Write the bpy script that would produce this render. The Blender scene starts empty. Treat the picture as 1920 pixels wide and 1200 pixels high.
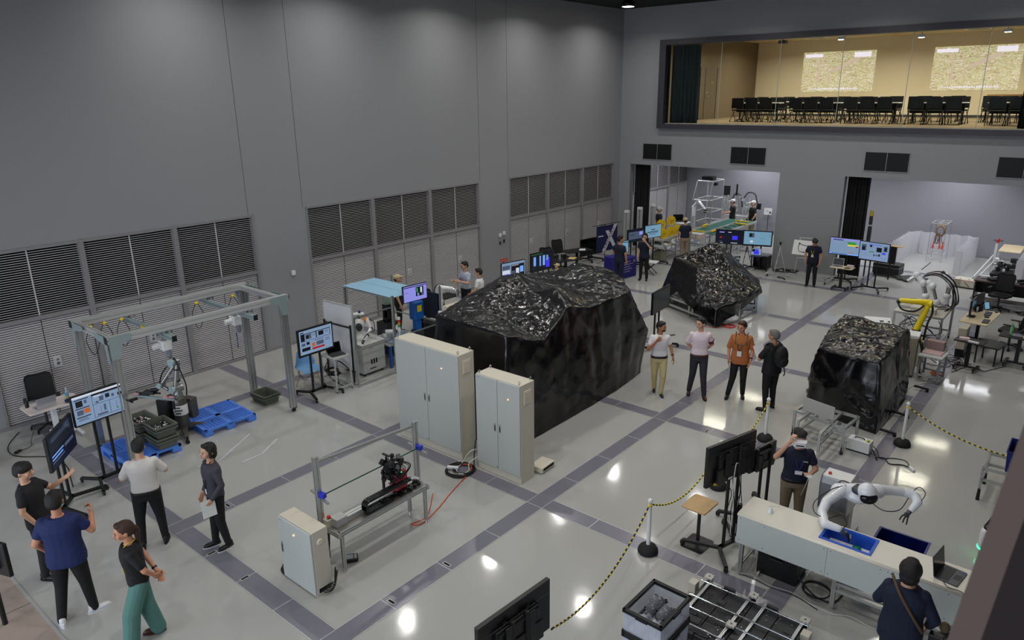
import bpy, bmesh, math, random
from math import sin, cos, pi, radians as R, sqrt, atan2
from mathutils import Vector, Matrix, noise
random.seed(7)
SC = bpy.context.scene
COL = SC.collection

# ---------------------------------------------------------------- camera
cam_d = bpy.data.cameras.new('camera'); cam = bpy.data.objects.new('camera', cam_d); COL.objects.link(cam)
yaw, pit, rol = -0.7018038, -0.3035791, -0.0132815
fw = Vector((sin(yaw)*cos(pit), cos(yaw)*cos(pit), sin(pit)))
r0 = Vector((cos(yaw), -sin(yaw), 0)); u0 = r0.cross(fw)
rt = r0*cos(rol) + u0*sin(rol); up = rt.cross(fw)
m3 = Matrix((rt, up, -fw)).transposed()
cam.matrix_world = Matrix.Translation((6.3917, -7.8679, 6.2071)) @ m3.to_4x4()
cam_d.sensor_fit = 'HORIZONTAL'; cam_d.sensor_width = 36.0
cam_d.lens = 1360.646/1920*36
cam_d.clip_start = 0.05; cam_d.clip_end = 200
cam_d.dof.use_dof = True; cam_d.dof.focus_distance = 11.5; cam_d.dof.aperture_fstop = 8.0
SC.camera = cam
# ---------------------------------------------------------------- colour management, world
vs = SC.view_settings
vs.view_transform = 'Standard'; vs.look = 'None'; vs.gamma = 1; vs.use_curve_mapping = False
vs.exposure = 0.0
W = bpy.data.worlds.new('world'); SC.world = W; W.use_nodes = True
W.node_tree.nodes['Background'].inputs[0].default_value = (0.62, 0.74, 1.0, 1)
W.node_tree.nodes['Background'].inputs[1].default_value = 0.95
LAMP_W = 44.0

# ---------------------------------------------------------------- materials
def lin(c):
    return tuple((x/255/12.92 if x/255 <= .04045 else ((x/255+.055)/1.055)**2.4) for x in c)
_M = {}
def mat(name, col=(128,128,128), rough=.5, metal=0.0, emit=0.0, bump=None, spec=.5, trans=0.0, alpha=1.0, coat=0.0, var=None, ior=1.45):
    if name in _M: return _M[name]
    m = bpy.data.materials.new(name); m.use_nodes = True; _M[name] = m
    nt = m.node_tree; b = nt.nodes['Principled BSDF']; c = (*lin(col), 1)
    b.inputs['Base Color'].default_value = c
    b.inputs['Roughness'].default_value = rough; b.inputs['Metallic'].default_value = metal
    b.inputs['Specular IOR Level'].default_value = spec; b.inputs['IOR'].default_value = ior
    if trans: b.inputs['Transmission Weight'].default_value = trans
    if alpha < 1: b.inputs['Alpha'].default_value = alpha
    if coat: b.inputs['Coat Weight'].default_value = coat; b.inputs['Coat Roughness'].default_value = .08
    if emit:
        b.inputs['Emission Color'].default_value = c; b.inputs['Emission Strength'].default_value = emit
        if emit > 0: b.inputs['Base Color'].default_value = (.01,.01,.01,1)
    if bump or var:
        tc = nt.nodes.new('ShaderNodeTexCoord')
    if var:   # (scale, amount): gentle mottling of the colour
        n = nt.nodes.new('ShaderNodeTexNoise'); n.inputs['Scale'].default_value = var[0]; n.inputs['Detail'].default_value = 4
        nt.links.new(tc.outputs['Object'], n.inputs['Vector'])
        mx = nt.nodes.new('ShaderNodeMix'); mx.data_type = 'RGBA'
        mx.inputs[6].default_value = tuple(x*(1-var[1]) for x in c[:3])+(1,); mx.inputs[7].default_value = tuple(min(1,x*(1+var[1])) for x in c[:3])+(1,)
        nt.links.new(n.outputs['Fac'], mx.inputs[0]); nt.links.new(mx.outputs[2], b.inputs['Base Color'])
    if bump:  # (scale, strength)
        n = nt.nodes.new('ShaderNodeTexNoise'); n.inputs['Scale'].default_value = bump[0]; n.inputs['Detail'].default_value = 5
        nt.links.new(tc.outputs['Object'], n.inputs['Vector'])
        bp = nt.nodes.new('ShaderNodeBump'); bp.inputs['Strength'].default_value = bump[1]; bp.inputs['Distance'].default_value = .02
        nt.links.new(n.outputs['Fac'], bp.inputs['Height']); nt.links.new(bp.outputs[0], b.inputs['Normal'])
    return m

# ---------------------------------------------------------------- mesh builder
class MB:
    """collects shapes; becomes ONE mesh object"""
    def __init__(s): s.v = []; s.f = []; s.mi = []; s.sm = []; s.cur = 0; s.M = Matrix()
    def add(s, vs_, fs, smooth=False, M=None):
        o = len(s.v); T = s.M @ M if M is not None else s.M
        s.v += [tuple(T @ Vector(p)) for p in vs_]
        s.f += [[i+o for i in f] for f in fs]; s.mi += [s.cur]*len(fs); s.sm += [smooth]*len(fs); return s
    def slot(s, i): s.cur = i; return s
    def box(s, x0, x1, y0, y1, z0, z1, M=None):
        v = [(x,y,z) for x in (x0,x1) for y in (y0,y1) for z in (z0,z1)]
        return s.add(v, [(0,1,3,2),(4,6,7,5),(0,4,5,1),(2,3,7,6),(0,2,6,4),(1,5,7,3)], M=M)
    def cb(s, c, d, rz=0, rx=0, ry=0):
        """box by centre, size, turn"""
        M = Matrix.Translation(c) @ Matrix.Rotation(rz,4,'Z') @ Matrix.Rotation(ry,4,'Y') @ Matrix.Rotation(rx,4,'X')
        return s.box(-d[0]/2,d[0]/2,-d[1]/2,d[1]/2,-d[2]/2,d[2]/2, M)
    def frame(s, p0, p1, upv=(0,0,1)):
        p0 = Vector(p0); d = Vector(p1)-p0; L = d.length; z = d.normalized(); u = Vector(upv)
        if abs(z.dot(u)) > .98: u = Vector((1,0,0)) if abs(z.x) < .9 else Vector((0,1,0))
        x = u.cross(z).normalized(); y = z.cross(x)
        return Matrix.Translation(p0) @ Matrix((x,y,z)).transposed().to_4x4(), L
    def bar(s, p0, p1, w=.03, h=None, upv=(0,0,1)):
        """rectangular bar from p0 to p1 (h along upv, w across)"""
        h = w if h is None else h; M, L = s.frame(p0, p1, upv)
        return s.box(-w/2,w/2,-h/2,h/2,0,L, M)
    def ext(s, p0, p1, w=.04, h=None, upv=(0,0,1)):
        """aluminium profile with slots along every face"""
        h = w if h is None else h; M, L = s.frame(p0, p1, upv)
        def side(n, t):   # positions of slot centres along a face of length n
            k = max(1, round(n/t)); return [(-n/2 + (i+.5)*n/k) for i in range(k)]
        t = min(w, h); g = t*.11; dp = t*.16; P = []
        def face(n, f):
            for c in side(n, t):
                for a, b in ((c-g, 0), (c-g, dp), (c+g, dp), (c+g, 0)): P.append(f(a, b))
        P.append((-w/2,-h/2)); face(w, lambda a,b: (a, -h/2+b)); P.append((w/2,-h/2)); face(h, lambda a,b: (w/2-b, a))
        P.append((w/2,h/2)); face(w, lambda a,b: (-a, h/2-b)); P.append((-w/2,h/2)); face(h, lambda a,b: (-w/2+b, -a))
        n = len(P)
        return s.add([(x,y,0) for x,y in P]+[(x,y,L) for x,y in P], [(i,(i+1)%n,(i+1)%n+n,i+n) for i in range(n)]+[list(range(n))[::-1], list(range(n,2*n))], M=M)
    def cyl(s, p0, p1, r0, r1=None, n=14, cap=True, smooth=True):
        r1 = r0 if r1 is None else r1; M, L = s.frame(p0, p1)
        v = [(r0*cos(2*pi*i/n), r0*sin(2*pi*i/n), 0) for i in range(n)]+[(r1*cos(2*pi*i/n), r1*sin(2*pi*i/n), L) for i in range(n)]
        s.add(v, [(i,(i+1)%n,(i+1)%n+n,i+n) for i in range(n)], smooth, M)
        if cap: s.add(v, [list(range(n))[::-1], list(range(n,2*n))], False, M)
        return s
    def lathe(s, prof, n=20, M=None, smooth=True):
        """prof: (r, z) from bottom to top, closed at both ends"""
        v = [(max(r,1e-4)*cos(2*pi*i/n), max(r,1e-4)*sin(2*pi*i/n), z) for r,z in prof for i in range(n)]; k = len(prof)
        f = [(j*n+i, j*n+(i+1)%n, (j+1)*n+(i+1)%n, (j+1)*n+i) for j in range(k-1) for i in range(n)]
        s.add(v, f, smooth, M); return s.add(v, [list(range(n))[::-1], list(range((k-1)*n,k*n))], False, M)
    def ell(s, c, r, n=16, rot=None, m=10):
        M = Matrix.Translation(c)
        if rot is not None: M = M @ rot
        if not hasattr(r,'__len__'): r = (r,r,r)
        v = [(0,0,-r[2])]+[(r[0]*sin(pi*j/m)*cos(2*pi*i/n), r[1]*sin(pi*j/m)*sin(2*pi*i/n), -r[2]*cos(pi*j/m)) for j in range(1,m) for i in range(n)]+[(0,0,r[2])]
        f = [(0,1+(i+1)%n,1+i) for i in range(n)]
        f += [(1+j*n+i,1+j*n+(i+1)%n,1+(j+1)*n+(i+1)%n,1+(j+1)*n+i) for j in range(m-2) for i in range(n)]
        e = len(v)-1; f += [(1+(m-2)*n+i,1+(m-2)*n+(i+1)%n,e) for i in range(n)]
        return s.add(v, f, True, M)
    def cap(s, p0, p1, r0, r1=None, n=12):
        """tapered capsule"""
        r1 = r0 if r1 is None else r1; M, L = s.frame(p0, p1); pr = []
        for j in range(5): a = -pi/2+ j*pi/2/4; pr.append((r0*cos(a), r0*sin(a)))
        for j in range(5): a = j*pi/2/4; pr.append((r1*cos(a), L+r1*sin(a)))
        return s.lathe(pr, n, M)
    def tube(s, pts, r=.006, n=7, sm=4, closed=False):
        P = [Vector(p) for p in pts]
        if sm > 1 and len(P) > 2:
            Q = []; N = len(P); rng = range(N if closed else N-1)
            for i in rng:
                a = P[(i-1)%N] if closed or i else P[0]; b = P[i]; c = P[(i+1)%N]; d = P[(i+2)%N] if closed or i+2 < N else P[-1]
                for k in range(sm):
                    t = k/sm; Q.append(.5*((2*b)+(c-a)*t+(2*a-5*b+4*c-d)*t*t+(3*b-a-3*c+d)*t**3))
            if not closed: Q.append(P[-1])
            P = Q
        N = len(P); v = []; u = Vector((0,0,1))
        for i in range(N):
            t = (P[(i+1)%N]-P[i-1]) if closed else (P[min(i+1,N-1)]-P[max(i-1,0)])
            t = t.normalized() if t.length > 1e-9 else Vector((1,0,0))
            x = u.cross(t)
            if x.length < .05: x = Vector((1,0,0)).cross(t)
            x.normalize(); y = t.cross(x); u = y if abs(t.z) > .8 else Vector((0,0,1))
            v += [tuple(P[i]+x*r*cos(2*pi*k/n)+y*r*sin(2*pi*k/n)) for k in range(n)]
        f = [(i*n+k, i*n+(k+1)%n, ((i+1)%N)*n+(k+1)%n, ((i+1)%N)*n+k) for i in range(N if closed else N-1) for k in range(n)]
        if not closed: f += [list(range(n))[::-1], list(range((N-1)*n,N*n))]
        return s.add(v, f, True)
    def prism(s, poly, z0, z1, M=None):
        n = len(poly)
        return s.add([(x,y,z0) for x,y in poly]+[(x,y,z1) for x,y in poly], [(i,(i+1)%n,(i+1)%n+n,i+n) for i in range(n)]+[list(range(n))[::-1], list(range(n,2*n))], M=M)
    def loft(s, rings, smooth=True, caps=True):
        """rings: list of equal-length point lists"""
        n = len(rings[0]); v = [p for r in rings for p in r]; k = len(rings)
        f = [(j*n+i, j*n+(i+1)%n, (j+1)*n+(i+1)%n, (j+1)*n+i) for j in range(k-1) for i in range(n)]
        if caps: f += [list(range(n))[::-1], list(range((k-1)*n,k*n))]
        return s.add(v, f, smooth)
    def rr(s, w, d, z0, z1, r=.04, c=(0,0), M=None, k=4):
        """rounded rectangle slab"""
        P = []
        for (sx,sy,a0) in ((1,-1,-pi/2),(1,1,0),(-1,1,pi/2),(-1,-1,pi)):
            for j in range(k+1):
                a = a0+j*pi/2/k; P.append((c[0]+sx*(w/2-r)+r*cos(a), c[1]+sy*(d/2-r)+r*sin(a)))
        return s.prism(P, z0, z1, M)

def E(x, y, z=0): return Matrix.Translation((x,y,z))

def obj(name, mb, m, parent=None, bevel=0, loc=None, rz=0):
    me = bpy.data.meshes.new(name); me.from_pydata(mb.v, [], mb.f)
    ms = m if isinstance(m, (list,tuple)) else [m]
    for x in ms: me.materials.append(x)
    me.polygons.foreach_set('material_index', [min(i,len(ms)-1) for i in mb.mi]); me.polygons.foreach_set('use_smooth', mb.sm)
    me.update()
    o = bpy.data.objects.new(name, me); COL.objects.link(o)
    if parent is not None: o.parent = parent
    if loc is not None: o.location = loc
    o.rotation_euler.z = rz
    if bevel:
        b = o.modifiers.new('bevel','BEVEL'); b.width = bevel; b.segments = 2; b.limit_method = 'ANGLE'; b.angle_limit = R(40)
    return o
def tag(o, label, cat=None, group=None, kind=None):
    if label: o['label'] = label
    if cat: o['category'] = cat
    if group: o['group'] = group
    if kind: o['kind'] = kind
    return o
def thing(name, label, cat, loc=(0,0,0), rz=0, group=None):
    o = bpy.data.objects.new(name, None); COL.objects.link(o); o.empty_display_size = .1
    o.location = loc; o.rotation_euler = (0,0,rz)
    return tag(o, label, cat, group)
def struct(name, mb, m, bevel=0, parent=None):
    o = obj(name, mb, m, parent, bevel)
    if parent is None: o['kind'] = 'structure'
    return o
def dup(root, loc, rz=0, label=None, group=None, scale=None):
    r = root.copy(); COL.objects.link(r); r.location = loc; r.rotation_euler = (0,0,rz)
    if label: r['label'] = label
    if group: r['group'] = group
    if scale: r.scale = scale
    for ch in list(root.children):
        c = ch.copy(); COL.objects.link(c); c.parent = r
        for g in list(ch.children):
            d = g.copy(); COL.objects.link(d); d.parent = c
    return r
def text_mesh(name, txt, size, m, parent=None, M=None, depth=.002, align='LEFT', shear=0):
    cu = bpy.data.curves.new(name,'FONT'); cu.body = txt; cu.size = size; cu.extrude = depth; cu.align_x = align; cu.shear = shear
    t = bpy.data.objects.new(name+'_t', cu); COL.objects.link(t)
    me = bpy.data.meshes.new_from_object(t); bpy.data.objects.remove(t)
    if M is not None: me.transform(M)
    me.materials.clear(); me.materials.append(m)
    o = bpy.data.objects.new(name, me); COL.objects.link(o); o.parent = parent
    return o

# common materials
ALU = mat('brushed_aluminium', (196,198,198), .32, .85)
ALUW = mat('satin_aluminium', (205,207,206), .42, .5)
STEEL = mat('chrome_steel', (210,212,215), .15, 1)
BLK = mat('black_powder_coat', (22,22,24), .45)
BLKP = mat('black_plastic', (26,26,28), .35)
RUB = mat('black_rubber', (18,18,18), .7)
DGR = mat('dark_grey_plastic', (55,56,58), .5)
WHT = mat('white_plastic', (225,226,226), .35)
WHG = mat('white_gloss', (232,234,238), .15, coat=.5)
CAB = mat('cream_cabinet_paint', (206,200,184), .4)
CABD = mat('cabinet_paint_cool_lit', (186,190,186), .32)  # cabinet paint greyed and cooled, cool front light put into the door colour
SCR = mat('screen_off', (8,8,10), .12)
WOOD = mat('light_oak', (196,164,118), .45, var=(14,.18))
PLY = mat('beige_table_laminate', (214,196,160), .45)
CBL = mat('black_cable', (16,16,17), .5)
CBW = mat('white_cable', (215,215,212), .5)
ORG = mat('orange_cable', (214,88,34), .45)
RED = mat('red_plastic', (200,38,32), .35)
YEL = mat('yellow_paint', (236,200,20), .35)
GRN = mat('green_plastic', (30,150,90), .4)
BLU = mat('blue_plastic', (28,70,190), .4)
PAPER = mat('white_paper', (228,228,228), .7)
GRAYP = mat('light_grey_paint', (176,178,176), .4)
GLOWG = mat('green_indicator_light', (40,255,150), .4, emit=4)
GLOWO = mat('orange_indicator_light', (255,190,150), .4, emit=1.6)
LENSB = mat('dark_glass', (10,10,14), .06)
# ================================================================= LIGHTS OF THE HALL
HOUS = mat('lamp_housing_black', (14,14,15), .5)
LENS = mat('lamp_lens', (255,250,240), .4, emit=14)
hb = MB().lathe([(.21,0),(.24,.0),(.24,.12),(.12,.2),(.03,.22)], 24)
lb = MB().lathe([(.2,-.004),(.2,.004)], 24)
lamp0 = thing('ceiling_downlight', 'round ceiling downlight in the corner of left wall and back wall', 'ceiling light', (-7.9,15.45,8.98), 0, 'hall downlights')
obj('lamp_housing', hb, HOUS, lamp0); obj('lamp_lens', lb, LENS, lamp0)
def area(name, loc, size, power, col, parent=None, shape='DISK', spread=160, rot=(0,0,0), size_y=None):
    l = bpy.data.lights.new(name, 'AREA'); l.shape = shape; l.size = size; l.energy = power; l.color = col; l.spread = R(spread)
    if size_y: l.size_y = size_y
    o = bpy.data.objects.new(name, l); COL.objects.link(o); o.location = loc; o.rotation_euler = rot
    if parent: o.parent = parent
    return o
area('lamp_light', (0,0,-.02), .30, LAMP_W, (1,.985,.95), lamp0, spread=150)
for i, x in enumerate((-7.9,-4.1,-.3,3.5)):
    for j, y in enumerate((15.45,11.6,7.75,3.9,.05,-3.8,-7.65)):
        if (i or j) and not (x < -4 and y < -7) and not (x < -7 and y < -3): dup(lamp0, (x,y,8.98), 0, 'round ceiling downlight, %s row from the left wall, %s from the back wall' % (('first','second','third','fourth','fifth')[i], ('first','second','third','fourth','fifth','sixth','seventh')[j]))

# ================================================================= ROOM SHELL
WALL = mat('grey_wall_panel', (146,147,150), .55, bump=(300,.05), var=(.35,.04))
WALLR = mat('rear_room_wall', (150,150,158), .5)
CEIL = mat('dark_ceiling', (26,26,27), .9)
LOUV = mat('louvre_grey', (206,203,205), .45, .2)
LOUVF = mat('louvre_frame_grey', (146,144,146), .45, .2)
DARK = mat('dark_cavity', (6,6,7), .9)
JNT = mat('panel_joint', (60,60,62), .7)
# floor: polished epoxy
FL = mat('polished_epoxy_floor', (176,176,172), .085, spec=.62)
nt = FL.node_tree; b = nt.nodes['Principled BSDF']
tc = nt.nodes.new('ShaderNodeTexCoord')
n1 = nt.nodes.new('ShaderNodeTexNoise'); n1.inputs['Scale'].default_value = .35; n1.inputs['Detail'].default_value = 6; nt.links.new(tc.outputs['Object'], n1.inputs['Vector'])
cr = nt.nodes.new('ShaderNodeMix'); cr.data_type='RGBA'; cr.inputs[6].default_value = (*lin((166,166,162)),1); cr.inputs[7].default_value = (*lin((180,180,177)),1)
nt.links.new(n1.outputs['Fac'], cr.inputs[0]); nt.links.new(cr.outputs[2], b.inputs['Base Color'])
n2 = nt.nodes.new('ShaderNodeTexNoise'); n2.inputs['Scale'].default_value = 1.6; n2.inputs['Detail'].default_value = 3; nt.links.new(tc.outputs['Object'], n2.inputs['Vector'])
bp = nt.nodes.new('ShaderNodeBump'); bp.inputs['Strength'].default_value = .10; bp.inputs['Distance'].default_value = .02
nt.links.new(n2.outputs['Fac'], bp.inputs['Height']); nt.links.new(bp.outputs[0], b.inputs['Normal'])
STRIP = mat('dark_channel_plate', (122,121,132), .22, .1, var=(1.2,.06))
SEAM = mat('pale_metal_seam', (190,190,188), .35, .3)
STONE = mat('pinkish_stone_tile', (168,152,142), .3, bump=(60,.08), var=(3,.08))
f = MB().box(-9.7,11.0,-13.0,24.3,-.12,0); struct('floor', f, FL)
f = MB().box(-9.56,11,-12.9,-5.90,0,.004); struct('floor_entrance', f, STONE)
f = MB().box(-9.56,11,-5.90,-5.865,0,.007)
f2 = MB()
for k in range(-6,8): f2.box(-3.47+k*1.8-.004,-3.47+k*1.8+.004,-12.9,-5.9,.004,.0055)
for k in range(1,5): f2.box(-9.5,11,-5.9-k*1.8-.004,-5.9-k*1.8+.004,.004,.0055)
struct('trim_1', f, SEAM); struct('trim_2', f2, JNT)
# channel plates: bands along the hall every 3.79 m, bands across it every 4 m
a = MB(); s = MB(); sl = MB(); WS = .297
XS = [(-7.58,-7.28),(-3.80,-3.506),(0,.297),(3.77,4.06)]; YS = [-4,0,4,8,12,16,20]
for x0, x1 in XS:
    a.box(x0,x1,-4,24.1,0,.003)
    for e in (x0,x1): s.box(e-.006,e+.006,-4,24.1,.002,.0045)
    for y in range(-4,24): s.box(x0,x1,y-.006,y+.006,.002,.0046)
xe = [-9.5]+[v for p in XS for v in p]+[11]
for y in YS:
    for i in range(0,len(xe)-2 if y < 20 else len(xe),2):
        x0, x1 = xe[i], xe[i+1]; a.box(x0,x1,y,y+WS,0,.003)
        for e in (y,y+WS): s.box(x0,x1,e-.006,e+.006,.002,.0045)
        if i: 
            k = 1
            while x0+k*.87 < x1-.1: s.box(x0+k*.87-.006,x0+k*.87+.006,y,y+WS,.002,.0046); k += 1
for (x,y,ax) in ((-2.65,-3.87,0),(-1.77,-3.87,0),(-3.64,-3.06,1),(-3.64,-1.06,1),(.14,-1.94,1),(.14,-2.94,1),(.14,5.94,1),(1.1,4.1,0),(1.98,4.15,0),(-1.8,.15,0),(3.9,8.9,1),(-2.75,4.12,0)):
    w, h = (.11,.035) if ax else (.035,.11)
    s.box(x-w/2-.012,x+w/2+.012,y-h/2-.012,y+h/2+.012,.003,.0052); sl.box(x-w/2,x+w/2,y-h/2,y+h/2,.005,.006)
struct('trim_3', a, STRIP); struct('trim_4', s, SEAM); struct('trim_5', sl, DARK)

# left wall: solid above and between the louvre groups
XW = -9.56; G = [(-4.36,1.42,3,3.5),(2.90,9.46,3,3.5),(10.93,17.47,3,3.5),(18.2,24.1,3,3.5)]
w = MB(); w.box(XW-.35,XW,-13,24.3,3.5,9.25)
ys = [-13]+[v for g in G for v in g[:2]]+[24.3]
for i in range(0,len(ys),2): w.box(XW-.35,XW,ys[i],ys[i+1],0,3.5)
w.box(XW-.4,XW-.3,-13,24.3,0,3.5)
struct('wall_left', w, WALL)
j = MB()
for y in (-4.36,1.30,2.82,9.5,10.9): j.box(XW,XW+.0015,y-.005,y+.005,3.5,8.95)
struct('trim_6', j, JNT)
bb = MB()
for i in range(0,len(ys),2): bb.box(XW-.01,XW+.012,ys[i],ys[i+1],0,.08)
struct('baseboard_left', bb, LOUVF)
n = 1
for gi,(y0,y1,k,zt) in enumerate(G):
    bw = (y1-y0)/k; fr = MB(); D = XW-.05
    fr.box(D-.05,XW+.02,y0,y1,3.45,3.5); fr.box(D-.05,XW+.012,y0,y1,2.05,2.13); fr.box(D-.05,XW+.012,y0,y1,0,.06)
    for q in range(k+1):
        c = y0+q*bw; fr.box(D-.05,XW+.018,max(c-.05,y0),min(c+.05,y1),0,3.5)
    struct('trim_%d'%(7+gi), fr, LOUVF)
    bk = MB().box(D-.12,D-.06,y0,y1,0,3.5); struct('trim_%d'%(11+gi), bk, DARK)
    for q in range(k):
        a0, a1 = y0+q*bw+.05, y0+(q+1)*bw-.05; m = MB(); c = (a0+a1)/2
        for t in range(29):
            z = 2.155+t*.0455; m.add([(D-.045,a0,z-.012),(D-.045,a1,z-.012),(D+.015,a0,z),(D+.015,a1,z),(D-.045,a0,z-.004),(D-.045,a1,z-.004),(D+.015,a0,z+.012),(D+.015,a1,z+.012)],
                [(0,2,3,1),(4,5,7,6),(2,6,7,3),(0,1,5,4),(0,4,6,2),(1,3,7,5)])
        m.box(D+.012,D+.022,c-.012,c+.012,2.13,3.45)
        struct('window_%d'%(10+n), m, LOUV)
        m = MB(); m.box(D-.055,D-.03,a0+.02,a1-.02,.06,2.05)
        m.slot(1)
        for t in range(43):
            z = .075+t*.0457; m.add([(D-.015,a0+.02,z+.012),(D-.015,a1-.02,z+.012),(D+.015,a0+.02,z+.002),(D+.015,a1-.02,z+.002),(D+.015,a0+.02,z+.029),(D+.015,a1-.02,z+.029),(D-.015,a0+.02,z+.032),(D-.015,a1-.02,z+.032)],
                [(0,2,3,1),(2,4,5,3),(4,6,7,5),(0,6,4,2),(1,3,5,7)])
        m.slot(0); m.box(D+.004,D+.017,c-.006,c+.006,.06,2.05)
        dr = struct('door_%d'%n, m, [mat('louvre_door_back', (30,30,32), .8), LOUV])
        h = MB(); hy = c+.14; h.box(D+.01,D+.03,hy-.07,hy+.07,1.02,1.24); obj('lock_plate', h, LOUV, dr)
        h = MB(); h.cyl((D+.03,hy,1.17),(D+.045,hy,1.17),.022); h.cyl((D+.03,hy,1.09),(D+.045,hy,1.09),.03); obj('door_lock', h, STEEL, dr)
        n += 1
# back wall with two openings, the meeting-room window above
YB = 17.9; TB = 18.15
w = MB(); w.box(XW,-9.06,YB,TB,0,3.42); w.box(-3.01,-.84,YB,TB,0,3.42); w.box(8.5,11,YB,TB,0,3.42)
w.box(XW,11,YB,TB,3.42,4.83); w.box(XW,-7.88,YB,TB,4.83,8.0); w.box(8,11,YB,TB,4.83,8.0); w.box(XW,11,YB,TB,8.0,9.25)
struct('wall_back', w, WALL)
w = MB(); w.box(XW,11,24.2,24.4,0,4.6); struct('wall_rear_room', w, WALLR)
w = MB(); w.box(XW,11,TB,24.4,3.95,4.05); struct('ceiling_rear_room', w, mat('rear_ceiling', (70,70,72), .8))
bb = MB(); bb.box(XW,11,24.17,24.2,0,.08); bb.box(-3.01,-.84,YB-.012,YB,0,.08); bb.box(XW,-9.06,YB-.012,YB,0,.08); struct('baseboard_back', bb, LOUVF)
w = MB(); w.box(XW-.2,11.2,-13,24.4,9.19,9.3); struct('ceiling', w, CEIL)
w = MB(); w.box(11,11.2,-13,24.4,0,9.25); struct('wall_right', w, WALL)
w = MB(); w.box(XW,11,-13.2,-13,4.6,9.25); struct('wall_front', w, WALL)
area('front_daylight_fill', (-1.5,-12.9,2.4), 14, 520, (.86,.93,1), None, 'RECTANGLE', 180, (R(90),0,0), 4.2)  # unseen daylight fill, added behind the camera to lift front-facing surfaces
# window frame of the meeting room
FRM = mat('dark_window_frame', (58,56,64), .45)
w = MB(); w.box(-7.88,8,YB-.16,TB,7.81,8.0); w.box(-7.88,8,YB-.16,TB,4.83,5.0); w.box(-7.88,-7.62,YB-.16,TB,5.0,7.81); w.box(7.8,8,YB-.16,TB,5,7.81)
wf = struct('window_1', w, FRM)
GLS = mat('clear_glass', (235,242,240), .02, trans=1.0, ior=1.01, spec=.3)
gx = [-7.62,-5.50,-3.40,-1.37,.62,2.63,4.7,7.8]
for i in range(7):
    obj('pane', MB().box(gx[i]+.006,gx[i+1]-.006,YB+.03,YB+.04,5.0,7.81), GLS, wf)
m = MB()
for x in gx[1:-1]: m.box(x-.008,x+.008,YB+.025,YB+.045,5.0,7.81)
m.box(-7.62,7.8,YB+.02,YB+.05,4.995,5.02)
obj('pane_joint', m, mat('pale_seal', (170,175,170), .4), wf)
# air grilles of the back wall
for i,(x0,x1) in enumerate(((-8.51,-7.24),(-4.88,-3.56),(-.31,1.02),(3.35,4.7))):
    g = thing('ventilation_grille', ('black slatted air grille over the curtain of the narrow opening','black slatted air grille over the right end of the narrow opening','black slatted air grille above the curtain of the wide opening','black slatted air grille cut by the frame edge above the wide opening')[i], 'air vent', ((x0+x1)/2,YB,3.94))
    hw = (x1-x0)/2; fr = MB()
    for q in ((-hw,hw,-.31,-.29),(-hw,hw,.29,.31)): fr.box(q[0],q[1],-.02,0,q[2],q[3])
    for q in (-hw,hw-.02): fr.box(q,q+.02,-.02,0,-.3,.3)
    fr.box(-.008,.008,-.02,0,-.3,.3); obj('grille_frame', fr, LOUVF, g)
    sl = MB(); sl.box(-hw,hw,-.004,0,-.3,.3)
    for t in range(20): sl.cb((0,-.012,-.28+t*.0295),(2*hw-.04,.012,.008))
    obj('slats', sl, mat('grille_black', (24,24,25), .5), g)
# gathered curtains at the openings
def curtain(label, x0, x1, y, z0, z1, col, name='curtain'):
    m = MB(); N = 60; P = []
    for i in range(N+1):
        t = i/N; P.append((x0+(x1-x0)*t, y+.05*sin(t*2*pi*7)+.02*sin(t*31)))
    v = [(x,yy,z0) for x,yy in P]+[(x,yy,z1) for x,yy in P]; m.add(v, [(i,i+1,i+2+N,i+1+N) for i in range(N)], True)
    v2 = [(x,yy+.02,z) for x,yy,z in v]; m.add(v2, [(i+1,i,i+1+N,i+2+N) for i in range(N)], True)
    o = obj(name, m, mat('curtain_'+str(col), col, .9)); return tag(o, label, 'curtain')
curtain('black curtain gathered at the edge of the narrow opening', -9.05,-8.35, TB+.14, .03, 3.9, (34,34,36))
curtain('black curtain gathered at the edge of the wide opening', -.83,-.12, TB+.14, .03, 3.9, (34,34,36))
curtain('dark green curtain gathered behind the meeting room glass by the door', -7.6,-6.45, TB+.1, 5.02, 7.8, (58,66,68))
curtain('dark green curtain at the far end of the meeting room glass', 3.62,4.6, TB+.1, 5.02, 7.8, (40,50,50))
for x, y in ((-8.2,20.6),(-4.8,21.8),(-6.2,23.2),(0.2,20.6),(3.3,20.4),(1.6,23.0),(5.6,20.8),(8.0,22.0),(-1.6,22.0)): area('rear_room_light', (x,y,3.9), 1.5, 46, (.95,.96,1), None, 'RECTANGLE', 150, size_y=.12)

# ================================================================= MEETING ROOM BEHIND THE GLASS
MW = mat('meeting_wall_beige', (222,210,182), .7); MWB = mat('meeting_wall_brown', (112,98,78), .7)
CARP = mat('patterned_carpet', (120,105,80), .95); nt = CARP.node_tree; b = nt.nodes['Principled BSDF']
tc = nt.nodes.new('ShaderNodeTexCoord'); ck = nt.nodes.new('ShaderNodeTexBrick'); ck.inputs['Scale'].default_value = 3
ck.inputs['Color1'].default_value = (*lin((130,112,84)),1); ck.inputs['Color2'].default_value = (*lin((96,84,66)),1); ck.inputs['Mortar'].default_value = (*lin((170,150,116)),1)
nt.links.new(tc.outputs['Object'], ck.inputs['Vector']); nt.links.new(ck.outputs[0], b.inputs['Base Color'])
struct('floor_meeting_room', MB().box(-8.4,8.5,TB,28,4.88,4.99), CARP)
struct('ceiling_meeting_room', MB().box(-8.4,8.5,TB,28,8.3,8.4), mat('meeting_ceiling', (200,185,150), .8))
struct('wall_meeting_far', MB().box(-8.4,8.5,28,28.2,4.9,8.4), MW)
struct('wall_meeting_left', MB().box(-8.5,-8.3,TB,28.2,4.9,8.4), MWB)
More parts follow.
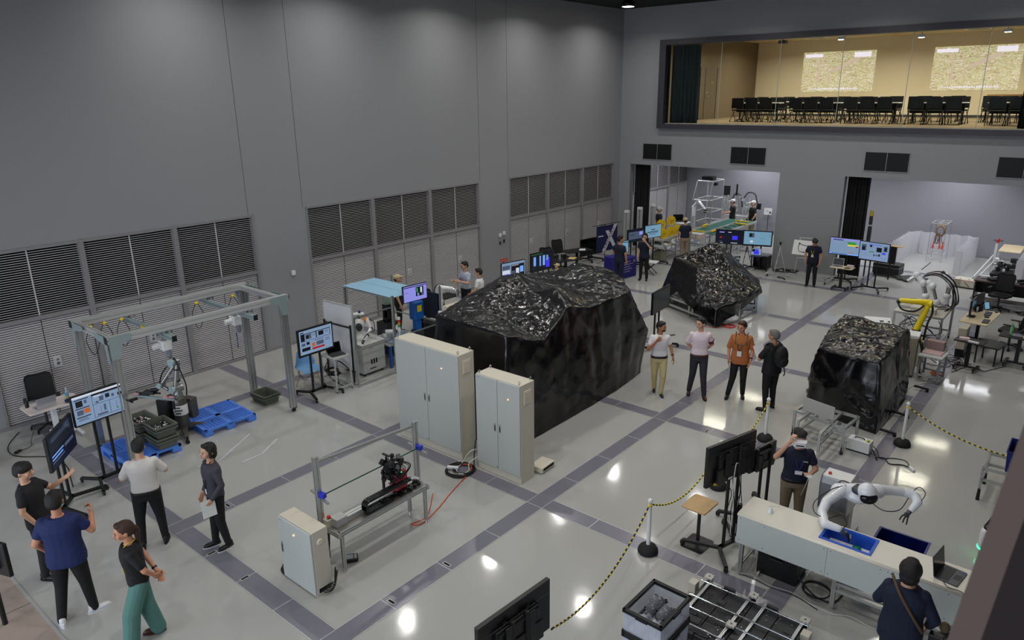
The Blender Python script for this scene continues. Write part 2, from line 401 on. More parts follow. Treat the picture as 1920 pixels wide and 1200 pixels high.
struct('wall_meeting_right', MB().box(8.3,8.5,TB,28.2,4.9,8.4), MWB)
struct('baseboard_meeting', MB().box(-8.3,8.3,27.97,28,4.99,5.09), JNT)
d = MB().box(-8.3,-8.26,22.0,23.6,4.99,7.1); dr = struct('door_20', d, mat('meeting_door', (96,84,68), .5))
m = MB().box(-8.262,-8.252,22.45,22.47,4.99,7.1); m.box(-8.262,-8.25,21.97,22.0,4.99,7.13); m.box(-8.262,-8.25,23.6,23.63,4.99,7.13); obj('door_gap', m, DARK, dr)
h = MB().cyl((-8.26,22.62,5.95),(-8.2,22.62,5.95),.02); h.bar((-8.2,22.62,5.95),(-8.2,22.78,5.95),.02); h.cyl((-8.26,22.62,6.1),(-8.22,22.62,6.1),.03); h.bar((-8.24,23,6.5),(-8.24,23.2,6.52),.02)
obj('door_handle', h, STEEL, dr)
for (x,y) in ((-6,21),(-2,21),(2,21),(-6,25),(-2,25),(2,25),(6,23)):
    area('meeting_room_light', (x,y,8.25), 1.2, 120, (1,.90,.72), None, 'RECTANGLE', 160, size_y=.6)
for k,(x,z) in enumerate(((-1.72,7.74),(.67,7.68),(2.92,7.71))):
    t = thing('spotlight', 'small lit white spotlight hanging just behind the meeting room glass, %s from the door' % ('first','second','third')[k], 'spotlight', (x,18.7,z))
    obj('spot_head', MB().rr(.20,.12,0,.09,.03), WHT, t); obj('spot_lens', MB().rr(.16,.09,-.012,0,.02), LENS, t); obj('spot_rod', MB().cyl((0,0,.09),(0,0,8.3-z),.008,n=8), BLKP, t)
t = thing('projector', 'small black projector under the meeting room ceiling before the first picture', 'projector', (-4.7,21.5,7.86)); obj('projector_body', MB().box(-.14,.14,-.12,.12,0,.12), BLKP, t, .01); obj('projector_pole', MB().cyl((0,0,.12),(0,0,.44),.02), BLKP, t)
for k,x in enumerate((-5.0,1.0)):
    t = thing('ceiling_air_vent', 'square white ceiling vent in the meeting room, %s picture' % ('above the nearer','above the farther')[k], 'air vent', (x,26,8.28)); obj('vent_frame', MB().box(-.45,.45,-.45,.45,0,.02), WHT, t); m = MB()
    for q in (-.3,0,.3): m.box(-.35,.35,q-.03,q+.03,-.006,0)
    obj('vent_slot', m, DGR, t)
# two pictures projected on the far wall
PJ = bpy.data.materials.new('projected_undergrowth'); PJ.use_nodes = True; nt = PJ.node_tree; b = nt.nodes['Principled BSDF']
b.inputs['Base Color'].default_value = (*lin((130,120,112)),1)
tc = nt.nodes.new('ShaderNodeTexCoord'); mp = nt.nodes.new('ShaderNodeMapping'); mp.inputs['Rotation'].default_value = (0,.5,0); mp.inputs['Scale'].default_value = (2.2,1,7)
nz = nt.nodes.new('ShaderNodeTexNoise'); nz.inputs['Scale'].default_value = 3.4; nz.inputs['Detail'].default_value = 8; nz.inputs['Distortion'].default_value = 1.6
rp = nt.nodes.new('ShaderNodeValToRGB'); e = rp.color_ramp.elements; e[0].position = .36; e[0].color = (*lin((150,124,92)),1); e[1].position = .66; e[1].color = (*lin((255,238,240)),1)
for p_, c_ in ((.46,(214,186,150)),(.53,(190,206,120)),(.58,(232,204,180))): q = e.new(p_); q.color = (*lin(c_),1)
nt.links.new(tc.outputs['Object'], mp.inputs[0]); nt.links.new(mp.outputs[0], nz.inputs['Vector']); nt.links.new(nz.outputs['Fac'], rp.inputs[0]); nt.links.new(rp.outputs[0], b.inputs['Emission Color']); b.inputs['Emission Strength'].default_value = .85
CAPT = mat('projected_caption', (255,240,250), .5, emit=1.0)
for i,(x0,x1,lb_) in enumerate(((-6.1,-3.0,'projected picture of undergrowth nearer the meeting room door'),(-.75,2.35,'projected picture of undergrowth farther from the meeting room door'))):
    t = thing('projected_image', lb_, 'projection', (x0,27.985,6.06))
    obj('picture', MB().box(0,x1-x0,-.004,0,0,1.72), PJ, t)
    m = MB().box(.08,.86,-.008,-.003,1.5,1.64); m.box(2.2,2.9,-.008,-.003,1.45,1.66); obj('caption_plate', m, CAPT, t)
    m = MB(); random.seed(3)
    for q in range(22): m.box(.55+q*.088,.55+q*.088+random.uniform(.03,.075),-.008,-.003,.1,.1+random.uniform(.05,.085))
    obj('subtitle', m, CAPT, t)
    m = MB(); m.bar((1.05,-.006,1.5),(1.25,-.006,.35),.05,.004,(0,1,0)); m.bar((.7,-.006,1.45),(.75,-.006,.4),.09,.004,(0,1,0)); m.bar((1.3,-.006,.9),(2.4,-.006,1.4),.16,.004,(0,1,0)); obj('picture_stakes', m, mat('projected_stake', (236,206,180), .5, emit=.8), t)
# folding tables and nesting chairs
MESHB = mat('black_mesh_fabric', (20,22,22), .8)
def nest_chair():
    t = thing('nesting_chair', 'black nesting chair on castors at the meeting room tables', 'chair', (0,0,0), 0, 'meeting room chairs')
    m = MB().rr(.46,.44,.43,.47,.06); obj('seat', m, MESHB, t)
    m = MB(); m.box(-.22,.22,.2,.225,.52,.86); m.box(-.235,.235,.195,.235,.85,.9); m.box(-.235,-.215,.195,.235,.5,.9); m.box(.215,.235,.195,.235,.5,.9); obj('backrest', m, BLK, t)
    for s in (-1,1):
        m = MB().tube([(s*.25,-.24,.05),(s*.24,-.02,.3),(s*.235,.2,.55)], .013, 6, 2); m.tube([(s*.25,.27,.05),(s*.24,.05,.28),(s*.23,-.18,.44)], .013, 6, 2)
        for y in (-.24,.27): m.cyl((s*.25-.015,y,.03),(s*.25+.015,y,.03),.03,n=10)
        obj('leg', m, BLK, t)
    return t
def meet_table(n):
    t = thing('folding_table', 'white topped folding table in the meeting room', 'table', (0,0,0), 0, 'meeting room tables')
    obj('tabletop', MB().box(-.9,.9,-.25,.25,.69,.72), WHT, t)
    obj('modesty_panel', MB().box(-.82,.82,-.22,-.2,.36,.66), MESHB, t)
    for s in (-1,1):
        m = MB().bar((s*.75,0,.06),(s*.75,0,.69),.05,.05); m.bar((s*.75,-.26,.06),(s*.75,.26,.06),.05,.04); m.cyl((s*.75-.015,-.25,.03),(s*.75+.015,-.25,.03),.03,n=10); m.cyl((s*.75-.015,.25,.03),(s*.75+.015,.25,.03),.03,n=10); obj('leg', m, BLK, t)
    return t
c0 = nest_chair(); t0 = meet_table(0); u1 = u2 = 0; ORD = ('first','second','third','fourth','fifth')
for ry, rn in ((21.3,'front row by the glass'),(23.7,'rear row by the pictures')):
    for ti, tx in enumerate((-5.35,-3.1,-1.15,.95,3.3)):
        p = (tx+(ry-21.3)*-.22, ry, 4.99); lb_ = 'white topped folding table, %s from the door in the %s' % (ORD[ti], rn)
        if not u1: t0.location = p; t0['label'] = lb_; u1 = 1
        else: dup(t0, p, 0, lb_)
        for k in (-1,0,1):
            for sd in (-1,1):
                if sd > 0 and k == 0: continue
                q = (p[0]+k*.56, ry+sd*.52, 4.99); rz = pi if sd < 0 else 0
                lb_ = 'black chair, %s %s side, at the %s table of the %s' % ({-1:'door end',0:'middle',1:'far end'}[k], 'glass' if sd < 0 else 'inner', ORD[ti], rn.split(' by')[0])
                if not u2: c0.location = q; c0.rotation_euler.z = rz; c0['label'] = lb_; u2 = 1
                else: dup(c0, q, rz, lb_)
t = thing('cardboard_box', 'open brown cardboard box on the end table of the meeting room', 'box', (2.5,23.7,5.71))
m = MB(); m.box(-.5,.5,-.2,.2,0,.02)
for q in ((-.5,.5,-.2,-.19),(-.5,.5,.19,.2),(-.5,-.49,-.2,.2),(.49,.5,-.2,.2)): m.box(*q,0,.22)
obj('box_body', m, mat('cardboard', (168,128,80), .8), t)
m = MB().cb((-.6,0,.24),(.22,.4,.006),ry=R(15)); m.cb((.6,0,.24),(.22,.4,.006),ry=R(-20)); obj('box_flap', m, mat('cardboard', (1,1,1)), t)
# things fixed to the walls
for i,(y,z) in enumerate(((2.35,1.88),(10.42,1.62),(10.62,1.66))):
    p = ('small white square sensor box on the pillar behind the gantry','white wall sensor box nearer the camera of the pair on the pillar','white wall sensor box farther along of the pair on the pillar')[i]
    t = thing('wall_sensor', p, 'sensor', (XW,y,z)); obj('sensor_case', MB().box(0,.05,-.05,.05,-.06,.06), WHT, t, .008)
    if i: m = MB().cyl((.0,0,-.25),(.03,0,-.25),.03); m.box(0,.03,-.025,.025,-.33,-.22); obj('switch', m, DGR, t)
# ================================================================= PEOPLE
SKIN = mat('skin', (206,160,132), .5, bump=(90,.06)); SKINT = mat('skin_tan', (172,120,88), .5, bump=(90,.06)); SKINR = mat('skin_warm', (196,138,108), .5, bump=(90,.06))
HAIRB = mat('black_hair', (20,17,16), .45, bump=(160,.5)); HAIRN = mat('brown_hair', (58,34,22), .4, bump=(160,.5)); HAIRG = mat('grey_hair', (112,110,106), .55, bump=(160,.6))
CL = {}
def cloth(c, rough=.8):
    k = 'cloth_%d_%d_%d' % c
    return mat(k, c, rough, bump=(9,.55))
def V3(a): return Vector(a)
def ring(M, z, hw, hd, oy=0, n=20, e=2.4):
    P = []
    for i in range(n):
        a = 2*pi*i/n; c, s_ = cos(a), sin(a)
        P.append(tuple(M @ Vector((hw*math.copysign(abs(c)**(2/e),c), oy+hd*math.copysign(abs(s_)**(2/e),s_), z))))
    return P
def remesh(o, vox, sm=4):
    r = o.modifiers.new('surface','REMESH'); r.mode = 'VOXEL'; r.voxel_size = vox; r.use_smooth_shade = True
    s = o.modifiers.new('soften','SMOOTH'); s.iterations = sm; s.factor = .5
    return o
def hand(m, w, d, nrm, side, curl=.35, s=1.0, grip=0):
    """palm, four unequal bent fingers and a thumb from the side of the palm; d = along the hand, nrm = out of the palm"""
    d = V3(d).normalized(); nrm = V3(nrm); nrm = (nrm - d*nrm.dot(d)).normalized(); x = d.cross(nrm)*side   # x points to the thumb side
    w = V3(w)
    for k in range(4):
        a = w+d*.0*s+x*(.021-.014*k)*s; bp_ = w+d*(.082-.004*abs(k-1.2))*s+x*(.030-.020*k)*s
        m.cap(a, bp_, .0155*s, .0125*s, 8)
    L = (.040,.044,.041,.033)
    for k in range(4):
        p = w+d*(.085-.004*abs(k-1.2))*s+x*(.031-.0205*k)*s; c = curl+.08*k
        for q in range(3):
            an = c*(q+.6) if not grip else grip*(q+.75)
            dd = d*cos(an)+nrm*sin(an)+x*(.10-.07*k)*(1-q*.3)
            p2 = p+dd.normalized()*L[k]*(1,.72,.58)[q]*s
            m.cap(p, p2, (.0098-.0006*q)*s, (.0092-.0008*q)*s, 7); p = p2
    p = w+d*.022*s+x*.026*s
    for q,(l,an) in enumerate(((.042,.9),(.034,.55),(.026,.35))):
        dd = d*cos(an)+x*sin(an)+nrm*(.25+.25*q+grip*.4)
        p2 = p+dd.normalized()*l*s; m.cap(p, p2, (.0125-.001*q)*s, (.0115-.0015*q)*s, 7); p = p2
def person(label, loc, face, H=1.7, pose=None, skin=None, top=(30,30,34), sleeve=.55, hem=-.06, pants=(28,28,30), hair='short', hairm=None, shoes=(20,20,22), sole=None, wide=0, belt=None, group=None, vox=.011, build=1.0, feet=True):
    """face: heading in degrees, clockwise from walking straight away from the gallery. pose holds joints in the body's own frame, metres for a 1.72 m figure"""
    P = dict(lean=0, side=0, twist=0, head=(0,0,0), Ls=(-.168,0,1.372), Rs=(.168,0,1.372), Le=(-.235,-.02,1.13), Re=(.235,-.02,1.13), Lw=(-.235,.06,.89), Rw=(.235,.06,.89),
             Lk=(-.10,.015,.49), Rk=(.10,.015,.49), La=(-.115,-.02,.085), Ra=(.115,-.02,.085), Lf=8, Rf=-8, Lc=.35, Rc=.35, Lg=0, Rg=0, Ln=None, Rn=None, Ld=None, Rd=None, hip=(0,0,0))
    if pose: P.update(pose)
    cl_ = cam.matrix_world.translation; face = math.degrees(atan2(-(loc[0]-cl_.x), loc[1]-cl_.y)) - face
    s = H/1.73; hp = V3((P['hip'][0],P['hip'][1],.93+P['hip'][2]))
    T = Matrix.Translation(hp) @ Matrix.Rotation(-R(P['lean']),4,'X') @ Matrix.Rotation(R(P['side']),4,'Y') @ Matrix.Rotation(R(P['twist']),4,'Z')
    TB_ = T @ Matrix.Translation((0,0,-.93)); S = Matrix.Scale(s,4)
    skin = skin or SKIN; hairm = hairm or HAIRB; b_ = build
    J = {k: TB_ @ V3(P[k]) for k in ('Ls','Rs')}
    for k in ('Le','Re','Lw','Rw'): J[k] = V3(P[k]) if P.get('abs') else TB_ @ V3(P[k])
    HT = TB_ @ Matrix.Translation((0,0,1.50)) @ Matrix.Rotation(R(P['head'][0]),4,'Z') @ Matrix.Rotation(-R(P['head'][1]),4,'X') @ Matrix.Rotation(R(P['head'][2]),4,'Y') @ Matrix.Scale(1.08,4) @ Matrix.Translation((0,0,-1.50))
    hips = {k: hp+V3((sx*.09,0,-.03)) for k,sx in (('L',-1),('R',1))}
    def torso(m, d, z0, z1):
        pr = [(-.12,.160,.108),(-.04,.166,.112),(.05,.156,.104),(.16,.143,.096),(.28,.152,.106),(.36,.164,.112),(.42,.168,.102),(.455,.150,.090),(.485,.105,.076),(.515,.066,.062)]
        pts = [q for q in pr if z0-.001 <= q[0] <= z1+.001]
        if pts[0][0] > z0+.01: pts = [(z0,)+tuple(v_*(1.03 if z0 < -.1 else 1) for v_ in pts[0][1:])]+pts
        m.loft([ring(T, z, hw*b_+d, hd*b_+d, .005*(z>.2)) for z,hw,hd in pts])
    # ---- body
    m = MB(); m.M = S; torso(m, 0, -.12, .52)
    for k in 'LR':
        m.cap(hips[k], V3(P[k+'k']), .088*b_, .056, 14); m.cap(V3(P[k+'k']), V3(P[k+'a']), .055, .037, 12)
        f = R(P[k+'f']); fd = V3((sin(-f),cos(f),0)); a = V3(P[k+'a'])
        m.cap(a+V3((0,0,-.035))-fd*.03, a+V3((0,0,-.055))+fd*.13, .036, .027, 10)
        m.cap(J[k+'s'], J[k+'e'], .050*b_, .040*b_, 12); m.cap(J[k+'e'], J[k+'w'], .040*b_, .026, 12)
        m.ell(J[k+'s'], .054*b_)
        d = V3(P[k+'d']) if P[k+'d'] else (J[k+'w']-J[k+'e']).normalized()
        sd = 1 if k == 'R' else -1
        nr = V3(P[k+'n']) if P[k+'n'] else V3((-sd,0,0))+V3((0,.15,0))
        hand(m, J[k+'w'], d, nr, -sd, P[k+'c'], 1.0, P[k+'g'])
    m.cap(T @ V3((0,-.012,.45)), HT @ V3((0,.0,1.57)), .058, .052, 14)
    m.M = S @ HT
    m.ell((0,.018,1.628), (.074,.094,.098)); m.ell((0,.040,1.575), (.056,.062,.058)); m.ell((0,.070,1.545), (.030,.030,.026)); m.ell((0,-.015,1.64), (.072,.085,.085))
    m.cap((0,.106,1.618), (0,.122,1.588), .009, .013, 8); m.ell((0,.112,1.583), (.016,.012,.010)); m.ell((0,.098,1.553), (.024,.012,.008))
    for sx in (-1,1): m.ell((sx*.076,.0,1.605), (.010,.020,.032), rot=Matrix.Rotation(sx*R(15),4,'Z')); m.ell((sx*.045,.075,1.585), (.024,.022,.022))
    body = obj('person', m, skin, None, 0, loc, R(face)); remesh(body, vox*.82, 2); tag(body, label, 'person', group)
    m = MB(); m.M = S @ HT
    for sx in (-1,1): m.ell((sx*.031,.1035,1.613), (.0115,.006,.0055), 10, None, 6)
    obj('eyes', m, mat('eye_dark', (30,22,20), .3), body)
    m = MB(); m.M = S @ HT; m.ell((0,.1075,1.553), (.021,.006,.0045), 10, None, 6); obj('lips', m, mat('lip', (158,88,78), .5), body)
    m = MB(); m.M = S @ HT
    for sx in (-1,1): m.bar((sx*.018,.108,1.634),(sx*.046,.099,1.636),.004,.006)
    obj('eyebrows', m, HAIRB if hairm is not HAIRG else HAIRG, body)
    # ---- shirt
    cm = cloth(top); m = MB(); m.M = S; torso(m, .018 if hem > -.02 else .030, hem, .515)
    for k in 'LR':
        a, e, w_ = J[k+'s'], J[k+'e'], J[k+'w']; m.ell(a, .063*b_)
        if sleeve <= 1: m.cap(a, a.lerp(e, sleeve), .060*b_, .060*b_, 12)
        else: m.cap(a, e, .060*b_, .053*b_, 12); m.cap(e, e.lerp(w_, sleeve-1), .054*b_, .040*b_, 12)
    o = obj('shirt', m, cm, body); remesh(o, vox, 3)
    m = MB(); m.M = S; m.lathe([(.062,0),(.066,.012),(.060,.032),(.056,.032),(.056,0)], 16, T @ Matrix.Translation((0,-.006,.485)) @ Matrix.Rotation(-R(8),4,'X')); obj('collar', m, cm, body)
    # ---- trousers
    m = MB(); m.M = S; torso(m, .010, -.12, .08); wd = wide
    for k in 'LR':
        kn, an = V3(P[k+'k']), V3(P[k+'a']); m.ell(hips[k]+V3((0,-.006,.0)), .103*b_)
        m.cap(hips[k], kn, .102*b_+wd*.3, .073+wd, 14); m.cap(kn, an+V3((0,0,-.005)), .072+wd, .052+wd*1.3, 12)
    o = obj('trousers', m, cloth(pants), body); remesh(o, vox, 3)
    if belt: m = MB(); m.M = S; m.loft([ring(T, -.025, .183*b_, .127*b_), ring(T, .028, .181*b_, .127*b_)]); obj('belt', m, mat('belt_%d_%d_%d'%belt, belt, .5), body)
    # ---- shoes
    for k in 'LR':
        a = V3(P[k+'a']); f = R(P[k+'f']); m = MB(); M = Matrix.Translation((a.x,a.y,a.z-.085)) @ Matrix.Rotation(f,4,'Z'); m.M = S @ M
        def sr(z, q, tp=0): 
            pts = []
            for i in range(16):
                an = 2*pi*i/16; y = .055+.135*sin(an); hw = (.043 if y > .06 else .036)*q; pts.append((hw*cos(an), .055+.135*sin(an)*q-tp*.5, z))
            return pts
        m.loft([sr(.022,1.0), sr(.045,.97), sr(.065,.85,.02)]); m.cap((0,-.03,.05),(0,.10,.042),.036,.030,10); m.cap((0,-.03,.05),(0,-.028,.095),.036,.038,10)
        sh = obj('shoe', m, mat('shoe_%d_%d_%d'%shoes, shoes, .45), body)
        m = MB(); m.M = S @ M; m.loft([sr(0,1.03), sr(.022,1.06)], False); obj('sole', m, mat('sole_%d_%d_%d'%(sole or shoes), sole or shoes, .6), sh)
    # ---- hair
    m = MB(); m.M = S @ HT; sml = 3
    if hair != 'cap' and hair != 'capw':
        m.ell((0,-.006,1.655), (.087,.100,.088)); m.ell((0,-.034,1.625), (.084,.076,.090)); m.ell((0,.055,1.705), (.062,.042,.030))
    if hair == 'crop': pass
    if hair == 'bowl': m.ell((0,.01,1.66), (.094,.106,.082)); m.ell((0,.075,1.672), (.066,.034,.040)); m.ell((0,-.03,1.61), (.092,.078,.07))
    if hair == 'messy': m.ell((-.03,.03,1.71), (.06,.06,.04)); m.ell((.035,-.01,1.715), (.055,.07,.036)); m.ell((0,.07,1.69), (.06,.035,.026))
    if hair == 'bob':
        m.ell((0,-.012,1.64), (.090,.098,.096)); m.ell((0,-.045,1.57), (.085,.062,.085))
        for sx in (-1,1): m.cap((sx*.072,.02,1.66), (sx*.070,.02,1.545), .026, .020, 8)
    if hair == 'puff': m.ell((0,-.02,1.64), (.108,.118,.112)); m.ell((0,-.05,1.57), (.095,.075,.09))
    if hair == 'long':
        m.ell((0,-.01,1.645), (.090,.10,.09)); m.cap((0,-.06,1.62), (0,-.085,1.36), .082, .06, 10)
        for sx in (-1,1): m.cap((sx*.074,.03,1.66), (sx*.078,.0,1.42), .028, .024, 8)
    if hair == 'tail':
        m.ell((0,-.01,1.645), (.086,.099,.09)); m.ell((0,-.105,1.60), (.035,.035,.04)); m.cap((0,-.11,1.58), (0,-.085,1.36), .036, .016, 8)
    if hair == 'bun': m.ell((0,-.01,1.645), (.085,.098,.088)); m.ell((0,-.095,1.575), (.042,.036,.04))
    if hair in ('cap','capw'): m.ell((0,-.032,1.60), (.080,.066,.060)); 
    o = obj('hair', m, hairm, body); remesh(o, vox*.85, 2)
    if hair in ('cap','capw'):
        m = MB(); m.M = S @ HT; m.ell((0,-.002,1.66), (.092,.106,.082)); m.loft([[(x*.078, .085+.085*yy, 1.672-.0*yy) for x,yy in ((-1,0),(-.75,.7),(0,1),(.75,.7),(1,0))], [(x*.078, .085+.085*yy, 1.680) for x,yy in ((-1,0),(-.75,.7),(0,1),(.75,.7),(1,0))]])
        obj('cap', m, mat('cap_white', (214,210,204), .8) if hair == 'capw' else mat('cap_beige', (196,176,140), .8), body)
    body['_s'] = s
    J['S'] = S; J['T'] = T; J['HT'] = HT; J['s'] = s; J['o'] = body; J['TB'] = TB_
    return J
def child(J, name, m, mt): return obj(name, m, mt, J['o'])
def on_chest(J, name, mt, w=.06, h=.09, z=1.12, y=.13, x=0, cord=None):
    m = MB(); m.M = J['S'] @ J['TB']; m.cb((x,y,z), (w,.006,h)); o = child(J, name, m, mt)
    if cord: m = MB(); m.M = J['S'] @ J['TB']; m.tube([(x,y,z+h/2),(x-.04,y+.005,z+.16),(-.066,.06,1.44),(-.03,-.06,1.47),(.03,-.06,1.47),(.066,.06,1.44),(x+.04,y+.005,z+.16),(x,y,z+h/2)], .006, 6, 3); child(J, 'lanyard', m, cord)
def wristband(J, k, mt, t=.06, r=.034, name='watch'):
    m = MB(); m.M = J['S']; w, e = J[k+'w'], J[k+'e']; d = (w-e).normalized(); p = w-d*t; m.cyl(p-d*.012, p+d*.012, r, r, 12); child(J, name, m, mt)
DW = mat('wrist_dark', (30,30,34), .4)
BLUEC = mat('blue_lanyard', (40,60,140), .6); YELC = mat('yellow_lanyard', (226,214,60), .6)
TAGW = mat('name_badge', (226,226,228), .5)

def world_to_face(dx, dy): return math.degrees(atan2(-dx, dy))
# --- foreground left
J = person('man with bowl cut in black polo raising one hand in talk', (-3.90,-5.50,0), 120, 1.70,
    dict(lean=-7, head=(0,8,0), Le=(-.26,.14,1.20), Lw=(-.20,.40,1.34), Ln=(.3,.2,.9), Ld=(-.1,.8,.6), Re=(.24,-.02,1.13), Rw=(.22,.10,.9), Lc=.12), top=(26,26,30), hem=-.1, hair='bowl', vox=.009, skin=SKIN)
J = person('broad man in navy blue t-shirt and white trainers seen from behind', (-2.66,-5.60,0), 25, 1.76,
    dict(twist=6, head=(2,3,0), Re=(.30,.06,1.16), Rw=(.27,.27,1.28), Rc=.9, Rn=(-1,.2,.4), Le=(-.27,-.05,1.14), Lw=(-.24,.10,.96), Lk=(-.13,0,.5), La=(-.16,-.1,.085), Rk=(.12,.05,.5), Ra=(.14,.09,.085), Rf=-55, Lf=30), top=(24,38,86), hem=-.12, pants=(16,16,18), hair='crop', shoes=(220,220,222), build=1.14, vox=.009, skin=SKINR)
J = person('man in white shirt and black trousers seen from behind, facing the blue pallets', (-3.48,-4.28,0), 6, 1.66,
    dict(lean=3, head=(-6,6,0), Re=(.29,.06,1.18), Rw=(.20,.28,1.16), Le=(-.28,.06,1.16), Lw=(-.20,.28,1.10), Lk=(-.14,.02,.49), La=(-.16,-.02,.085), Rk=(.13,.03,.49), Ra=(.15,.02,.085)), top=(214,210,206), hem=.02, pants=(20,20,24), hair='short', belt=(14,14,14), build=1.12, vox=.009, sleeve=.8)
J = person('woman with short black hair in dark grey blouse by the small white cabinet', (-2.68,-3.68,0), -108, 1.63,
    dict(head=(8,-2,0), Le=(-.24,-.03,1.14), Lw=(-.20,.14,.93), Re=(.23,-.05,1.13), Rw=(.20,.10,.90), Lk=(-.09,.01,.49), La=(-.10,-.06,.085), Rk=(.09,.03,.49), Ra=(.10,.06,.085)), top=(66,64,74), sleeve=1.85, hem=-.03, pants=(20,20,24), hair='bob', shoes=(20,20,22), sole=(210,210,210), build=.92, vox=.009)
on_chest(J, 'name_badge', TAGW, .05, .08, 1.02, .13, -.03, DW)
m = MB(); m.M = J['S']; m.cb(J['Lw']+V3((0,.04,-.10)), (.012,.20,.26), ry=R(8)); child(J, 'clipboard', m, WHT)
J = person('woman with tied back brown hair in black top and wide teal trousers', (-1.60,-5.22,0), -88, 1.62,
    dict(lean=3, head=(4,2,0), Le=(-.25,-.10,1.15), Lw=(-.09,-.19,.95), Re=(.25,-.10,1.14), Rw=(.03,-.22,.92), Rd=(-.3,-.2,-.5), Rc=.5, Lk=(-.08,.14,.5), La=(-.08,.20,.085), Rk=(.09,-.03,.49), Ra=(.10,-.12,.09)), top=(22,22,24), sleeve=.7, hem=-.02, pants=(84,128,120), hair='tail', hairm=HAIRN, wide=.034, shoes=(80,50,38), skin=SKINR, vox=.009, build=.95)
on_chest(J, 'name_badge', TAGW, .05, .08, 1.0, .12, 0, YELC); wristband(J, 'R', DW)
# --- centre group
J = person('bearded man in white polo shirt and khaki trousers with hand at his mouth', (-.52,5.10,0), 172, 1.62,
    dict(head=(50,4,0), Re=(.26,.10,1.12), Rw=(.10,.24,1.36), Rn=(0,-1,.1), Rc=.8, Le=(-.25,-.02,1.14), Lw=(-.30,.06,.92), Lk=(-.09,.12,.5), La=(-.06,.12,.085), Rk=(.09,.0,.49), Ra=(.06,-.14,.10)), skin=SKINT, top=(224,222,226), hem=.0, pants=(196,180,132), hair='short', belt=(24,24,28), shoes=(24,24,30), sole=(225,225,225), build=1.04)
m = MB(); m.M = J['S'] @ J['HT']; m.ell((0,.072,1.548), (.046,.040,.030)); o = child(J, 'beard', m, HAIRB); wristband(J,'L',DW); wristband(J,'R',mat('pink_wristband',(230,80,120),.5),.14,.036,'wristband')
J = person('man in pale pink shirt with maroon armband, hands behind his back', (.17,5.55,0), 175, 1.72,
    dict(head=(-45,2,0), Le=(-.26,-.10,1.15), Lw=(-.12,-.18,.96), Re=(.25,-.10,1.15), Rw=(.10,-.18,.96), Lk=(-.10,.10,.50), La=(-.14,.12,.085), Rk=(.11,-.02,.5), Ra=(.16,-.10,.085)), top=(228,212,220), hem=.02, sleeve=.8, pants=(46,46,54), hair='short', belt=(70,40,34), shoes=(64,34,30), vox=.01)
m = MB(); m.M = J['S']; a = J['Ls'].lerp(J['Le'],.55); c = J['Ls'].lerp(J['Le'],.85); m.cyl(a, c, .072, .068, 14); child(J, 'armband', m, mat('maroon_band', (110,30,56), .6))
m = MB(); m.M = J['S']; q = a.lerp(c,.5)+V3((-.06,.035,0)); m.cb(q, (.03,.03,.05)); child(J, 'armband_patch', m, TAGW)
J = person('woman in rust orange t-shirt with harness straps and badge', (.86,6.02,0), 182, 1.68,
    dict(lean=3, head=(-25,6,0), Le=(-.24,.0,1.13), Lw=(-.22,.12,.90), Re=(.24,.0,1.13), Rw=(.23,.10,.88), Lk=(-.10,.06,.5), La=(-.11,-.02,.085), Rk=(.11,.06,.5), Ra=(.19,.10,.085)), top=(176,106,58), sleeve=.92, hem=-.14, pants=(20,20,22), hair='bun', hairm=HAIRN, vox=.01, skin=SKINR)
m = MB(); m.M = J['S'] @ J['TB']
for sx in (-1,1): m.tube([(sx*.10,-.11,1.20),(sx*.12,-.05,1.46),(sx*.12,.06,1.45),(sx*.11,.135,1.28)], .012, 6, 3)
m.tube([(-.12,.13,1.27),(0,.142,1.24),(.12,.13,1.27)], .010, 6, 3); child(J, 'harness', m, mat('khaki_strap', (96,92,70), .8))
on_chest(J, 'name_badge', TAGW, .09, .12, 1.05, .15, .02, DW); wristband(J,'L',DW)
J = person('grey haired man in black clothes with a black backpack, holding papers', (1.62,5.78,0), -48, 1.68,
    dict(head=(14,4,0), Le=(-.27,.10,1.15), Lw=(-.08,.28,1.12), Re=(.27,.05,1.14), Rw=(.14,.27,1.08), Lk=(-.10,.02,.5), La=(-.12,-.04,.085), Rk=(.11,.02,.5), Ra=(.16,.04,.085), Lf=30), top=(18,18,22), sleeve=.75, hem=-.10, pants=(16,16,20), hair='short', hairm=HAIRG, build=1.12, vox=.01, skin=SKINR)
m = MB(); m.M = J['S'] @ J['TB']; m.ell((0,-.21,1.24), (.16,.12,.23)); m.ell((0,-.27,1.16), (.12,.09,.13))
for sx in (-1,1): m.tube([(sx*.10,-.14,1.42),(sx*.11,.0,1.49),(sx*.12,.12,1.38),(sx*.15,.08,1.2),(sx*.15,-.12,1.1)], .016, 6, 3)
m.tube([(.05,-.26,1.02),(.07,-.28,.9),(.05,-.27,.84)], .012, 6, 2); child(J, 'backpack', m, mat('backpack_black', (16,16,18), .7, bump=(12,.5)))
m = MB(); m.M = J['S']; m.cb(J['Lw'].lerp(J['Rw'],.5)+V3((-.05,.05,.06)), (.26,.012,.34), rx=R(-30)); child(J, 'papers', m, PAPER)
J_GREY = J
J = person('man in navy polo holding a white headset to his eyes behind the counter', (3.50,1.78,0), 174, 1.66,
    dict(lean=3, head=(0,10,0), Re=(.30,.10,1.30), Rw=(.13,.15,1.60), Rn=(-.9,0,.1), Rg=.7, Rd=(-.1,.1,.9), Le=(-.27,.02,1.13), Lw=(-.17,.26,1.16), Ln=(0,-.3,1), Lg=.75, Lk=(-.10,.01,.49), Rk=(.10,.01,.49)), top=(20,24,46), hem=.0, pants=(128,112,92), hair='messy', belt=(14,14,16), build=1.06, vox=.009, skin=SKIN)
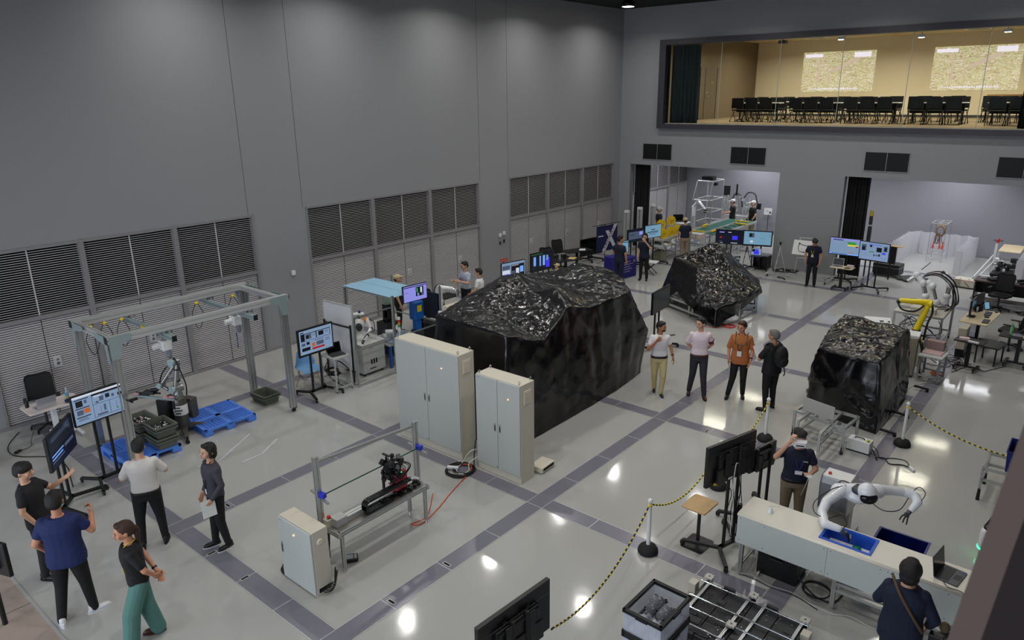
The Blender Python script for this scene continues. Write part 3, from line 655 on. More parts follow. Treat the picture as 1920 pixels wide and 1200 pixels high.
m = MB(); m.M = J['S'] @ J['HT']; m.rr(.17,.075,1.575,1.66,.03,(0,.14)); m.rr(.18,.03,1.585,1.65,.012,(0,.10)); o = obj('headset', m, WHT, J['o'], .006)
m2 = MB(); m2.M = J['S'] @ J['HT']; m2.box(-.05,.05,.175,.181,1.60,1.618); obj('headset_visor', m2, BLKP, o)
m2 = MB(); m2.M = J['S'] @ J['HT']; m2.lathe([(.092,0),(.096,0),(.096,.03),(.092,.03)], 24, E(0,.0,1.605)); obj('headset_strap', m2, WHT, o)
m = MB(); m.M = J['S']; m.cb(J['Lw']+V3((.02,.09,.03)), (.07,.14,.03), rx=R(20)); child(J, 'phone', m, WHT)
m = MB(); m.M = J['S']; m.tube([J['Lw']+V3((.02,.07,.0)),J['Lw']+V3((.05,.02,-.2)),J['Lw']+V3((.08,-.1,-.4))], .004, 5, 3); child(J, 'earphone_cord', m, CBW)
on_chest(J, 'name_badge', TAGW, .10, .06, 1.10, .14, -.03, BLUEC)
m = MB(); m.M = J['S'] @ J['TB']; 
for q in range(4): m.cb((-.075-.02*q,.132,1.29), (.012,.004,.016))
child(J, 'chest_logo', m, TAGW)
# --- photographer at the bottom right
J = person('photographer in navy jacket seen from behind, bending toward the white counter', (5.42,-.52,0), 6, 1.62,
    dict(lean=2, head=(4,2,0), Re=(.30,.0,1.14), Rw=(.24,.18,.93), Le=(-.27,.05,1.14), Lw=(-.12,.24,1.14)), top=(18,28,50), sleeve=1.9, hem=-.16, pants=(30,44,48), hair='puff', build=1.2, vox=.009)
m = MB(); m.M = J['S'] @ J['TB']; m.tube([(-.17,.03,1.50),(-.05,-.14,1.40),(.10,-.16,1.20),(.22,-.10,1.0)], .018, 6, 3); child(J, 'camera_strap', m, mat('strap_brown', (86,68,50), .7))
t = thing('camera', 'black camera with a furry microphone hanging at the photographer\'s hip', 'camera', (5.74,-.42,.80))
m = MB(); m.cb((0,0,0),(.14,.09,.12)); m.cyl((0,.03,0),(.06,.17,-.02),.045,.05); obj('camera_body', m, BLKP, t, .01)
obj('microphone', MB().ell((.05,.02,.16),(.05,.05,.06)), mat('mic_fur', (96,84,58), .95, bump=(80,1)), t)
# --- back of the hall
J = person('man in light blue shirt with glasses talking beside the white robot arm bench', (-7.50,6.55,0), -125, 1.68,
    dict(head=(-8,6,0), Re=(.25,.08,1.14), Rw=(.20,.30,1.18), Rc=.7, Le=(-.25,.1,1.15), Lw=(-.12,.3,1.22), Lc=.8), top=(176,186,206), hem=.02, pants=(26,26,32), belt=(16,16,16), vox=.012)
on_chest(J, 'name_badge', TAGW, .05, .07, 1.08, .13, 0, BLUEC)
m = MB(); m.M = J['S'] @ J['HT']
for sx in (-1,1): m.tube([(sx*.015,.114,1.615),(sx*.032,.112,1.598),(sx*.055,.104,1.615),(sx*.032,.112,1.63)], .003, 5, 3, True)
child(J, 'glasses', m, DGR)
J = person('man in white shirt and face mask, half hidden by the large black sheeting', (-6.78,6.35,0), -75, 1.62, dict(head=(6,6,0), Le=(-.24,.08,1.14), Lw=(-.15,.25,1.0)), top=(226,226,226), hem=.02, pants=(40,40,46), vox=.012)
m = MB(); m.M = J['S'] @ J['HT']; m.ell((0,.082,1.560), (.050,.036,.038)); child(J, 'face_mask', m, WHT); on_chest(J,'name_badge',TAGW,.05,.07,1.08,.13,0,BLUEC)
J = person('man in beige cap almost hidden behind the pale blue canopy sheet', (-8.05,4.50,0), 90, 1.62, dict(), top=(28,28,34), hair='cap', vox=.012)
J = person('man in navy t-shirt standing behind the blue cloth covered box', (-6.02,12.35,0), 32, 1.68, dict(head=(-45,2,0), Re=(.25,-.02,1.13), Rw=(.23,.08,.9), Le=(-.26,.02,1.15), Lw=(-.18,.2,1.0)), top=(22,28,48), pants=(24,30,52), vox=.012, skin=SKINR)
J = person('long haired woman in navy t-shirt covering her mouth with her hand', (-5.78,13.55,0), -168, 1.62, dict(head=(10,8,0), Le=(-.26,.10,1.20), Lw=(-.06,.19,1.46), Ln=(0,-1,0), Re=(.23,-.02,1.12), Rw=(.22,.06,.88)), top=(22,26,46), pants=(20,20,24), hair='long', vox=.012, hem=-.1)
J = person('worker in white cap behind the row of aluminium columns', (-8.15,18.75,0), 120, 1.66, dict(head=(0,8,0)), top=(22,26,46), hair='capw', vox=.013)
J = person('man in beige cap and khaki trousers seen from behind near yellow reels', (-6.12,17.15,0), -18, 1.62, dict(head=(10,12,0), Le=(-.25,0,1.13), Lw=(-.22,.14,.92), Re=(.25,0,1.13), Rw=(.22,.14,.92)), top=(22,30,50), pants=(150,130,108), hair='cap', hem=.0, build=1.08, vox=.012)
J = person('worker in white cap and black polo reaching over the conveyor', (-6.6,22.5,0), -88, 1.66, dict(head=(0,8,0), Le=(-.24,.14,1.18), Lw=(-.22,.40,1.12), Re=(.25,.10,1.16), Rw=(.22,.34,1.12)), top=(20,20,24), hair='capw', pants=(150,130,108), vox=.013)
J = person('worker in beige cap and black polo with black gloves standing past the conveyor', (-5.72,22.55,0), -120, 1.66, dict(head=(6,2,0), Le=(-.25,0,1.13), Lw=(-.20,.12,.92), Re=(.25,0,1.13), Rw=(.18,.16,.92)), top=(20,20,24), hair='capw', pants=(158,140,116), vox=.013)
m = MB(); m.M = J['S']
for k in 'LR': m.ell(J[k+'w']+V3((0,.01,-.06)), (.05,.05,.085))
child(J, 'gloves', m, BLKP)
J = person('young man in navy t-shirt with yellow lanyard looking down by the whiteboard', (-1.0,16.07,0), 186, 1.66, dict(lean=8, head=(12,38,0), Le=(-.25,.02,1.13), Lw=(-.22,.12,.90), Re=(.25,.02,1.13), Rw=(.22,.10,.90)), top=(22,24,44), pants=(20,22,30), hair='messy', shoes=(20,20,24), sole=(190,190,190), vox=.011, skin=SKINR)
on_chest(J, 'name_badge', TAGW, .07, .09, 1.12, .14, .02, YELC)
J = person('person with black hair crouching low behind the large black sheeting', (-6.4,10.6,0), 20, 1.0, dict(), top=(24,24,28), vox=.012)
J = person('person in pale cap seated behind the large black sheeting', (-6.72,9.86,0), -90, 1.12, dict(), top=(190,180,160), hair='cap', vox=.012)
# ================================================================= SHARED FURNITURE BUILDERS
def screen_panel(t, w, h, z, content, tilt=0, thick=.05, bez=.018, base='sc_blue', yoff=0):
    """flat display: housing at the back, glowing picture; content = list of (x0,y0,x1,y1,colour) in 0..1"""
    zc = z; M = E(0,yoff,zc) @ Matrix.Rotation(R(tilt),4,'X')
    m = MB(); m.M = M; m.box(-w/2,w/2,-.012,thick-.012,-h/2,h/2); m.box(-w*.3,w*.3,thick-.012,thick+.03,-h*.3,h*.25)
    hs = obj('display_housing', m, BLKP, t, .006)
    m = MB(); m.M = M; m.box(-w/2+bez,w/2-bez,-.016,-.011,-h/2+bez*1.4,h/2-bez)
    if content is None:
        obj('screen', m, SCR, t); return
    iw, ih = w-2*bez, h-2.4*bez; cols = []; x0 = -w/2+bez; z0 = -h/2+bez*1.4
    for (a,b_,c,d,k) in content:
        if k not in cols: cols.append(k)
        m.slot(1+cols.index(k)); m.box(x0+a*iw, x0+c*iw, -.0175-.0002*len(m.f)/6, -.0160, z0+b_*ih, z0+d*ih)
    obj('screen', m, [SCOL(base)]+[SCOL(k) for k in cols], t)
SC_C = dict(sc_blue=((150,178,214),.62), sc_lav=((150,150,236),.85), sc_cyan=((134,184,214),.62), sc_dk=((20,22,34),.5), sc_navy=((18,20,52),.4), sc_red=((190,30,40),.6), sc_mid=((96,110,140),.5), sc_wht=((220,226,240),.8), sc_grn=((60,160,70),.7), sc_yel=((220,220,70),.8), sc_org=((200,110,50),.7), sc_vio=((60,50,230),1.0), sc_dred=((150,20,40),.7), sc_brt=((120,170,250),.9), sc_dim=((40,50,70),.25), sc_gry=((120,124,136),.5))
def SCOL(k):
    c, e = SC_C[k]; return mat('screen_'+k[3:]+'_glow', c, .2, emit=e)
def lines(x0, y0, x1, n, k='sc_mid', dy=.035, th=.012, rag=.3):
    random.seed(int(x0*1000+y0*77)); return [(x0, y0-i*dy, x0+(x1-x0)*(1-rag*random.random()), y0-i*dy+th, k) for i in range(n)]
def tv_stand(label, loc, face, w, h, zc, content, base='sc_blue', shelf=None, spread=.42, feet='H', group=None, polex=.13, bez=.02, tilt=0, depth=.7):
    """face: degrees, 0 = screen looks along -y, 90 = +x"""
    t = thing('display_stand', label, 'display screen', loc, R(face), group)
    screen_panel(t, w, h, zc, content, tilt, base=base, bez=bez, yoff=-.06)
    for s in (-1,1):
        m = MB().cyl((s*polex,.03,.10),(s*polex,.03,zc+h*.3),.024,n=12); obj('pole', m, BLK, t)
    m = MB()
    for s in (-1,1):
        m.bar((s*polex,.03,.10),(s*(polex+.10),.03,.10),.05,.05)
        m.bar((s*(polex+.08),.03,.10),(s*spread,-depth*.55,.085),.05,.045); m.bar((s*(polex+.08),.03,.10),(s*spread,depth*.5,.085),.05,.045)
    m.bar((-polex-.1,.03,.10),(polex+.1,.03,.10),.05,.05); obj('base', m, BLK, t, .004)
    for s in (-1,1):
        for y in (-depth*.55,depth*.5):
            m = MB().cyl((s*spread-.012,y,.035),(s*spread+.012,y,.035),.035,n=14); m.box(s*spread-.02,s*spread+.02,y-.02,y+.02,.05,.085); obj('caster', m, BLKP, t)
    m = MB().box(-w*.28,w*.28,-.02,.03,zc-.12,zc-.08); m.box(-w*.28,w*.28,-.02,.03,zc+.08,zc+.12)
    for s in (-1,1): m.box(s*.16-.02,s*.16+.02,-.03,.01,zc-.18,zc+.18)
    obj('bracket', m, BLK, t)
    if shelf: m = MB().rr(.44,.32,shelf,shelf+.02,.03,(0,-.10)); obj('shelf', m, BLK, t)
    return t
def office_chair(label, loc, rz, col=None, group=None):
    t = thing('office_chair', label, 'chair', loc, rz, group); mb_ = mat('office_chair_black', (20,20,22), .75)
    m = MB(); random.seed(1)
    for k in range(5):
        a = 2*pi*k/5+.3; m.bar((0,0,.10),(.29*cos(a),.29*sin(a),.07),.035,.03)
    obj('base', m, BLKP, t)
    for k in range(5):
        a = 2*pi*k/5+.3; m = MB().cyl((.29*cos(a)-.02,.29*sin(a),.03),(.29*cos(a)+.02,.29*sin(a),.03),.03,n=10); obj('caster', m, BLKP, t)
    obj('gas_column', MB().cyl((0,0,.08),(0,0,.42),.028), DGR, t)
    m = MB().rr(.50,.48,.42,.49,.10); obj('seat', m, mb_, t, .015)
    m = MB(); N = 10; M_ = 8; v = []
    for j in range(M_+1):
        for i in range(N+1):
            x = (i/N-.5)*(.46-.05*(j/M_)**2); z = .55+j/M_*.48; v.append((x, .22+.10*(j/M_)**1.5-.28*x*x*1.3, z))
    fs = [(j*(N+1)+i,j*(N+1)+i+1,(j+1)*(N+1)+i+1,(j+1)*(N+1)+i) for j in range(M_) for i in range(N)]
    m.add(v, fs, True); m.add([(x,y+.02,z) for x,y,z in v], [f[::-1] for f in fs], True)
    m.tube([v[0],v[(N+1)*4],v[(N+1)*M_],v[(N+1)*M_+N//2],v[(N+1)*M_+N],v[(N+1)*4+N],v[N]], .014, 6, 3); obj('backrest', m, mb_, t)
    obj('back_bracket', MB().tube([(0,.05,.42),(0,.26,.44),(0,.30,.62)], .022, 8, 4), BLKP, t)
    for s in (-1,1): m = MB().tube([(s*.2,.05,.43),(s*.28,.08,.45),(s*.28,.06,.64)], .014, 6, 3); m.rr(.06,.24,.64,.665,.02,(s*.28,.0)); obj('armrest', m, BLKP, t)
    return t
def pedestal_table(label, loc, rz, w=.9, d=.55, h=.72, top=None, leg=None, group=None, off=0):
    """height-adjustable table: one column on a cross foot with casters"""
    t = thing('height_adjustable_table', label, 'table', loc, rz, group); leg = leg or BLK
    obj('tabletop', MB().rr(w,d,h-.025,h,.05), top or BLK, t, .004)
    m = MB().box(-.04+off,.04+off,-.035,.035,.08,h-.03); m.box(-.25+off,.25+off,-.03,.03,h-.05,h-.025); obj('column', m, leg, t, .004)
    m = MB(); m.bar((-.20+off,0,.075),(.20+off,0,.075),.06,.04); 
    for s in (-1,1): m.bar((s*.20+off,-d*.48,.075),(s*.20+off,d*.48,.075),.06,.035)
    obj('foot', m, leg, t, .006)
    for s in (-1,1):
        for y in (-d*.44,d*.44): m = MB().cyl((s*.20+off-.012,y,.028),(s*.20+off+.012,y,.028),.028,n=12); obj('caster', m, BLKP, t)
    return t
def laptop(label, loc, rz, col=None, screen=None, ang=105, w=.33, d=.23, base='sc_dk'):
    t = thing('laptop', label, 'laptop', loc, rz); col = col or GRAYP
    obj('keyboard_base', MB().rr(w,d,0,.015,.012), col, t)
    m = MB().box(-w*.43,w*.43,-.02,d*.40,.015,.0165); m.box(-w*.16,w*.16,-d*.44,-d*.16,.015,.016); obj('keys', m, DGR, t)
    a = R(ang-90); M = E(0,d/2,.012) @ Matrix.Rotation(-a,4,'X')
    m = MB(); m.M = M; m.rr(w,.008,0,d,.002); m.v = m.v; lid = obj('lid', m, col, t)
    m = MB(); m.M = M; m.box(-w/2+.012,w/2-.012,-.006,-.0045,.015,d-.01)
    if screen:
        cols = []
        for (a_,b_,c_,d_,k) in screen:
            if k not in cols: cols.append(k)
            m.slot(1+cols.index(k)); m.box(-w/2+.012+a_*(w-.024),-w/2+.012+c_*(w-.024),-.008,-.006,.015+b_*(d-.025),.015+d_*(d-.025))
        obj('display', m, [SCOL(base)]+[SCOL(k) for k in cols], lid)
    else: obj('display', m, SCR, lid)
    return t
def cable(label, pts, r=.006, m=None, sm=5):
    o = obj('cable', MB().tube(pts, r, 6, sm), m or CBL); return tag(o, label, 'cable')
def coil(m, c, r, n=4, tr=.008, jit=.05, seed=1):
    random.seed(seed); pts = []
    for i in range(n*10):
        a = 2*pi*i/10; rr_ = r*(1+random.uniform(-jit,jit)*2); pts.append((c[0]+rr_*cos(a)+random.uniform(-jit,jit)*r, c[1]+rr_*sin(a), c[2]+tr+.008*(i//10)*.9))
    m.tube(pts, tr, 6, 2); return m
def crate(label, loc, rz, w, d, h, mt, group=None, rim=.02, taper=.04, parts=None):
    """open stacking crate, thick walls, rim and end grips"""
    t = thing('plastic_crate', label, 'crate', loc, rz, group); m = MB(); k = taper; th = .012
    O0 = [(-w/2+k,-d/2+k),(w/2-k,-d/2+k),(w/2-k,d/2-k),(-w/2+k,d/2-k)]; O1 = [(-w/2,-d/2),(w/2,-d/2),(w/2,d/2),(-w/2,d/2)]
    def ins(P, q): return [(x-math.copysign(q,x), y-math.copysign(q,y)) for x,y in P]
    rings = [[(x,y,0) for x,y in O0],[(x,y,h) for x,y in O1],[(x,y,h) for x,y in ins(O1,th)],[(x,y,.02) for x,y in ins(O0,th)]]
    m.loft(rings, False); obj('crate_body', m, mt, t)
    m = MB()
    for z in (h-.012, h-.07):
        for i in range(4):
            a, b_ = O1[i], O1[(i+1)%4]; q = 1+rim/w; m.bar((a[0]*q,a[1]*q,z),(b_[0]*q,b_[1]*q,z),rim,.022)
    obj('rim', m, mt, t)
    m = MB()
    for i in range(7):
        x = -w/2+w*(i+.5)/7
        for s in (-1,1): m.bar((x*(1-2*k/w),s*(d/2-k),0.01),(x,s*(d/2+.006),h-.07),.012,.012)
    obj('ribs', m, mt, t)
    return t

# ================================================================= GANTRY AND PICKING ROBOT, FAR LEFT
ALUB = mat('pale_blue_grey_steel', (168,186,188), .4, .5)
g = thing('gantry', 'tall aluminium gantry frame with two crossbars and hanging hoists near the left wall', 'frame', (0,0,0))
GX0, GX1, GY0, GY1, GZ = -7.40, -5.92, -3.58, -.20, 2.42
for x,y in ((GX0,GY0+.1),(GX1,GY0+.1),(GX0,GY1-.1),(GX1,GY1-.1)):
    obj('leg', MB().ext((x,y,.0 if x < -7 else .09),(x,y,GZ-.06),.14,.09), ALU, g)
for x in (GX0,GX1):
    obj('rail', MB().ext((x,GY0,GZ),(x,GY1+.03,GZ),.10,.12), ALUW, g)
    m = MB()
    for y in (GY0-.01,GY1+.03): m.box(x-.052,x+.052,y,y+.01,GZ-.062,GZ+.062)
    obj('end_cap', m, BLKP, g)
for y in (GY0+.1,GY1-.1): obj('cross_beam', MB().ext((GX0,y,GZ-.02),(GX1,y,GZ-.02),.08,.10), ALUW, g)
for x in (GX0,GX1):
    for y,s in ((GY0+.02,1),(GY1-.02,-1)):
        sx = .062 if x > -7 else -.062; m = MB()
        P = [(0,.06),(.36,.06),(.36,-.06),(.20,-.10),(.13,-.34),(.0,-.34)]
        m.add([(x+sx*(1 if q else .9),y+s*a,GZ+b_) for q in (0,1) for a,b_ in P], [(0,1,2,3,4,5),(11,10,9,8,7,6)]+[(i,(i+1)%6,(i+1)%6+6,i+6) for i in range(6)])
        obj('gusset_plate', m, ALUB, g)
        m = MB(); P = [(0,.05),(.50,.05),(.50,-.03),(.12,-.10),(.07,-.4),(0,-.4)]; qx = 1 if x < -7 else -1
        m.add([(x+qx*a,y-s*(.01+.006*q),GZ+b_) for q in (0,1) for a,b_ in P], [(0,1,2,3,4,5),(11,10,9,8,7,6)]+[(i,(i+1)%6,(i+1)%6+6,i+6) for i in range(6)])
        obj('gusset_plate', m, ALUB, g)
for y,mx in ((-2.62,1),(-1.08,1)):
    obj('trolley_beam', MB().ext((GX0-.1,y,GZ-.15),(GX1+.32,y,GZ-.15),.07,.09), ALUB, g)
    obj('end_cap', MB().box(GX1+.32,GX1+.335,y-.04,y+.04,GZ-.2,GZ-.1), BLKP, g)
    m = MB()
    for x in (GX0,GX1):
        for q in (-.12,-.04,.05,.12): m.cyl((x-.04,y+q,GZ-.085),(x+.04,y+q,GZ-.085),.022,n=10); m.cb((x,y+q,GZ-.11),(.10,.02,.05))
    obj('trolley_rollers', m, STEEL, g)
obj('warning_label', MB().box(-6.78,-6.62,-2.665,-2.66,GZ-.18,GZ-.12), YEL, g)
for x,y in ((-7.3,-3.3),(-7.35,-3.05),(-7.35,-2.75),(-7.28,-1.35),(-7.2,-.62)):
    m = MB().ell((x,y,GZ-.10),(.035,.035,.03)); obj('cable_clip', m, YEL, g)
    obj('hanging_cable', MB().tube([(x,y-.02,GZ-.11),(x-.03,y-.10,GZ-.35),(x+.02,y-.02,GZ-.62),(x+.03,y+.10,GZ-.35),(x,y+.02,GZ-.11)], .007, 6, 5), CBL, g)
m = MB()
for p in ((-7.37,-3.58+.1,.0),): m.box(p[0]-.09,p[0]+.09,p[1]-.06,p[1]+.06,0,.012)
m.box(GX0-.09,GX0+.09,GY1-.17,GY1-.03,0,.012); obj('foot_plate', m, STEEL, g)
for y in (GY0+.1,GY1-.1):
    m = MB().cyl((GX1-.02,y,.04),(GX1+.02,y,.04),.04); m.box(GX1-.07,GX1+.05,y-.05,y+.05,.08,.095); obj('caster', m, BLKP, g)
# hoists
for i,(x,y,lb_) in enumerate(((-6.0,-2.62,'white chain hoist hanging from the nearer trolley beam of the gantry'),(-6.35,-1.08,'white chain hoist hanging from the farther trolley beam of the gantry'))):
    t = thing('chain_hoist', lb_, 'hoist', (x,y,GZ-.24))
    obj('hoist_body', MB().cb((0,0,-.10),(.20,.16,.18)), WHT, t, .02)
    obj('motor', MB().cyl((-.02,-.08,-.10),(-.02,-.20,-.11),.06,.05), WHT, t, .005)
    obj('chain_bag', MB().loft([[( .05*cos(a)*q,.05*sin(a)*q+.05,z) for a in [2*pi*k/10 for k in range(10)]] for z,q in ((-.36,.7),(-.3,.9),(-.18,1.1))]), mat('grey_bag', (120,128,136), .7), t)
    obj('hook_block', MB().cb((0,0,.03),(.10,.05,.07)), STEEL, t)
    L_ = (-1.18,-.62)[i]; m = MB().cyl((.0,-.02,-.18),(.0,-.02,L_),.004,n=6)
    obj('chain', m, STEEL, t)
    m = MB()
    if i == 0: m.cyl((0,-.02,L_),(0,-.02,L_-.14),.022); m.tube([(0,-.02,L_-.14),(.02,-.02,L_-.18),(0,-.02,L_-.21),(-.015,-.02,L_-.19)], .006, 6, 3)
    else: m.tube([(0,-.02,-.35),(.02,-.02,-.45),(-.01,-.01,-.55),(.02,-.02,-.66),(0,-.02,-.60)], .01, 6, 3)
    obj('hook', m, BLKP if i == 0 else mat('blue_rope', (40,40,110), .7), t)
t = thing('gantry_sensor', 'small camera sensor clamped to the front leg of the gantry', 'camera', (-5.80,GY0+.12,1.38))
obj('sensor_body', MB().cb((.08,.06,0),(.05,.14,.04)), BLKP, t, .005); obj('clamp', MB().bar((-.05,0,-.02),(.10,.04,-.04),.02), BLKP, t)

# picking robot on a wheeled pedestal
UR = mat('robot_grey_metal', (150,152,150), .3, .7); URB = mat('robot_joint_cap_blue', (168,196,200), .3); URD = mat('pedestal_dark_bronze', (98,96,90), .35, .6)
t = thing('picking_robot', 'silver robot arm with blue joint caps on a wheeled pedestal between the blue pallets', 'robot', (-6.72,-2.22,0), 0)
m = MB()
for a in (R(-20),R(-100),R(150),R(70)):
    c, s_ = cos(a), sin(a); m.add([(.07*-s_,.07*c,.13),(.07*s_,-.07*c,.13),(.52*c+.03*s_,.52*s_-.03*c,.07),(.52*c-.03*s_,.52*s_+.03*c,.07),(.07*-s_,.07*c,.22),(.07*s_,-.07*c,.22),(.52*c+.03*s_,.52*s_-.03*c,.10),(.52*c-.03*s_,.52*s_+.03*c,.10)], [(0,1,2,3),(7,6,5,4),(0,4,5,1),(1,5,6,2),(2,6,7,3),(3,7,4,0)])
obj('star_base', m, URD, t, .008)
for a in (R(-20),R(-100),R(150),R(70)):
    c, s_ = cos(a)*.52, sin(a)*.52; m = MB().cyl((c-.02,s_,.035),(c+.02,s_,.035),.035); m.cyl((c,s_,.03),(c,s_,.14),.018); obj('caster', m, BLKP, t)
obj('pedestal', MB().lathe([(.13,.14),(.13,.66),(.115,.74),(.10,.76)],24), URD, t)
obj('notice_sheet', MB().lathe([(.132,.42),(.132,.62)],24), PAPER, t)
m = MB()
for q in range(3):
    for c in range(3+q%2): m.cb((.135*cos(R(-60+c*14)),.135*sin(R(-60+c*14)),.58-q*.055),(.004,.026,.028),R(-60+c*14))
obj('notice_writing', m, DGR, t)
obj('control_box', MB().cb((-.32,-.06,.42),(.30,.36,.50),R(15)), BLKP, t, .02)
obj('control_box_panel', MB().cb((-.03,.20,.48),(.24,.16,.40),R(20)), URD, t, .015)
obj('base_joint', MB().lathe([(.085,.76),(.085,.84),(.07,.86),(.07,.92)],20), UR, t)
S0, E0, W0 = Vector((0,.0,.94)), Vector((.02,.06,1.44)), Vector((-.20,-.20,1.02))
m = MB().cyl((-.02,-.10,.94),(.02,.10,.94),.068); obj('shoulder_joint', m, UR, t)
obj('shoulder_cap', MB().cyl((.02,-.13,.94),(.01,-.09,.94),.07), URB, t, .01)
obj('upper_arm', MB().cyl(S0+Vector((.0,-.02,.04)), E0+Vector((0,0,-.03)), .052, .048), UR, t)
obj('elbow_joint', MB().cyl((.0,-.04,1.46),(.02,.10,1.46),.062), UR, t); obj('elbow_cap', MB().cyl((.02,-.075,1.46),(.0,-.03,1.46),.070), URB, t, .01)
obj('forearm', MB().cyl((0,.05,1.44), W0, .042, .036), UR, t)
obj('wrist_joint', MB().cyl(W0+Vector((.03,-.05,0)), W0+Vector((-.03,.06,0)), .048), UR, t); obj('wrist_cap', MB().cyl(W0+Vector((.045,-.08,0)), W0+Vector((.03,-.05,0)), .05), URB, t, .006)
obj('wrist_link', MB().cyl(W0, (-.06,-.14,.94), .036), UR, t)
m = MB().cb((-.42,-.34,.86),(.22,.14,.06),R(35)); m.cb((-.5,-.42,.80),(.14,.12,.08),R(35)); m.cyl((-.28,-.24,.92),(-.40,-.32,.90),.035); m.bar((-.66,-.5,.84),(-.25,-.22,.84),.03); obj('gripper', m, BLKP, t, .004)
m = MB().ext((-.62,-.54,.80),(.16,-.16,.80),.04); obj('gripper_rail', m, ALUB, t)
m = MB()
for p in ((-.62,-.5,.83),(-.52,-.58,.77),(.10,-.18,.84),(.0,-.24,.83)): m.cb(p,(.09,.04,.03),R(30))
obj('pink_pad', m, mat('pink_tape', (226,160,170), .6), t)
obj('gripper_cable', MB().tube([W0+Vector((0,-.04,0)),(-.24,-.12,1.24),(-.10,.02,1.44),(.02,.02,1.54),(.10,.04,1.38),(.20,.08,1.05),(.12,.10,.80)], .012, 7, 5), CBL, t)
m = MB()
for p,q in ((.3,S0),(.75,S0)): 
    c = S0.lerp(E0,p); m.cyl(c-Vector((0,0,.012)), c+Vector((0,0,.012)), .058, .058)
obj('cable_strap', m, BLKP, t)

PAL = mat('bright_blue_pallet', (84,136,232), .4)
def pallet(label, loc, rz, w=1.1, d=1.05):
    t = thing('pallet', label, 'pallet', loc, rz); m = MB(); hw, hd = w/2, d/2
    for s in (-1,1): m.box(-hw,hw,s*hd-.05 if s > 0 else -hd,s*hd if s > 0 else -hd+.05,.10,.14); m.box(s*hw-.05 if s > 0 else -hw,s*hw if s > 0 else -hw+.05,-hd,hd,.10,.14)
    m.box(-.05,.05,-hd,hd,.10,.138); m.box(-hw,hw,-.05,.05,.10,.138)
    n = 13
    for qx in (-1,1):
        for qy in (-1,1):
            for k in range(n):
                a = .06+(k+.5)*(hw-.12)/n; m.box(qx*a-.006,qx*a+.006,min(qy*.05,qy*(hd-.05)),max(qy*.05,qy*(hd-.05)),.105,.134)
                b_ = .06+(k+.5)*(hd-.12)/n
                if k%2 == 0: m.box(min(qx*.05,qx*(hw-.05)),max(qx*.05,qx*(hw-.05)),qy*b_-.008,qy*b_+.008,.105,.132)
    obj('deck', m, PAL, t)
    m = MB()
    for x in (-hw+.08,0,hw-.08):
        for y in (-hd+.08,0,hd-.08): m.box(x-.08,x+.08,y-.08,y+.08,.012,.105)
    m.box(-hw,hw,-hd,-hd+.08,0,.015); m.box(-hw,hw,hd-.08,hd,0,.015); m.box(-hw,hw,-.04,.04,0,.015)
    obj('blocks', m, PAL, t, .006)
    m = MB()
    for x in (-hw/2,hw/2):
        for k in range(5): m.box(x-.12+k*.06-.004,x-.12+k*.06+.004,-hd+.01,-hd+.05,.02,.1)
        for k in range(5): m.box(x-.12+k*.06-.004,x-.12+k*.06+.004,hd-.05,hd-.01,.02,.1)
    obj('fork_slot_ribs', m, PAL, t); return t
pallet('bright blue plastic pallet lying empty right of the robot pedestal', (-6.72,-1.52,0), R(-2))
pallet('bright blue plastic pallet under the stacked grey green crates', (-6.60,-3.10,0), R(0), 1.1, 1.0)
GCR = mat('grey_green_crate', (98,102,92), .5); 
crate('lower grey green crate of the stack nearer the camera on the blue pallet', (-6.28,-2.82,.14), R(0), .50,.38,.22, GCR, 'grey green crates')
c1 = crate('upper grey green crate of the stack nearer the camera, holding dark parts', (-6.28,-2.82,.36), R(0), .50,.38,.22, GCR, 'grey green crates')
crate('lower grey green crate of the stack farther from the camera on the pallet', (-6.80,-2.93,.14), R(2), .50,.38,.22, GCR, 'grey green crates')
crate('upper grey green crate filled with white, pink and black small parts', (-6.80,-2.93,.36), R(2), .50,.38,.22, GCR, 'grey green crates')
crate('single grey green crate standing empty on the floor by the gantry leg', (-6.82,-.38,0), R(3), .50,.38,.22, GCR, 'grey green crates')
random.seed(5)
for (cx,cy,n_,lb_) in ((-6.28,-2.82,60,'jumble of black and silver parts in the nearer top crate'),(-6.80,-2.93,80,'jumble of white, pink and black parts in the farther top crate')):
    m = MB()
    for k in range(n_):
        m.cur = random.choice((0,0,0,1,2) if n_ < 70 else (0,0,1,1,2,3)); p = (cx+random.uniform(-.2,.2), cy+random.uniform(-.14,.14), .46+random.uniform(0,.06))
        m.ell(p, (random.uniform(.01,.035),random.uniform(.01,.025),random.uniform(.008,.02)), 7, Matrix.Rotation(random.random()*3,4,'Z'), 5)
    o = obj('small_parts', m, [BLKP, WHT, STEEL, mat('pink_tape',(1,1,1))]); tag(o, lb_, 'small parts', kind='stuff')
# floor tape marks
TAPE = mat('white_floor_tape', (196,196,200), .5)
def tape(label, pts):
    m = MB()
    for a, b_ in zip(pts, pts[1:]): m.bar((a[0],a[1],.0035),(b_[0],b_[1],.0035),.045,.002)
    tag(obj('floor_tape', m, TAPE), label, 'tape')
tape('white floor tape bent in a corner nearer the blue pallet', [(-5.24,-2.74,0),(-5.12,-2.40,0),(-5.68,-1.45,0)])
tape('white floor tape bent in a corner farther from the blue pallet', [(-4.76,-2.15,0),(-4.77,-1.75,0),(-5.08,-1.24,0)])

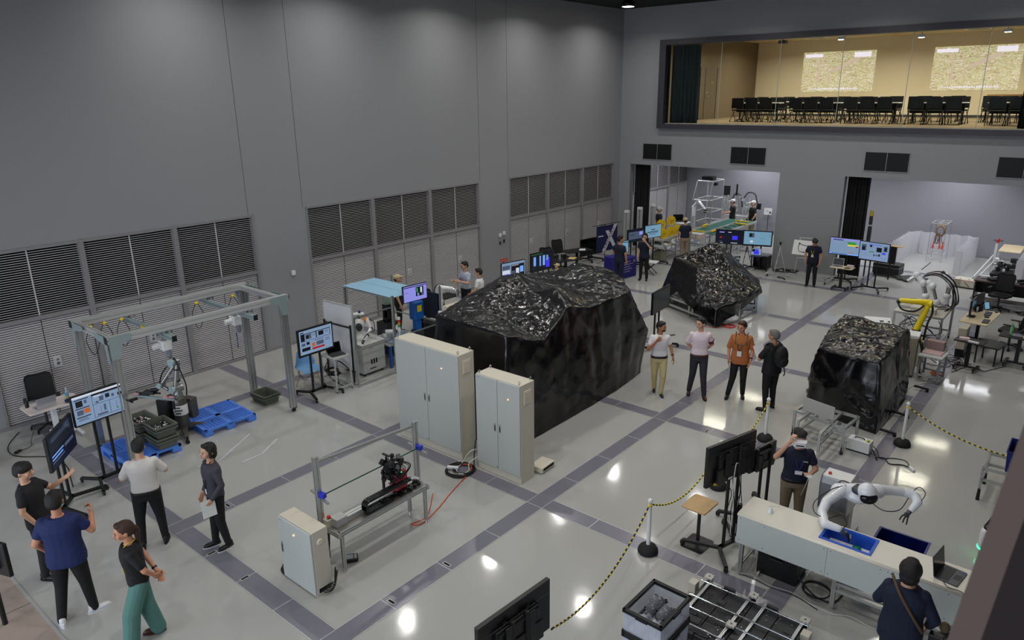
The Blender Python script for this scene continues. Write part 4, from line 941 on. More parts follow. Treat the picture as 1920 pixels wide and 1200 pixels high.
# desk, chair and things on it by the left wall
t = thing('height_adjustable_table', 'white topped table on a white column by the left wall louvres', 'table', (-8.42,-3.84,0), R(0))
obj('tabletop', MB().rr(.56,.92,.695,.72,.05), mat('white_table_top', (226,214,210), .35), t, .004)
m = MB().box(-.06,.06,-.04,.04,.08,.70); obj('column', m, WHG, t, .004)
m = MB().bar((0,-.02,.08),(0,.30,.08),.07,.05); m.bar((-.30,-.02,.08),(.34,-.02,.08),.07,.05); m.bar((-.30,.34,.07),(.30,.34,.07),.05,.04); obj('foot', m, WHG, t, .006)
for p in ((-.28,-.02),(.32,-.02),(-.28,.34),(.28,.34)): obj('caster', MB().cyl((p[0]-.012,p[1],.03),(p[0]+.012,p[1],.03),.03), GRAYP, t)
laptop('open silver laptop seen from the back on the white topped table', (-8.36,-3.98,.72), R(-88), mat('laptop_silver', (196,198,202), .3, .6))
t = thing('water_bottle', 'clear plastic bottle with yellow drink on the white topped table', 'bottle', (-8.42,-3.56,.72))
obj('bottle_body', MB().lathe([(.032,0),(.034,.02),(.034,.14),(.015,.19),(.013,.21)],14), mat('clear_plastic', (220,230,235), .1, trans=.6, alpha=.6), t); obj('drink', MB().lathe([(.03,.004),(.03,.07)],14), mat('yellow_drink', (200,200,40), .3), t); obj('bottle_cap', MB().lathe([(.015,.20),(.015,.225)],12), WHT, t); obj('bottle_label', MB().lathe([(.0345,.075),(.0345,.12)],14), mat('label_blue', (90,160,200), .5), t)
m = MB().ell((0,0,.03),(.085,.07,.032)); m.ell((.05,.03,.03),(.06,.05,.026)); tag(obj('cloth_bundle', m, mat('navy_cloth', (30,36,70), .9, bump=(30,.6)), None, 0, (-8.24,-3.60,.72)), 'dark navy cloth bundle on blue paper on the white topped table', 'cloth')
tag(obj('blue_sheet', MB().cb((0,0,0),(.22,.24,.002),R(10)), mat('light_blue_paper', (120,176,210), .6), None, 0, (-8.30,-3.50,.7215)), 'light blue paper under the navy cloth bundle', 'paper')
t = thing('drink_can', 'small black can at the corner of the white topped table', 'can', (-8.56,-4.2,.72)); obj('can_body', MB().lathe([(.028,0),(.033,.01),(.033,.10),(.028,.115)],14), BLKP, t)
office_chair('black mesh office chair behind the white topped table by the louvres', (-9.08,-3.80,0), R(75))
cable('black cable curving over the floor from the white topped table to the display stand', [(-9.3,-4.25,.008),(-8.75,-4.6,.008),(-8.2,-4.62,.008),(-7.6,-4.2,.008),(-7.0,-4.2,.008),(-6.6,-4.3,.008),(-6.2,-4.4,.008)], .009)
t = thing('power_adapter', 'small black power adapter on the floor below the white topped table', 'adapter', (-8.36,-4.55,0)); obj('adapter_case', MB().cb((0,0,.02),(.06,.12,.035),R(30)), BLKP, t, .006); obj('adapter_cord', MB().tube([(0,.05,.02),(-.1,.25,.008),(-.25,.3,.05),(-.2,.4,.3)], .005, 6, 4), CBL, t)
t = thing('cable_reel', 'yellow cable reel cut off by the left picture edge', 'cable reel', (-8.16,-5.16,0), R(20))
for y in (-.10,.10): obj('reel_disc', MB().cyl((0,y-.01,.18),(0,y+.01,.18),.16,n=24), mat('reel_yellow', (226,150,20), .4), t)
obj('reel_drum', MB().cyl((0,-.09,.18),(0,.09,.18),.11), ORG, t); obj('reel_stand', MB().tube([(-.16,-.14,.012),(.16,-.14,.012),(.16,.14,.012),(-.16,.14,.012)], .012, 6, 2, True).bar((0,-.13,.01),(0,-.11,.18),.02).bar((0,.13,.01),(0,.11,.18),.02), STEEL, t)
# displays by the gantry
DIAG = [(0,.93,1,1,'sc_wht'),(.03,.86,.30,.89,'sc_dk'),(.05,.62,.18,.83,'sc_dk'),(.21,.70,.26,.82,'sc_mid'),(.03,.55,.30,.58,'sc_dk'),(.05,.33,.17,.50,'sc_mid'),(.18,.36,.30,.52,'sc_org'),(.03,.24,.30,.27,'sc_dk'),(.36,.86,.97,.93,'sc_dk'),(.36,.54,.97,.55,'sc_dk'),(.36,.08,.97,.09,'sc_dk'),(.36,.08,.365,.93,'sc_dk'),(.965,.08,.97,.93,'sc_dk'),(.68,.08,.685,.54,'sc_dk'),
        (.50,.62,.58,.78,'sc_mid'),(.62,.66,.70,.80,'sc_dk'),(.86,.62,.94,.72,'sc_dk'),(.42,.58,.48,.64,'sc_mid'),(.74,.64,.79,.74,'sc_mid'),(.42,.12,.62,.18,'sc_mid'),(.50,.22,.505,.44,'sc_mid'),(.56,.24,.60,.46,'sc_mid'),(.80,.16,.84,.22,'sc_grn'),(.81,.22,.815,.44,'sc_mid')]+lines(.06,.20,.26,3)+lines(.40,.84,.56,2,'sc_wht')
tv_stand('large lit display with diagrams on a black stand in front of the gantry', (-5.93,-3.87,0), 95, .86,.53, 1.42, DIAG, polex=.11, spread=.34)
tv_stand('large display on a black stand seen almost edge-on beside the diagram display', (-5.55,-4.66,0), 141, .98,.56, 1.14, [(0,.5,1,1,'sc_dim'),(.05,.36,.5,.40,'sc_brt'),(.05,.26,.46,.30,'sc_brt'),(.05,.16,.5,.20,'sc_mid'),(.55,.3,.9,.40,'sc_mid')]+lines(.1,.9,.9,4,'sc_mid'), base='sc_navy', polex=.10, spread=.46)
t = thing('display_screen', 'dark corner of a display poking in at the left picture edge', 'display screen', (-3.28,-6.22,0), R(200)); screen_panel(t,.7,.45,1.0,None); obj('pole', MB().cyl((0,.02,.0),(0,.02,.95),.03), BLK, t)
# ================================================================= TEST RIG, CABINETS
def eyebolt(parent, x, y, z):
    m = MB().tube([(x,y+.022*cos(2*pi*k/10),z+.035+.022*sin(2*pi*k/10)) for k in range(10)], .006, 6, 2, True); m.cyl((x,y,z),(x,y,z+.015),.012); obj('lifting_eye', m, STEEL, parent)
def cabinet(label, x0, x1, y0, y1, h, doors=2, vent=True, eyes=True, plinth=.14):
    """doors on the -y side"""
    t = thing('electrical_cabinet', label, 'cabinet', ((x0+x1)/2,(y0+y1)/2,0)); w = x1-x0; d = y1-y0
    obj('cabinet_body', MB().box(-w/2,w/2,-d/2+.015,d/2,plinth,h), CAB, t, .004)
    obj('plinth', MB().box(-w/2+.004,w/2-.004,-d/2+.012,d/2-.004,0.0,plinth), CAB, t)
    for k in range(doors):
        a = -w/2+w*k/doors+.004; b_ = -w/2+w*(k+1)/doors-.004; dr_ = obj('door', MB().box(a,b_,-d/2-.012,-d/2+.012,plinth+.01,h-.012), CABD, t, .003)
        hx = (b_-.05 if k == 0 and doors > 1 else a+.05); hz = h*.5+.02; m = MB().box(hx-.016,hx+.016,-d/2-.022,-d/2-.010,hz-.075,hz+.075); m.slot(1); m.box(hx-.010,hx+.010,-d/2-.026,-d/2-.02,hz-.055,hz+.04); obj('door_handle', m, [STEEL, DGR], dr_)
        if k == doors-1: 
            lx = (a+b_)/2; obj('pilot_lamp', MB().cyl((lx,-d/2-.012,h*.84),(lx,-d/2-.028,h*.84),.012), GLOWO, dr_)
        if k == 0: obj('name_plate', MB().box(a+.02,a+.09,-d/2-.0135,-d/2-.012,h-.05,h-.035), mat('plate_blue_grey', (150,160,190), .5), dr_)
        if doors > 1 and k == 0: obj('green_tag', MB().box(b_-.03,b_-.005,-d/2-.0135,-d/2-.012,plinth+.02,plinth+.045), GRN, dr_)
    if vent:
        m = MB().box(w/2,w/2+.012,-.09,.09,h-.36,h-.12)
        for k in range(9): m.box(w/2+.012,w/2+.018,-.07,.07,h-.345+k*.024,h-.338+k*.024)
        obj('side_vent', m, mat('vent_cover', (222,212,196), .5), t, .003)
    if eyes:
        for sx in (-1,1):
            for sy in (-1,1): eyebolt(t, sx*(w/2-.05), sy*(d/2-.04), h)
    return t
cabinet('wider and taller white steel cabinet with two doors behind the test rig', -3.36,-1.75,.34,.72,1.97)
cabinet('narrower white steel cabinet with two doors nearer the crossing of dark strips', -1.36,-.40,.34,.70,1.76)
t = cabinet('small white single door cabinet standing at the near end of the test rig', -1.38,-.66,-3.50,-3.25,.95, 1, False, False, .02)
t.name = 'electrical_cabinet_small'; t.name = 'electrical_cabinet'
m = MB().lathe([(.045,0),(.045,.012),(.030,.014)],18,Matrix.Translation((.36,.0,.78)) @ Matrix.Rotation(R(90),4,'Y')); obj('cable_gland', m, mat('vent_cover',(1,1,1)), t)
obj('cable_opening', MB().box(.361,.364,-.08,.10,.05,.11), DARK, t)
m = MB(); random.seed(11)
for k in range(6): m.tube([(.35,-.04+k*.02,.08),(.40,-.02+k*.03,.05+.015*k),(.43+.012*k,.08,.05+.02*k),(.40+.01*k,.16,.16+.03*k),(.34,.20,.28-.03*k),(.34,.17,.02)], .007, 6, 5)
obj('cable_bundle', m, CBL, t)
m = MB(); coil(m, (-.42,.10,.0), .20, 3, .009, .06, 2); m.tube([(-.35,.0,.3),(-.45,.1,.32),(-.6,.15,.2),(-.62,.1,.02),(-.4,-.1,.01)], .009, 6, 4); obj('cable_loop', m, CBL, t)
# pale power unit behind the narrower cabinet
t = thing('power_unit', 'flat cream equipment box on the floor behind the narrower cabinet', 'equipment box', (-.50,.98,0), R(3))
obj('case', MB().box(-.10,.16,-.16,.22,.02,.11), CAB, t, .004); obj('front_opening', MB().box(.157,.163,-.12,.18,.05,.095), DARK, t); obj('foot', MB().box(-.08,.14,-.14,.2,0,.02), GRAYP, t)
# coils beside the cabinets
m = MB(); coil(m, (-1.52,.05,0), .24, 5, .011, .04, 4); coil(m, (-1.48,.10,.03), .18, 3, .010, .07, 5); m.tube([(-1.42,.30,.02),(-1.46,.36,.25),(-1.44,.40,.5),(-1.38,.42,.35)], .010, 6, 4)
tag(obj('cable_coil', m, CBL), 'black cable coiled on the floor between the two tall cabinets', 'cable')
cable('orange cable running from the black coil to the foot of the test rig', [(-1.62,.18,.04),(-1.45,.25,.05),(-1.32,.08,.03),(-1.25,-.2,.008),(-1.12,-.6,.008),(-.95,-1.05,.008),(-.85,-1.45,.008),(-.86,-1.62,.05),(-.95,-1.58,.02),(-.92,-1.3,.02),(-.98,-1.1,.30)], .009, ORG)
cable('white cable looped on top of the black coil by the cabinets', [(-1.40,.45,.3),(-1.5,.3,.28),(-1.62,.2,.05),(-1.55,.0,.05),(-1.38,-.08,.05),(-1.34,.08,.06),(-1.46,.22,.10),(-1.38,.38,.2)], .008, CBW)
t = thing('power_strip', 'white power strip lying in the black cable coil', 'power strip', (-1.62,-.02,.05), R(30)); obj('strip_body', MB().box(-.10,.10,-.03,.03,0,.035), WHT, t, .004)
# the test rig
t = thing('test_rig', 'waist-high aluminium bench frame with upright posts carrying a linear axis', 'test bench', (0,0,0)); X0, X1, Y0, Y1, Z = -1.18,-.82,-2.98,-1.36,.60
for x in (X0,X1):
    for y in (Y0+.05,Y1-.05): obj('leg', MB().ext((x,y,.06),(x,y,Z-.03),.045), ALU, t); obj('foot', MB().cyl((x,y,0),(x,y,.07),.022,.008), STEEL, t)
for x in (X0,X1): obj('bench_rail', MB().ext((x,Y0,Z),(x,Y1,Z),.045,.07), ALU, t)
for y in (Y0,Y1): obj('end_rail', MB().ext((X0-.03,y,Z),(X1+.03,y,Z),.045,.07), ALU, t)
obj('bench_plate', MB().box(X0+.02,X1-.02,Y0+.02,Y1-.02,Z+.02,Z+.035), mat('steel_plate', (150,146,140), .3, .7), t)
for y,z1 in ((Y0-.02,1.66),(Y1+.12,1.52)): obj('upright', MB().ext((X0+.02,y,.36),(X0+.02,y,z1),.075,.06), ALU, t)
obj('top_bar', MB().ext((X0+.02,Y0,1.58),(X0+.02,Y1+.1,1.46),.04), ALU, t)
obj('cross_arm', MB().ext((X0+.06,Y0-.02,1.02),(X0+.06,Y0-.02,1.02+.001),.03), ALU, t) if False else None
for y,z in ((Y0-.02,1.06),(Y1+.14,1.06)): obj('cross_arm', MB().ext((X0-.22,y+.05,z),(X0+.26,y-.02,z),.03), ALU, t)
for y,z in ((Y0+.0,1.10),(Y1+.14,1.10)): obj('belt_clamp', MB().cb((X0+.08,y,z),(.09,.07,.07),R(10)), mat('clamp_blue', (36,50,190), .4), t, .006)
obj('green_belt', MB().bar((X0+.08,Y0+.03,1.10),(X0+.08,Y1+.12,1.10),.004,.018), mat('green_belt_mat', (18,90,72), .6), t)
obj('linear_axis', MB().ext((X0+.18,Y0+.10,Z+.07),(X0+.18,Y1-.02,Z+.07),.10,.07), ALUW, t)
obj('axis_motor_block', MB().box(X0+.10,X0+.26,Y0+.06,Y0+.24,Z+.035,Z+.15), GRAYP, t, .006)
obj('emergency_stop', MB().lathe([(.02,0),(.02,.02),(.03,.022),(.03,.035)],14,E(X0+.10,Y0+.05,Z+.13)), RED, t); obj('stop_box', MB().box(X0+.05,X0+.15,Y0-.01,Y0+.12,Z+.035,Z+.13), CAB, t)
m = MB(); pts = [(Y0+.55+.015*q*4,Z+.04) for q in range(0)]
path = []
for k in range(9): path.append((Y0+.95-.045*k*1.0, Z+.06))
for k in range(8): a = pi/2*(-1)-pi*k/7; path.append((Y0+.58+.085*cos(a), Z+.145+.085*sin(a)))
for k in range(16): path.append((Y0+.60+.05*k, Z+.23))
for (a0,b0),(a1,b1) in zip(path,path[1:]): m.bar((X0+.29,a0,b0),(X0+.29,a1,b1),.10,.035,(1,0,0)) if False else m.add(*(lambda d:([(X0+.24,a0,b0-.018),(X0+.34,a0,b0-.018),(X0+.34,a0,b0+.018),(X0+.24,a0,b0+.018),(X0+.24,a0*.15+a1*.85,b1*.85+b0*.15-.018),(X0+.34,a0*.15+a1*.85,b1*.85+b0*.15-.018),(X0+.34,a0*.15+a1*.85,b1*.85+b0*.15+.018),(X0+.24,a0*.15+a1*.85,b1*.85+b0*.15+.018)],[(0,1,2,3),(7,6,5,4),(0,4,5,1),(1,5,6,2),(2,6,7,3),(3,7,4,0)]))(0))
obj('cable_chain', m, BLKP, t)
m = MB(); random.seed(9)
for k in range(40): m.cb((X0+.22+random.uniform(-.04,.1),Y0+.7+k*.022,Z+.05+random.uniform(0,.05)),(.05,.05,.03),random.random()*3)
obj('axis_cables', m, BLKP, t)
obj('tool_carriage', MB().box(X0+.12,X0+.26,Y1-.5,Y1-.28,Z+.10,Z+.36), mat('coral_red_cover', (206,70,76), .4), t, .01)
m = MB(); random.seed(21)
for k in range(46):
    m.cur = 0 if k%9 else 1; m.cb((X0+.16+random.uniform(-.12,.12),Y1-.45+random.uniform(-.15,.13),Z+.42+random.uniform(-.13,.14)),(random.uniform(.02,.09),random.uniform(.02,.09),random.uniform(.02,.08)),random.random()*3,random.random()*2)
for k in range(8): y = Y1-.45+random.uniform(-.12,.12); m.cur = 0; m.tube([(X0+.1,y,Z+.5),(X0+.3,y+.1,Z+.45),(X0+.28,y-.05,Z+.3),(X0+.18,y,Z+.25)], .007, 6, 4)
m.cur = 0; m.bar((X0+.10,Y1-.52,Z+.5),(X0+.12,Y1-.54,Z+.64),.02); m.cb((X0+.11,Y1-.53,Z+.66),(.14,.03,.02)); m.bar((X0+.2,Y1-.38,Z+.1),(X0+.2,Y1-.38,Z+.4),.05)
m.bar((X0+.1,Y1-.6,Z+.06),(X0+.1,Y1-.6,Z+.45),.03)
obj('tool_head', m, [BLKP, STEEL], t)
m = MB(); m.ell((X0+.29,Y1-.42,Z+.40),(.008,.008,.008)); m.ell((X0+.29,Y1-.38,Z+.24),(.008,.008,.008)); obj('status_light', m, GLOWG, t)
obj('cable_sleeve', MB().tube([(X0+.08,Y0+.02,.55),(X0+.10,Y0-.02,.3),(X0+.05,Y0-.08,.05)], .035, 8, 4), BLKP, t)
t = thing('teach_pendant', 'black handheld control pendant with grey screen on the floor under the rig', 'control pendant', (-.98,-2.72,0), R(55))
obj('pendant_case', MB().rr(.22,.16,0,.05,.03), BLKP, t, .01); obj('pendant_screen', MB().box(-.075,.045,-.045,.055,.05,.053), mat('pendant_grey', (150,158,164), .3), t); obj('pendant_buttons', MB().box(.06,.09,-.05,.05,.05,.056), GRAYP, t)
# ================================================================= BLACK PLASTIC SHEETING
TARP = bpy.data.materials.new('crumpled_black_plastic'); TARP.use_nodes = True; nt = TARP.node_tree; b = nt.nodes['Principled BSDF']
b.inputs['Base Color'].default_value = (.004,.004,.005,1); b.inputs['Roughness'].default_value = .17; b.inputs['Specular IOR Level'].default_value = .5
tc = nt.nodes.new('ShaderNodeTexCoord')
def _n(tp, **k):
    n = nt.nodes.new(tp)
    for a, v in k.items(): n.inputs[a].default_value = v
    return n
wn = _n('ShaderNodeTexNoise', Scale=2.2, Detail=5.0); nt.links.new(tc.outputs['Object'], wn.inputs['Vector'])
mxv = nt.nodes.new('ShaderNodeMix'); mxv.data_type = 'VECTOR'; mxv.inputs[0].default_value = .22; nt.links.new(tc.outputs['Object'], mxv.inputs[4]); nt.links.new(wn.outputs['Color'], mxv.inputs[5])
hs = None
for sc_, am in ((2.6,.9),(6.5,.2)):   # creased facets at three sizes
    wv = _n('ShaderNodeTexVoronoi', Scale=sc_, Randomness=1.0); wv.feature = 'DISTANCE_TO_EDGE'; nt.links.new(mxv.outputs[1], wv.inputs['Vector'])
    ma = nt.nodes.new('ShaderNodeMath'); ma.operation = 'MULTIPLY_ADD'; ma.inputs[1].default_value = am; nt.links.new(wv.outputs['Distance'], ma.inputs[0])
    if hs: nt.links.new(hs.outputs[0], ma.inputs[2])
    else: ma.inputs[2].default_value = 0
    hs = ma
rg = _n('ShaderNodeTexNoise', Scale=1.9, Detail=5.0, Roughness=.55, Distortion=.5); rg.noise_type = 'RIDGED_MULTIFRACTAL'; nt.links.new(tc.outputs['Object'], rg.inputs['Vector'])
ma = nt.nodes.new('ShaderNodeMath'); ma.operation = 'MULTIPLY_ADD'; ma.inputs[1].default_value = .28; nt.links.new(rg.outputs['Fac'], ma.inputs[0]); nt.links.new(hs.outputs[0], ma.inputs[2]); hs = ma
geo = nt.nodes.new('ShaderNodeNewGeometry'); sx = nt.nodes.new('ShaderNodeSeparateXYZ'); nt.links.new(geo.outputs['True Normal'], sx.inputs[0])
mr = _n('ShaderNodeMapRange'); mr.inputs['From Min'].default_value = .15; mr.inputs['From Max'].default_value = .7; mr.inputs['To Min'].default_value = .06; mr.inputs['To Max'].default_value = .95; nt.links.new(sx.outputs['Z'], mr.inputs['Value'])
bp = _n('ShaderNodeBump', Distance=.10); nt.links.new(mr.outputs[0], bp.inputs['Strength']); nt.links.new(hs.outputs[0], bp.inputs['Height']); nt.links.new(bp.outputs[0], b.inputs['Normal'])
def drape(label, V, F, cuts=22, amp=.035, fold=.02, loc=(0,0,0), seed=0, name='black_sheeting'):
    """tight plastic sheeting over a cage of corner points, subdivided and crumpled"""
    bm = bmesh.new(); vv = [bm.verts.new(v) for v in V]
    for f in F: bm.faces.new([vv[i] for i in f])
    bmesh.ops.recalc_face_normals(bm, faces=bm.faces)
    bmesh.ops.subdivide_edges(bm, edges=bm.edges[:], cuts=2, use_grid_fill=True)
    bmesh.ops.triangulate(bm, faces=[f for f in bm.faces if len(f.verts) > 4])
    for q in range(3): bmesh.ops.subdivide_edges(bm, edges=[e for e in bm.edges if e.calc_length() > .09], cuts=1, use_grid_fill=True)
    for q in range(1): bmesh.ops.smooth_vert(bm, verts=[v for v in bm.verts if v.co.z > .06], factor=.25, use_axis_x=True, use_axis_y=True, use_axis_z=True)
    bm.normal_update(); 
    for v in bm.verts:
        n = v.normal.copy(); p = v.co + Vector((seed*7.3,0,0)); flat = max(0, n.z)
        d = noise.ridged_multi_fractal(p*1.7, 1.0, 2.1, 4, 1.0, 2.0, noise_basis='PERLIN_ORIGINAL')-1.0 if False else noise.fractal(p*2.3, 1.0, 2.0, 5)
        a = atan2(n.y, n.x); s_ = p.x*sin(a)*-1+p.y*cos(a)
        fo = noise.noise(Vector((s_*3.1, p.z*.45, seed)))*fold*2.2*(1-flat)
        k = 1 if v.co.z > .04 else .4
        v.co += n*((d*amp*(.35+.65*flat))+fo)*k
        if v.co.z < .006: v.co.z = .006
    me = bpy.data.meshes.new(name); bm.to_mesh(me); bm.free(); me.materials.append(TARP)
    me.polygons.foreach_set('use_smooth', [True]*len(me.polygons))
    o = bpy.data.objects.new(name, me); COL.objects.link(o); o.location = loc; return tag(o, label, 'plastic sheeting')
def hull_cage(base, rim, mid, tops, topf):
    """stacked rings (base, optional belly, rim) and a hand-made top"""
    n = len(rim); V = list(base)+list(mid)+list(rim)+list(tops); F = []; k = 2 if mid else 1
    for q in range(k):
        for i in range(n): F.append((q*n+i, q*n+(i+1)%n, (q+1)*n+(i+1)%n, (q+1)*n+i))
    off = k*n; return V, F+[tuple(off+i for i in f) for f in topf]
# large one
rim = [(-3.35,1.38,2.12),(-2.3,1.28,2.18),(-1.42,1.22,2.18),(-1.38,2.25,1.80),(-1.40,2.98,2.26),(-1.42,3.70,2.12),(-1.42,4.6,2.08),(-1.5,5.45,2.05),(-2.1,6.2,2.04),(-3.0,7.1,2.0),(-4.0,7.3,1.9),(-4.25,5.7,2.0),(-4.15,4.2,2.2),(-3.75,2.6,2.15)]
base = [(-3.45,1.25,.01),(-2.3,1.12,.01),(-1.28,1.05,.01),(-1.27,2.2,.01),(-1.27,3.0,.01),(-1.27,3.8,.01),(-1.3,4.8,.01),(-1.42,5.95,.01),(-2.1,6.6,.01),(-3.0,7.4,.01),(-4.2,7.5,.01),(-4.4,5.8,.01),(-4.35,4.2,.01),(-4.0,2.5,.01)]
mid = [((a[0]+c[0])/2*1.0,(a[1]+c[1])/2,1.1) for a,c in zip(base,rim)]
mid[7] = (-1.38,6.15,1.0)
tops = [(-1.95,3.35,2.52),(-3.45,3.95,2.50),(-2.5,2.3,2.02),(-2.6,3.4,2.30),(-2.7,4.9,2.10),(-2.0,4.5,2.12),(-3.6,5.2,2.10),(-3.4,6.1,2.30),(-2.3,5.6,2.22),(-3.0,2.2,2.18)]
A_,B_,C_,D_,E_,F_,G_,H_,I_,K_ = range(14,24)
topf = [(0,1,K_),(1,C_,K_),(1,2,C_),(2,3,C_),(3,4,D_,C_),(4,A_,D_),(4,5,A_),(5,F_,A_),(5,6,F_),(6,7,I_,F_),(7,8,I_),(8,9,H_,I_),(9,10,H_),(10,11,G_,H_),(11,12,B_,G_),(12,13,B_),(13,0,K_,B_),(K_,C_,D_,B_),(D_,A_,E_),(A_,F_,E_),(B_,D_,E_,G_),(E_,F_,I_),(G_,E_,I_,H_)]
V,F = hull_cage(base, rim, mid, tops, topf)
drape('largest mass of black plastic sheeting draped over tall machinery behind the white cabinets', V, F, amp=.06, fold=.014)
# second, tent shaped, over an aluminium frame on casters
V = [(-4.15,11.75,.25),(-3.62,11.6,1.42),(-2.52,10.9,1.34),(-1.55,10.15,.52),(-3.1,10.8,.62),(-2.95,12.9,1.80),(-2.05,11.95,1.32),(-1.20,10.55,.66),(-1.12,12.2,.78),(-1.65,13.1,.80),(-3.5,13.3,1.0),(-4.2,12.8,.4),(-1.52,10.05,.06),(-1.22,10.6,.30),(-1.12,12.2,.62),(-2.55,10.25,.50),(-3.72,11.05,.12),(-1.55,13.1,.5),(-2.45,12.1,1.30)]
F = [(0,1,16),(1,4,16),(1,2,4),(2,15,4),(2,3,15),(1,5,18),(1,18,2),(2,18,6),(2,6,3),(6,7,3),(6,8,7),(6,9,8),(5,9,6),(5,6,18),(5,10,9),(1,10,5),(1,11,10),(0,11,1),(3,7,13),(3,13,12),(7,8,14,13),(8,9,17,14),(3,12,15)]
drape('tent shaped black plastic sheeting over an aluminium frame in the middle distance', V, F, amp=.05, fold=.02, seed=2)
# third, box shaped
rim = [(2.28,6.42,1.30),(2.95,6.10,1.36),(3.50,6.02,1.38),(3.52,7.1,1.46),(3.50,8.15,1.48),(2.75,8.40,1.46),(2.15,8.45,1.50),(2.14,7.4,1.38)]
base = [(2.16,6.47,.01),(2.9,6.1,.01),(3.62,5.92,.01),(3.66,7.1,.01),(3.62,8.15,.05),(2.8,8.5,.05),(2.1,8.5,.01),(2.08,7.5,.01)]
mid = [(2.12,6.44,.62),(2.88,6.05,.7),(3.60,5.95,.7),(3.62,7.1,.7),(3.62,8.2,.6),(2.8,8.5,.7),(2.1,8.5,.7),(2.08,7.45,.7)]
tops = [(2.75,7.0,1.46),(2.85,7.8,1.40),(2.45,7.0,1.44)]
topf = [(0,1,10),(1,8,10),(1,2,8),(2,3,8),(3,4,9,8),(4,5,9),(5,6,9),(6,7,10,9),(7,0,10),(8,9,10)]
V,F = hull_cage(base, rim, mid, tops, topf)
drape('box shaped black plastic sheeting standing behind the small aluminium bench', V, F, amp=.045, fold=.03, seed=5)
# frame seen under the second sheeting
t = thing('machine_cradle', 'low aluminium machine frame on casters showing under the tent shaped sheeting', 'frame', (0,0,0))
for z,k in ((.12,'lower_rail'),(.34,'upper_rail')):
    obj(k, MB().ext((-3.66,11.15,z),(-1.62,10.25,z),.05), ALUW, t); obj(k, MB().ext((-1.60,10.25,z),(-1.40,12.6,z),.05), ALUW, t)
obj('lower_rail', MB().ext((-3.9,12.6,.12),(-1.4,12.6,.12),.05), ALUW, t)
for p in ((-3.66,11.15),(-2.62,10.7),(-2.48,10.63),(-1.62,10.28),(-1.42,11.3),(-1.42,12.5),(-3.9,12.5)): obj('post', MB().ext((p[0],p[1],.08),(p[0],p[1],.55),.05), ALUW, t)
for p in ((-3.66,11.15),(-2.55,10.68),(-1.62,10.28),(-1.42,12.5)): obj('caster', MB().cyl((p[0]-.015,p[1],.04),(p[0]+.015,p[1],.04),.04), BLKP, t)
obj('control_unit', MB().cb((-2.2,10.75,.30),(.5,.4,.26),R(-23)), BLKP, t, .01)
t = thing('folding_table', 'thin legged table covered by the right end of the tent shaped sheeting', 'table', (0,0,0))
obj('tabletop', MB().rr(.55,1.5,.60,.63,.04,(-1.45,11.5)), BLK, t)
for p in ((-1.22,10.9),(-1.22,12.15),(-1.68,12.15),(-1.68,10.9)): obj('leg', MB().cyl((p[0],p[1],0),(p[0],p[1],.6),.016), STEEL, t)
m = MB(); random.seed(4); coil(m, (-1.30,10.45,0), .16, 3, .008, .16, 7); m.tube([(-1.42,10.5,.35),(-1.30,10.6,.2),(-1.25,10.5,.02),(-1.5,10.1,.01),(-1.9,10.0,.01)], .006, 6, 5)
tag(obj('cable_coil', m, RED), 'tangle of red cable on the floor by the frame corner', 'cable')
tv_stand('switched off display on a black stand seen side-on left of the tent shaped sheeting', (-1.95,7.62,0), 95, 1.02,.56, 1.30, None, polex=.12, spread=.42)
cable('black cables lying on the floor behind the side-on display', [(-2.35,8.6,.008),(-2.1,8.9,.008),(-2.3,8.3,.008),(-2.0,8.2,.01),(-2.4,7.9,.01),(-2.1,8.6,.01)], .007)

# ================================================================= ROBOT CELL, BENCHES, PEOPLE'S DISPLAYS ALONG THE LEFT WALL
DIAG2 = [(0,0,1,1,'sc_blue'),(.03,.90,.14,.94,'sc_dk'),(.04,.84,.94,.87,'sc_dk'),(.04,.56,.16,.86,'sc_dk'),(.19,.62,.36,.82,'sc_mid'),(.20,.64,.28,.78,'sc_dk'),(.50,.58,.53,.86,'sc_dk'),(.58,.64,.74,.82,'sc_dk'),(.93,.58,.945,.86,'sc_dk'),(.04,.55,.50,.57,'sc_mid'),(.53,.55,.94,.57,'sc_mid'),(.05,.36,.16,.48,'sc_mid'),(.20,.38,.29,.50,'sc_dk'),(.05,.14,.30,.28,'sc_dk'),(.36,.24,.46,.40,'sc_org'),(.50,.26,.72,.42,'sc_mid'),(.46,.48,.72,.50,'sc_dk'),(.36,.12,.74,.20,'sc_red')]+lines(.39,.78,.49,3)+lines(.78,.78,.9,3)+lines(.78,.46,.93,4)
tv_stand('lit display with a red banner on a black stand by the light blue chair', (-6.27,.58,0), 90, .88,.60, 1.26, DIAG2, polex=.12, spread=.34, bez=.035)
t = thing('shell_chair', 'light blue shell chair with wooden legs behind the gantry leg', 'chair', (-6.74,.66,0), R(80)); SB = mat('light_blue_shell', (128,178,222), .35)
m = MB(); N = 10; v = []
prof = [(-.24,.43),(-.20,.455),(-.05,.44),(.08,.43),(.16,.46),(.20,.55),(.23,.66),(.25,.76),(.26,.82)]
for j,(y,z) in enumerate(prof):
    for i in range(N+1):
        x = (i/N-.5)*(.46 if j < 6 else .44-.05*(j-5)); v.append((x, y-(.10*(2*i/N-1)**2 if j > 4 else 0), z+(.05*(2*i/N-1)**2 if 0 < j <= 4 else 0)))
fs = [(j*(N+1)+i,j*(N+1)+i+1,(j+1)*(N+1)+i+1,(j+1)*(N+1)+i) for j in range(len(prof)-1) for i in range(N)]
m.add(v, fs, True); m.add([(x,y+.008,z-.008) for x,y,z in v], [f[::-1] for f in fs], True); obj('shell', m, SB, t)
for sx in (-1,1):
    for sy in (-1,1): obj('leg', MB().cyl((sx*.14,sy*.13,.42),(sx*.21,sy*.21,0),.014,.010), WOOD, t)
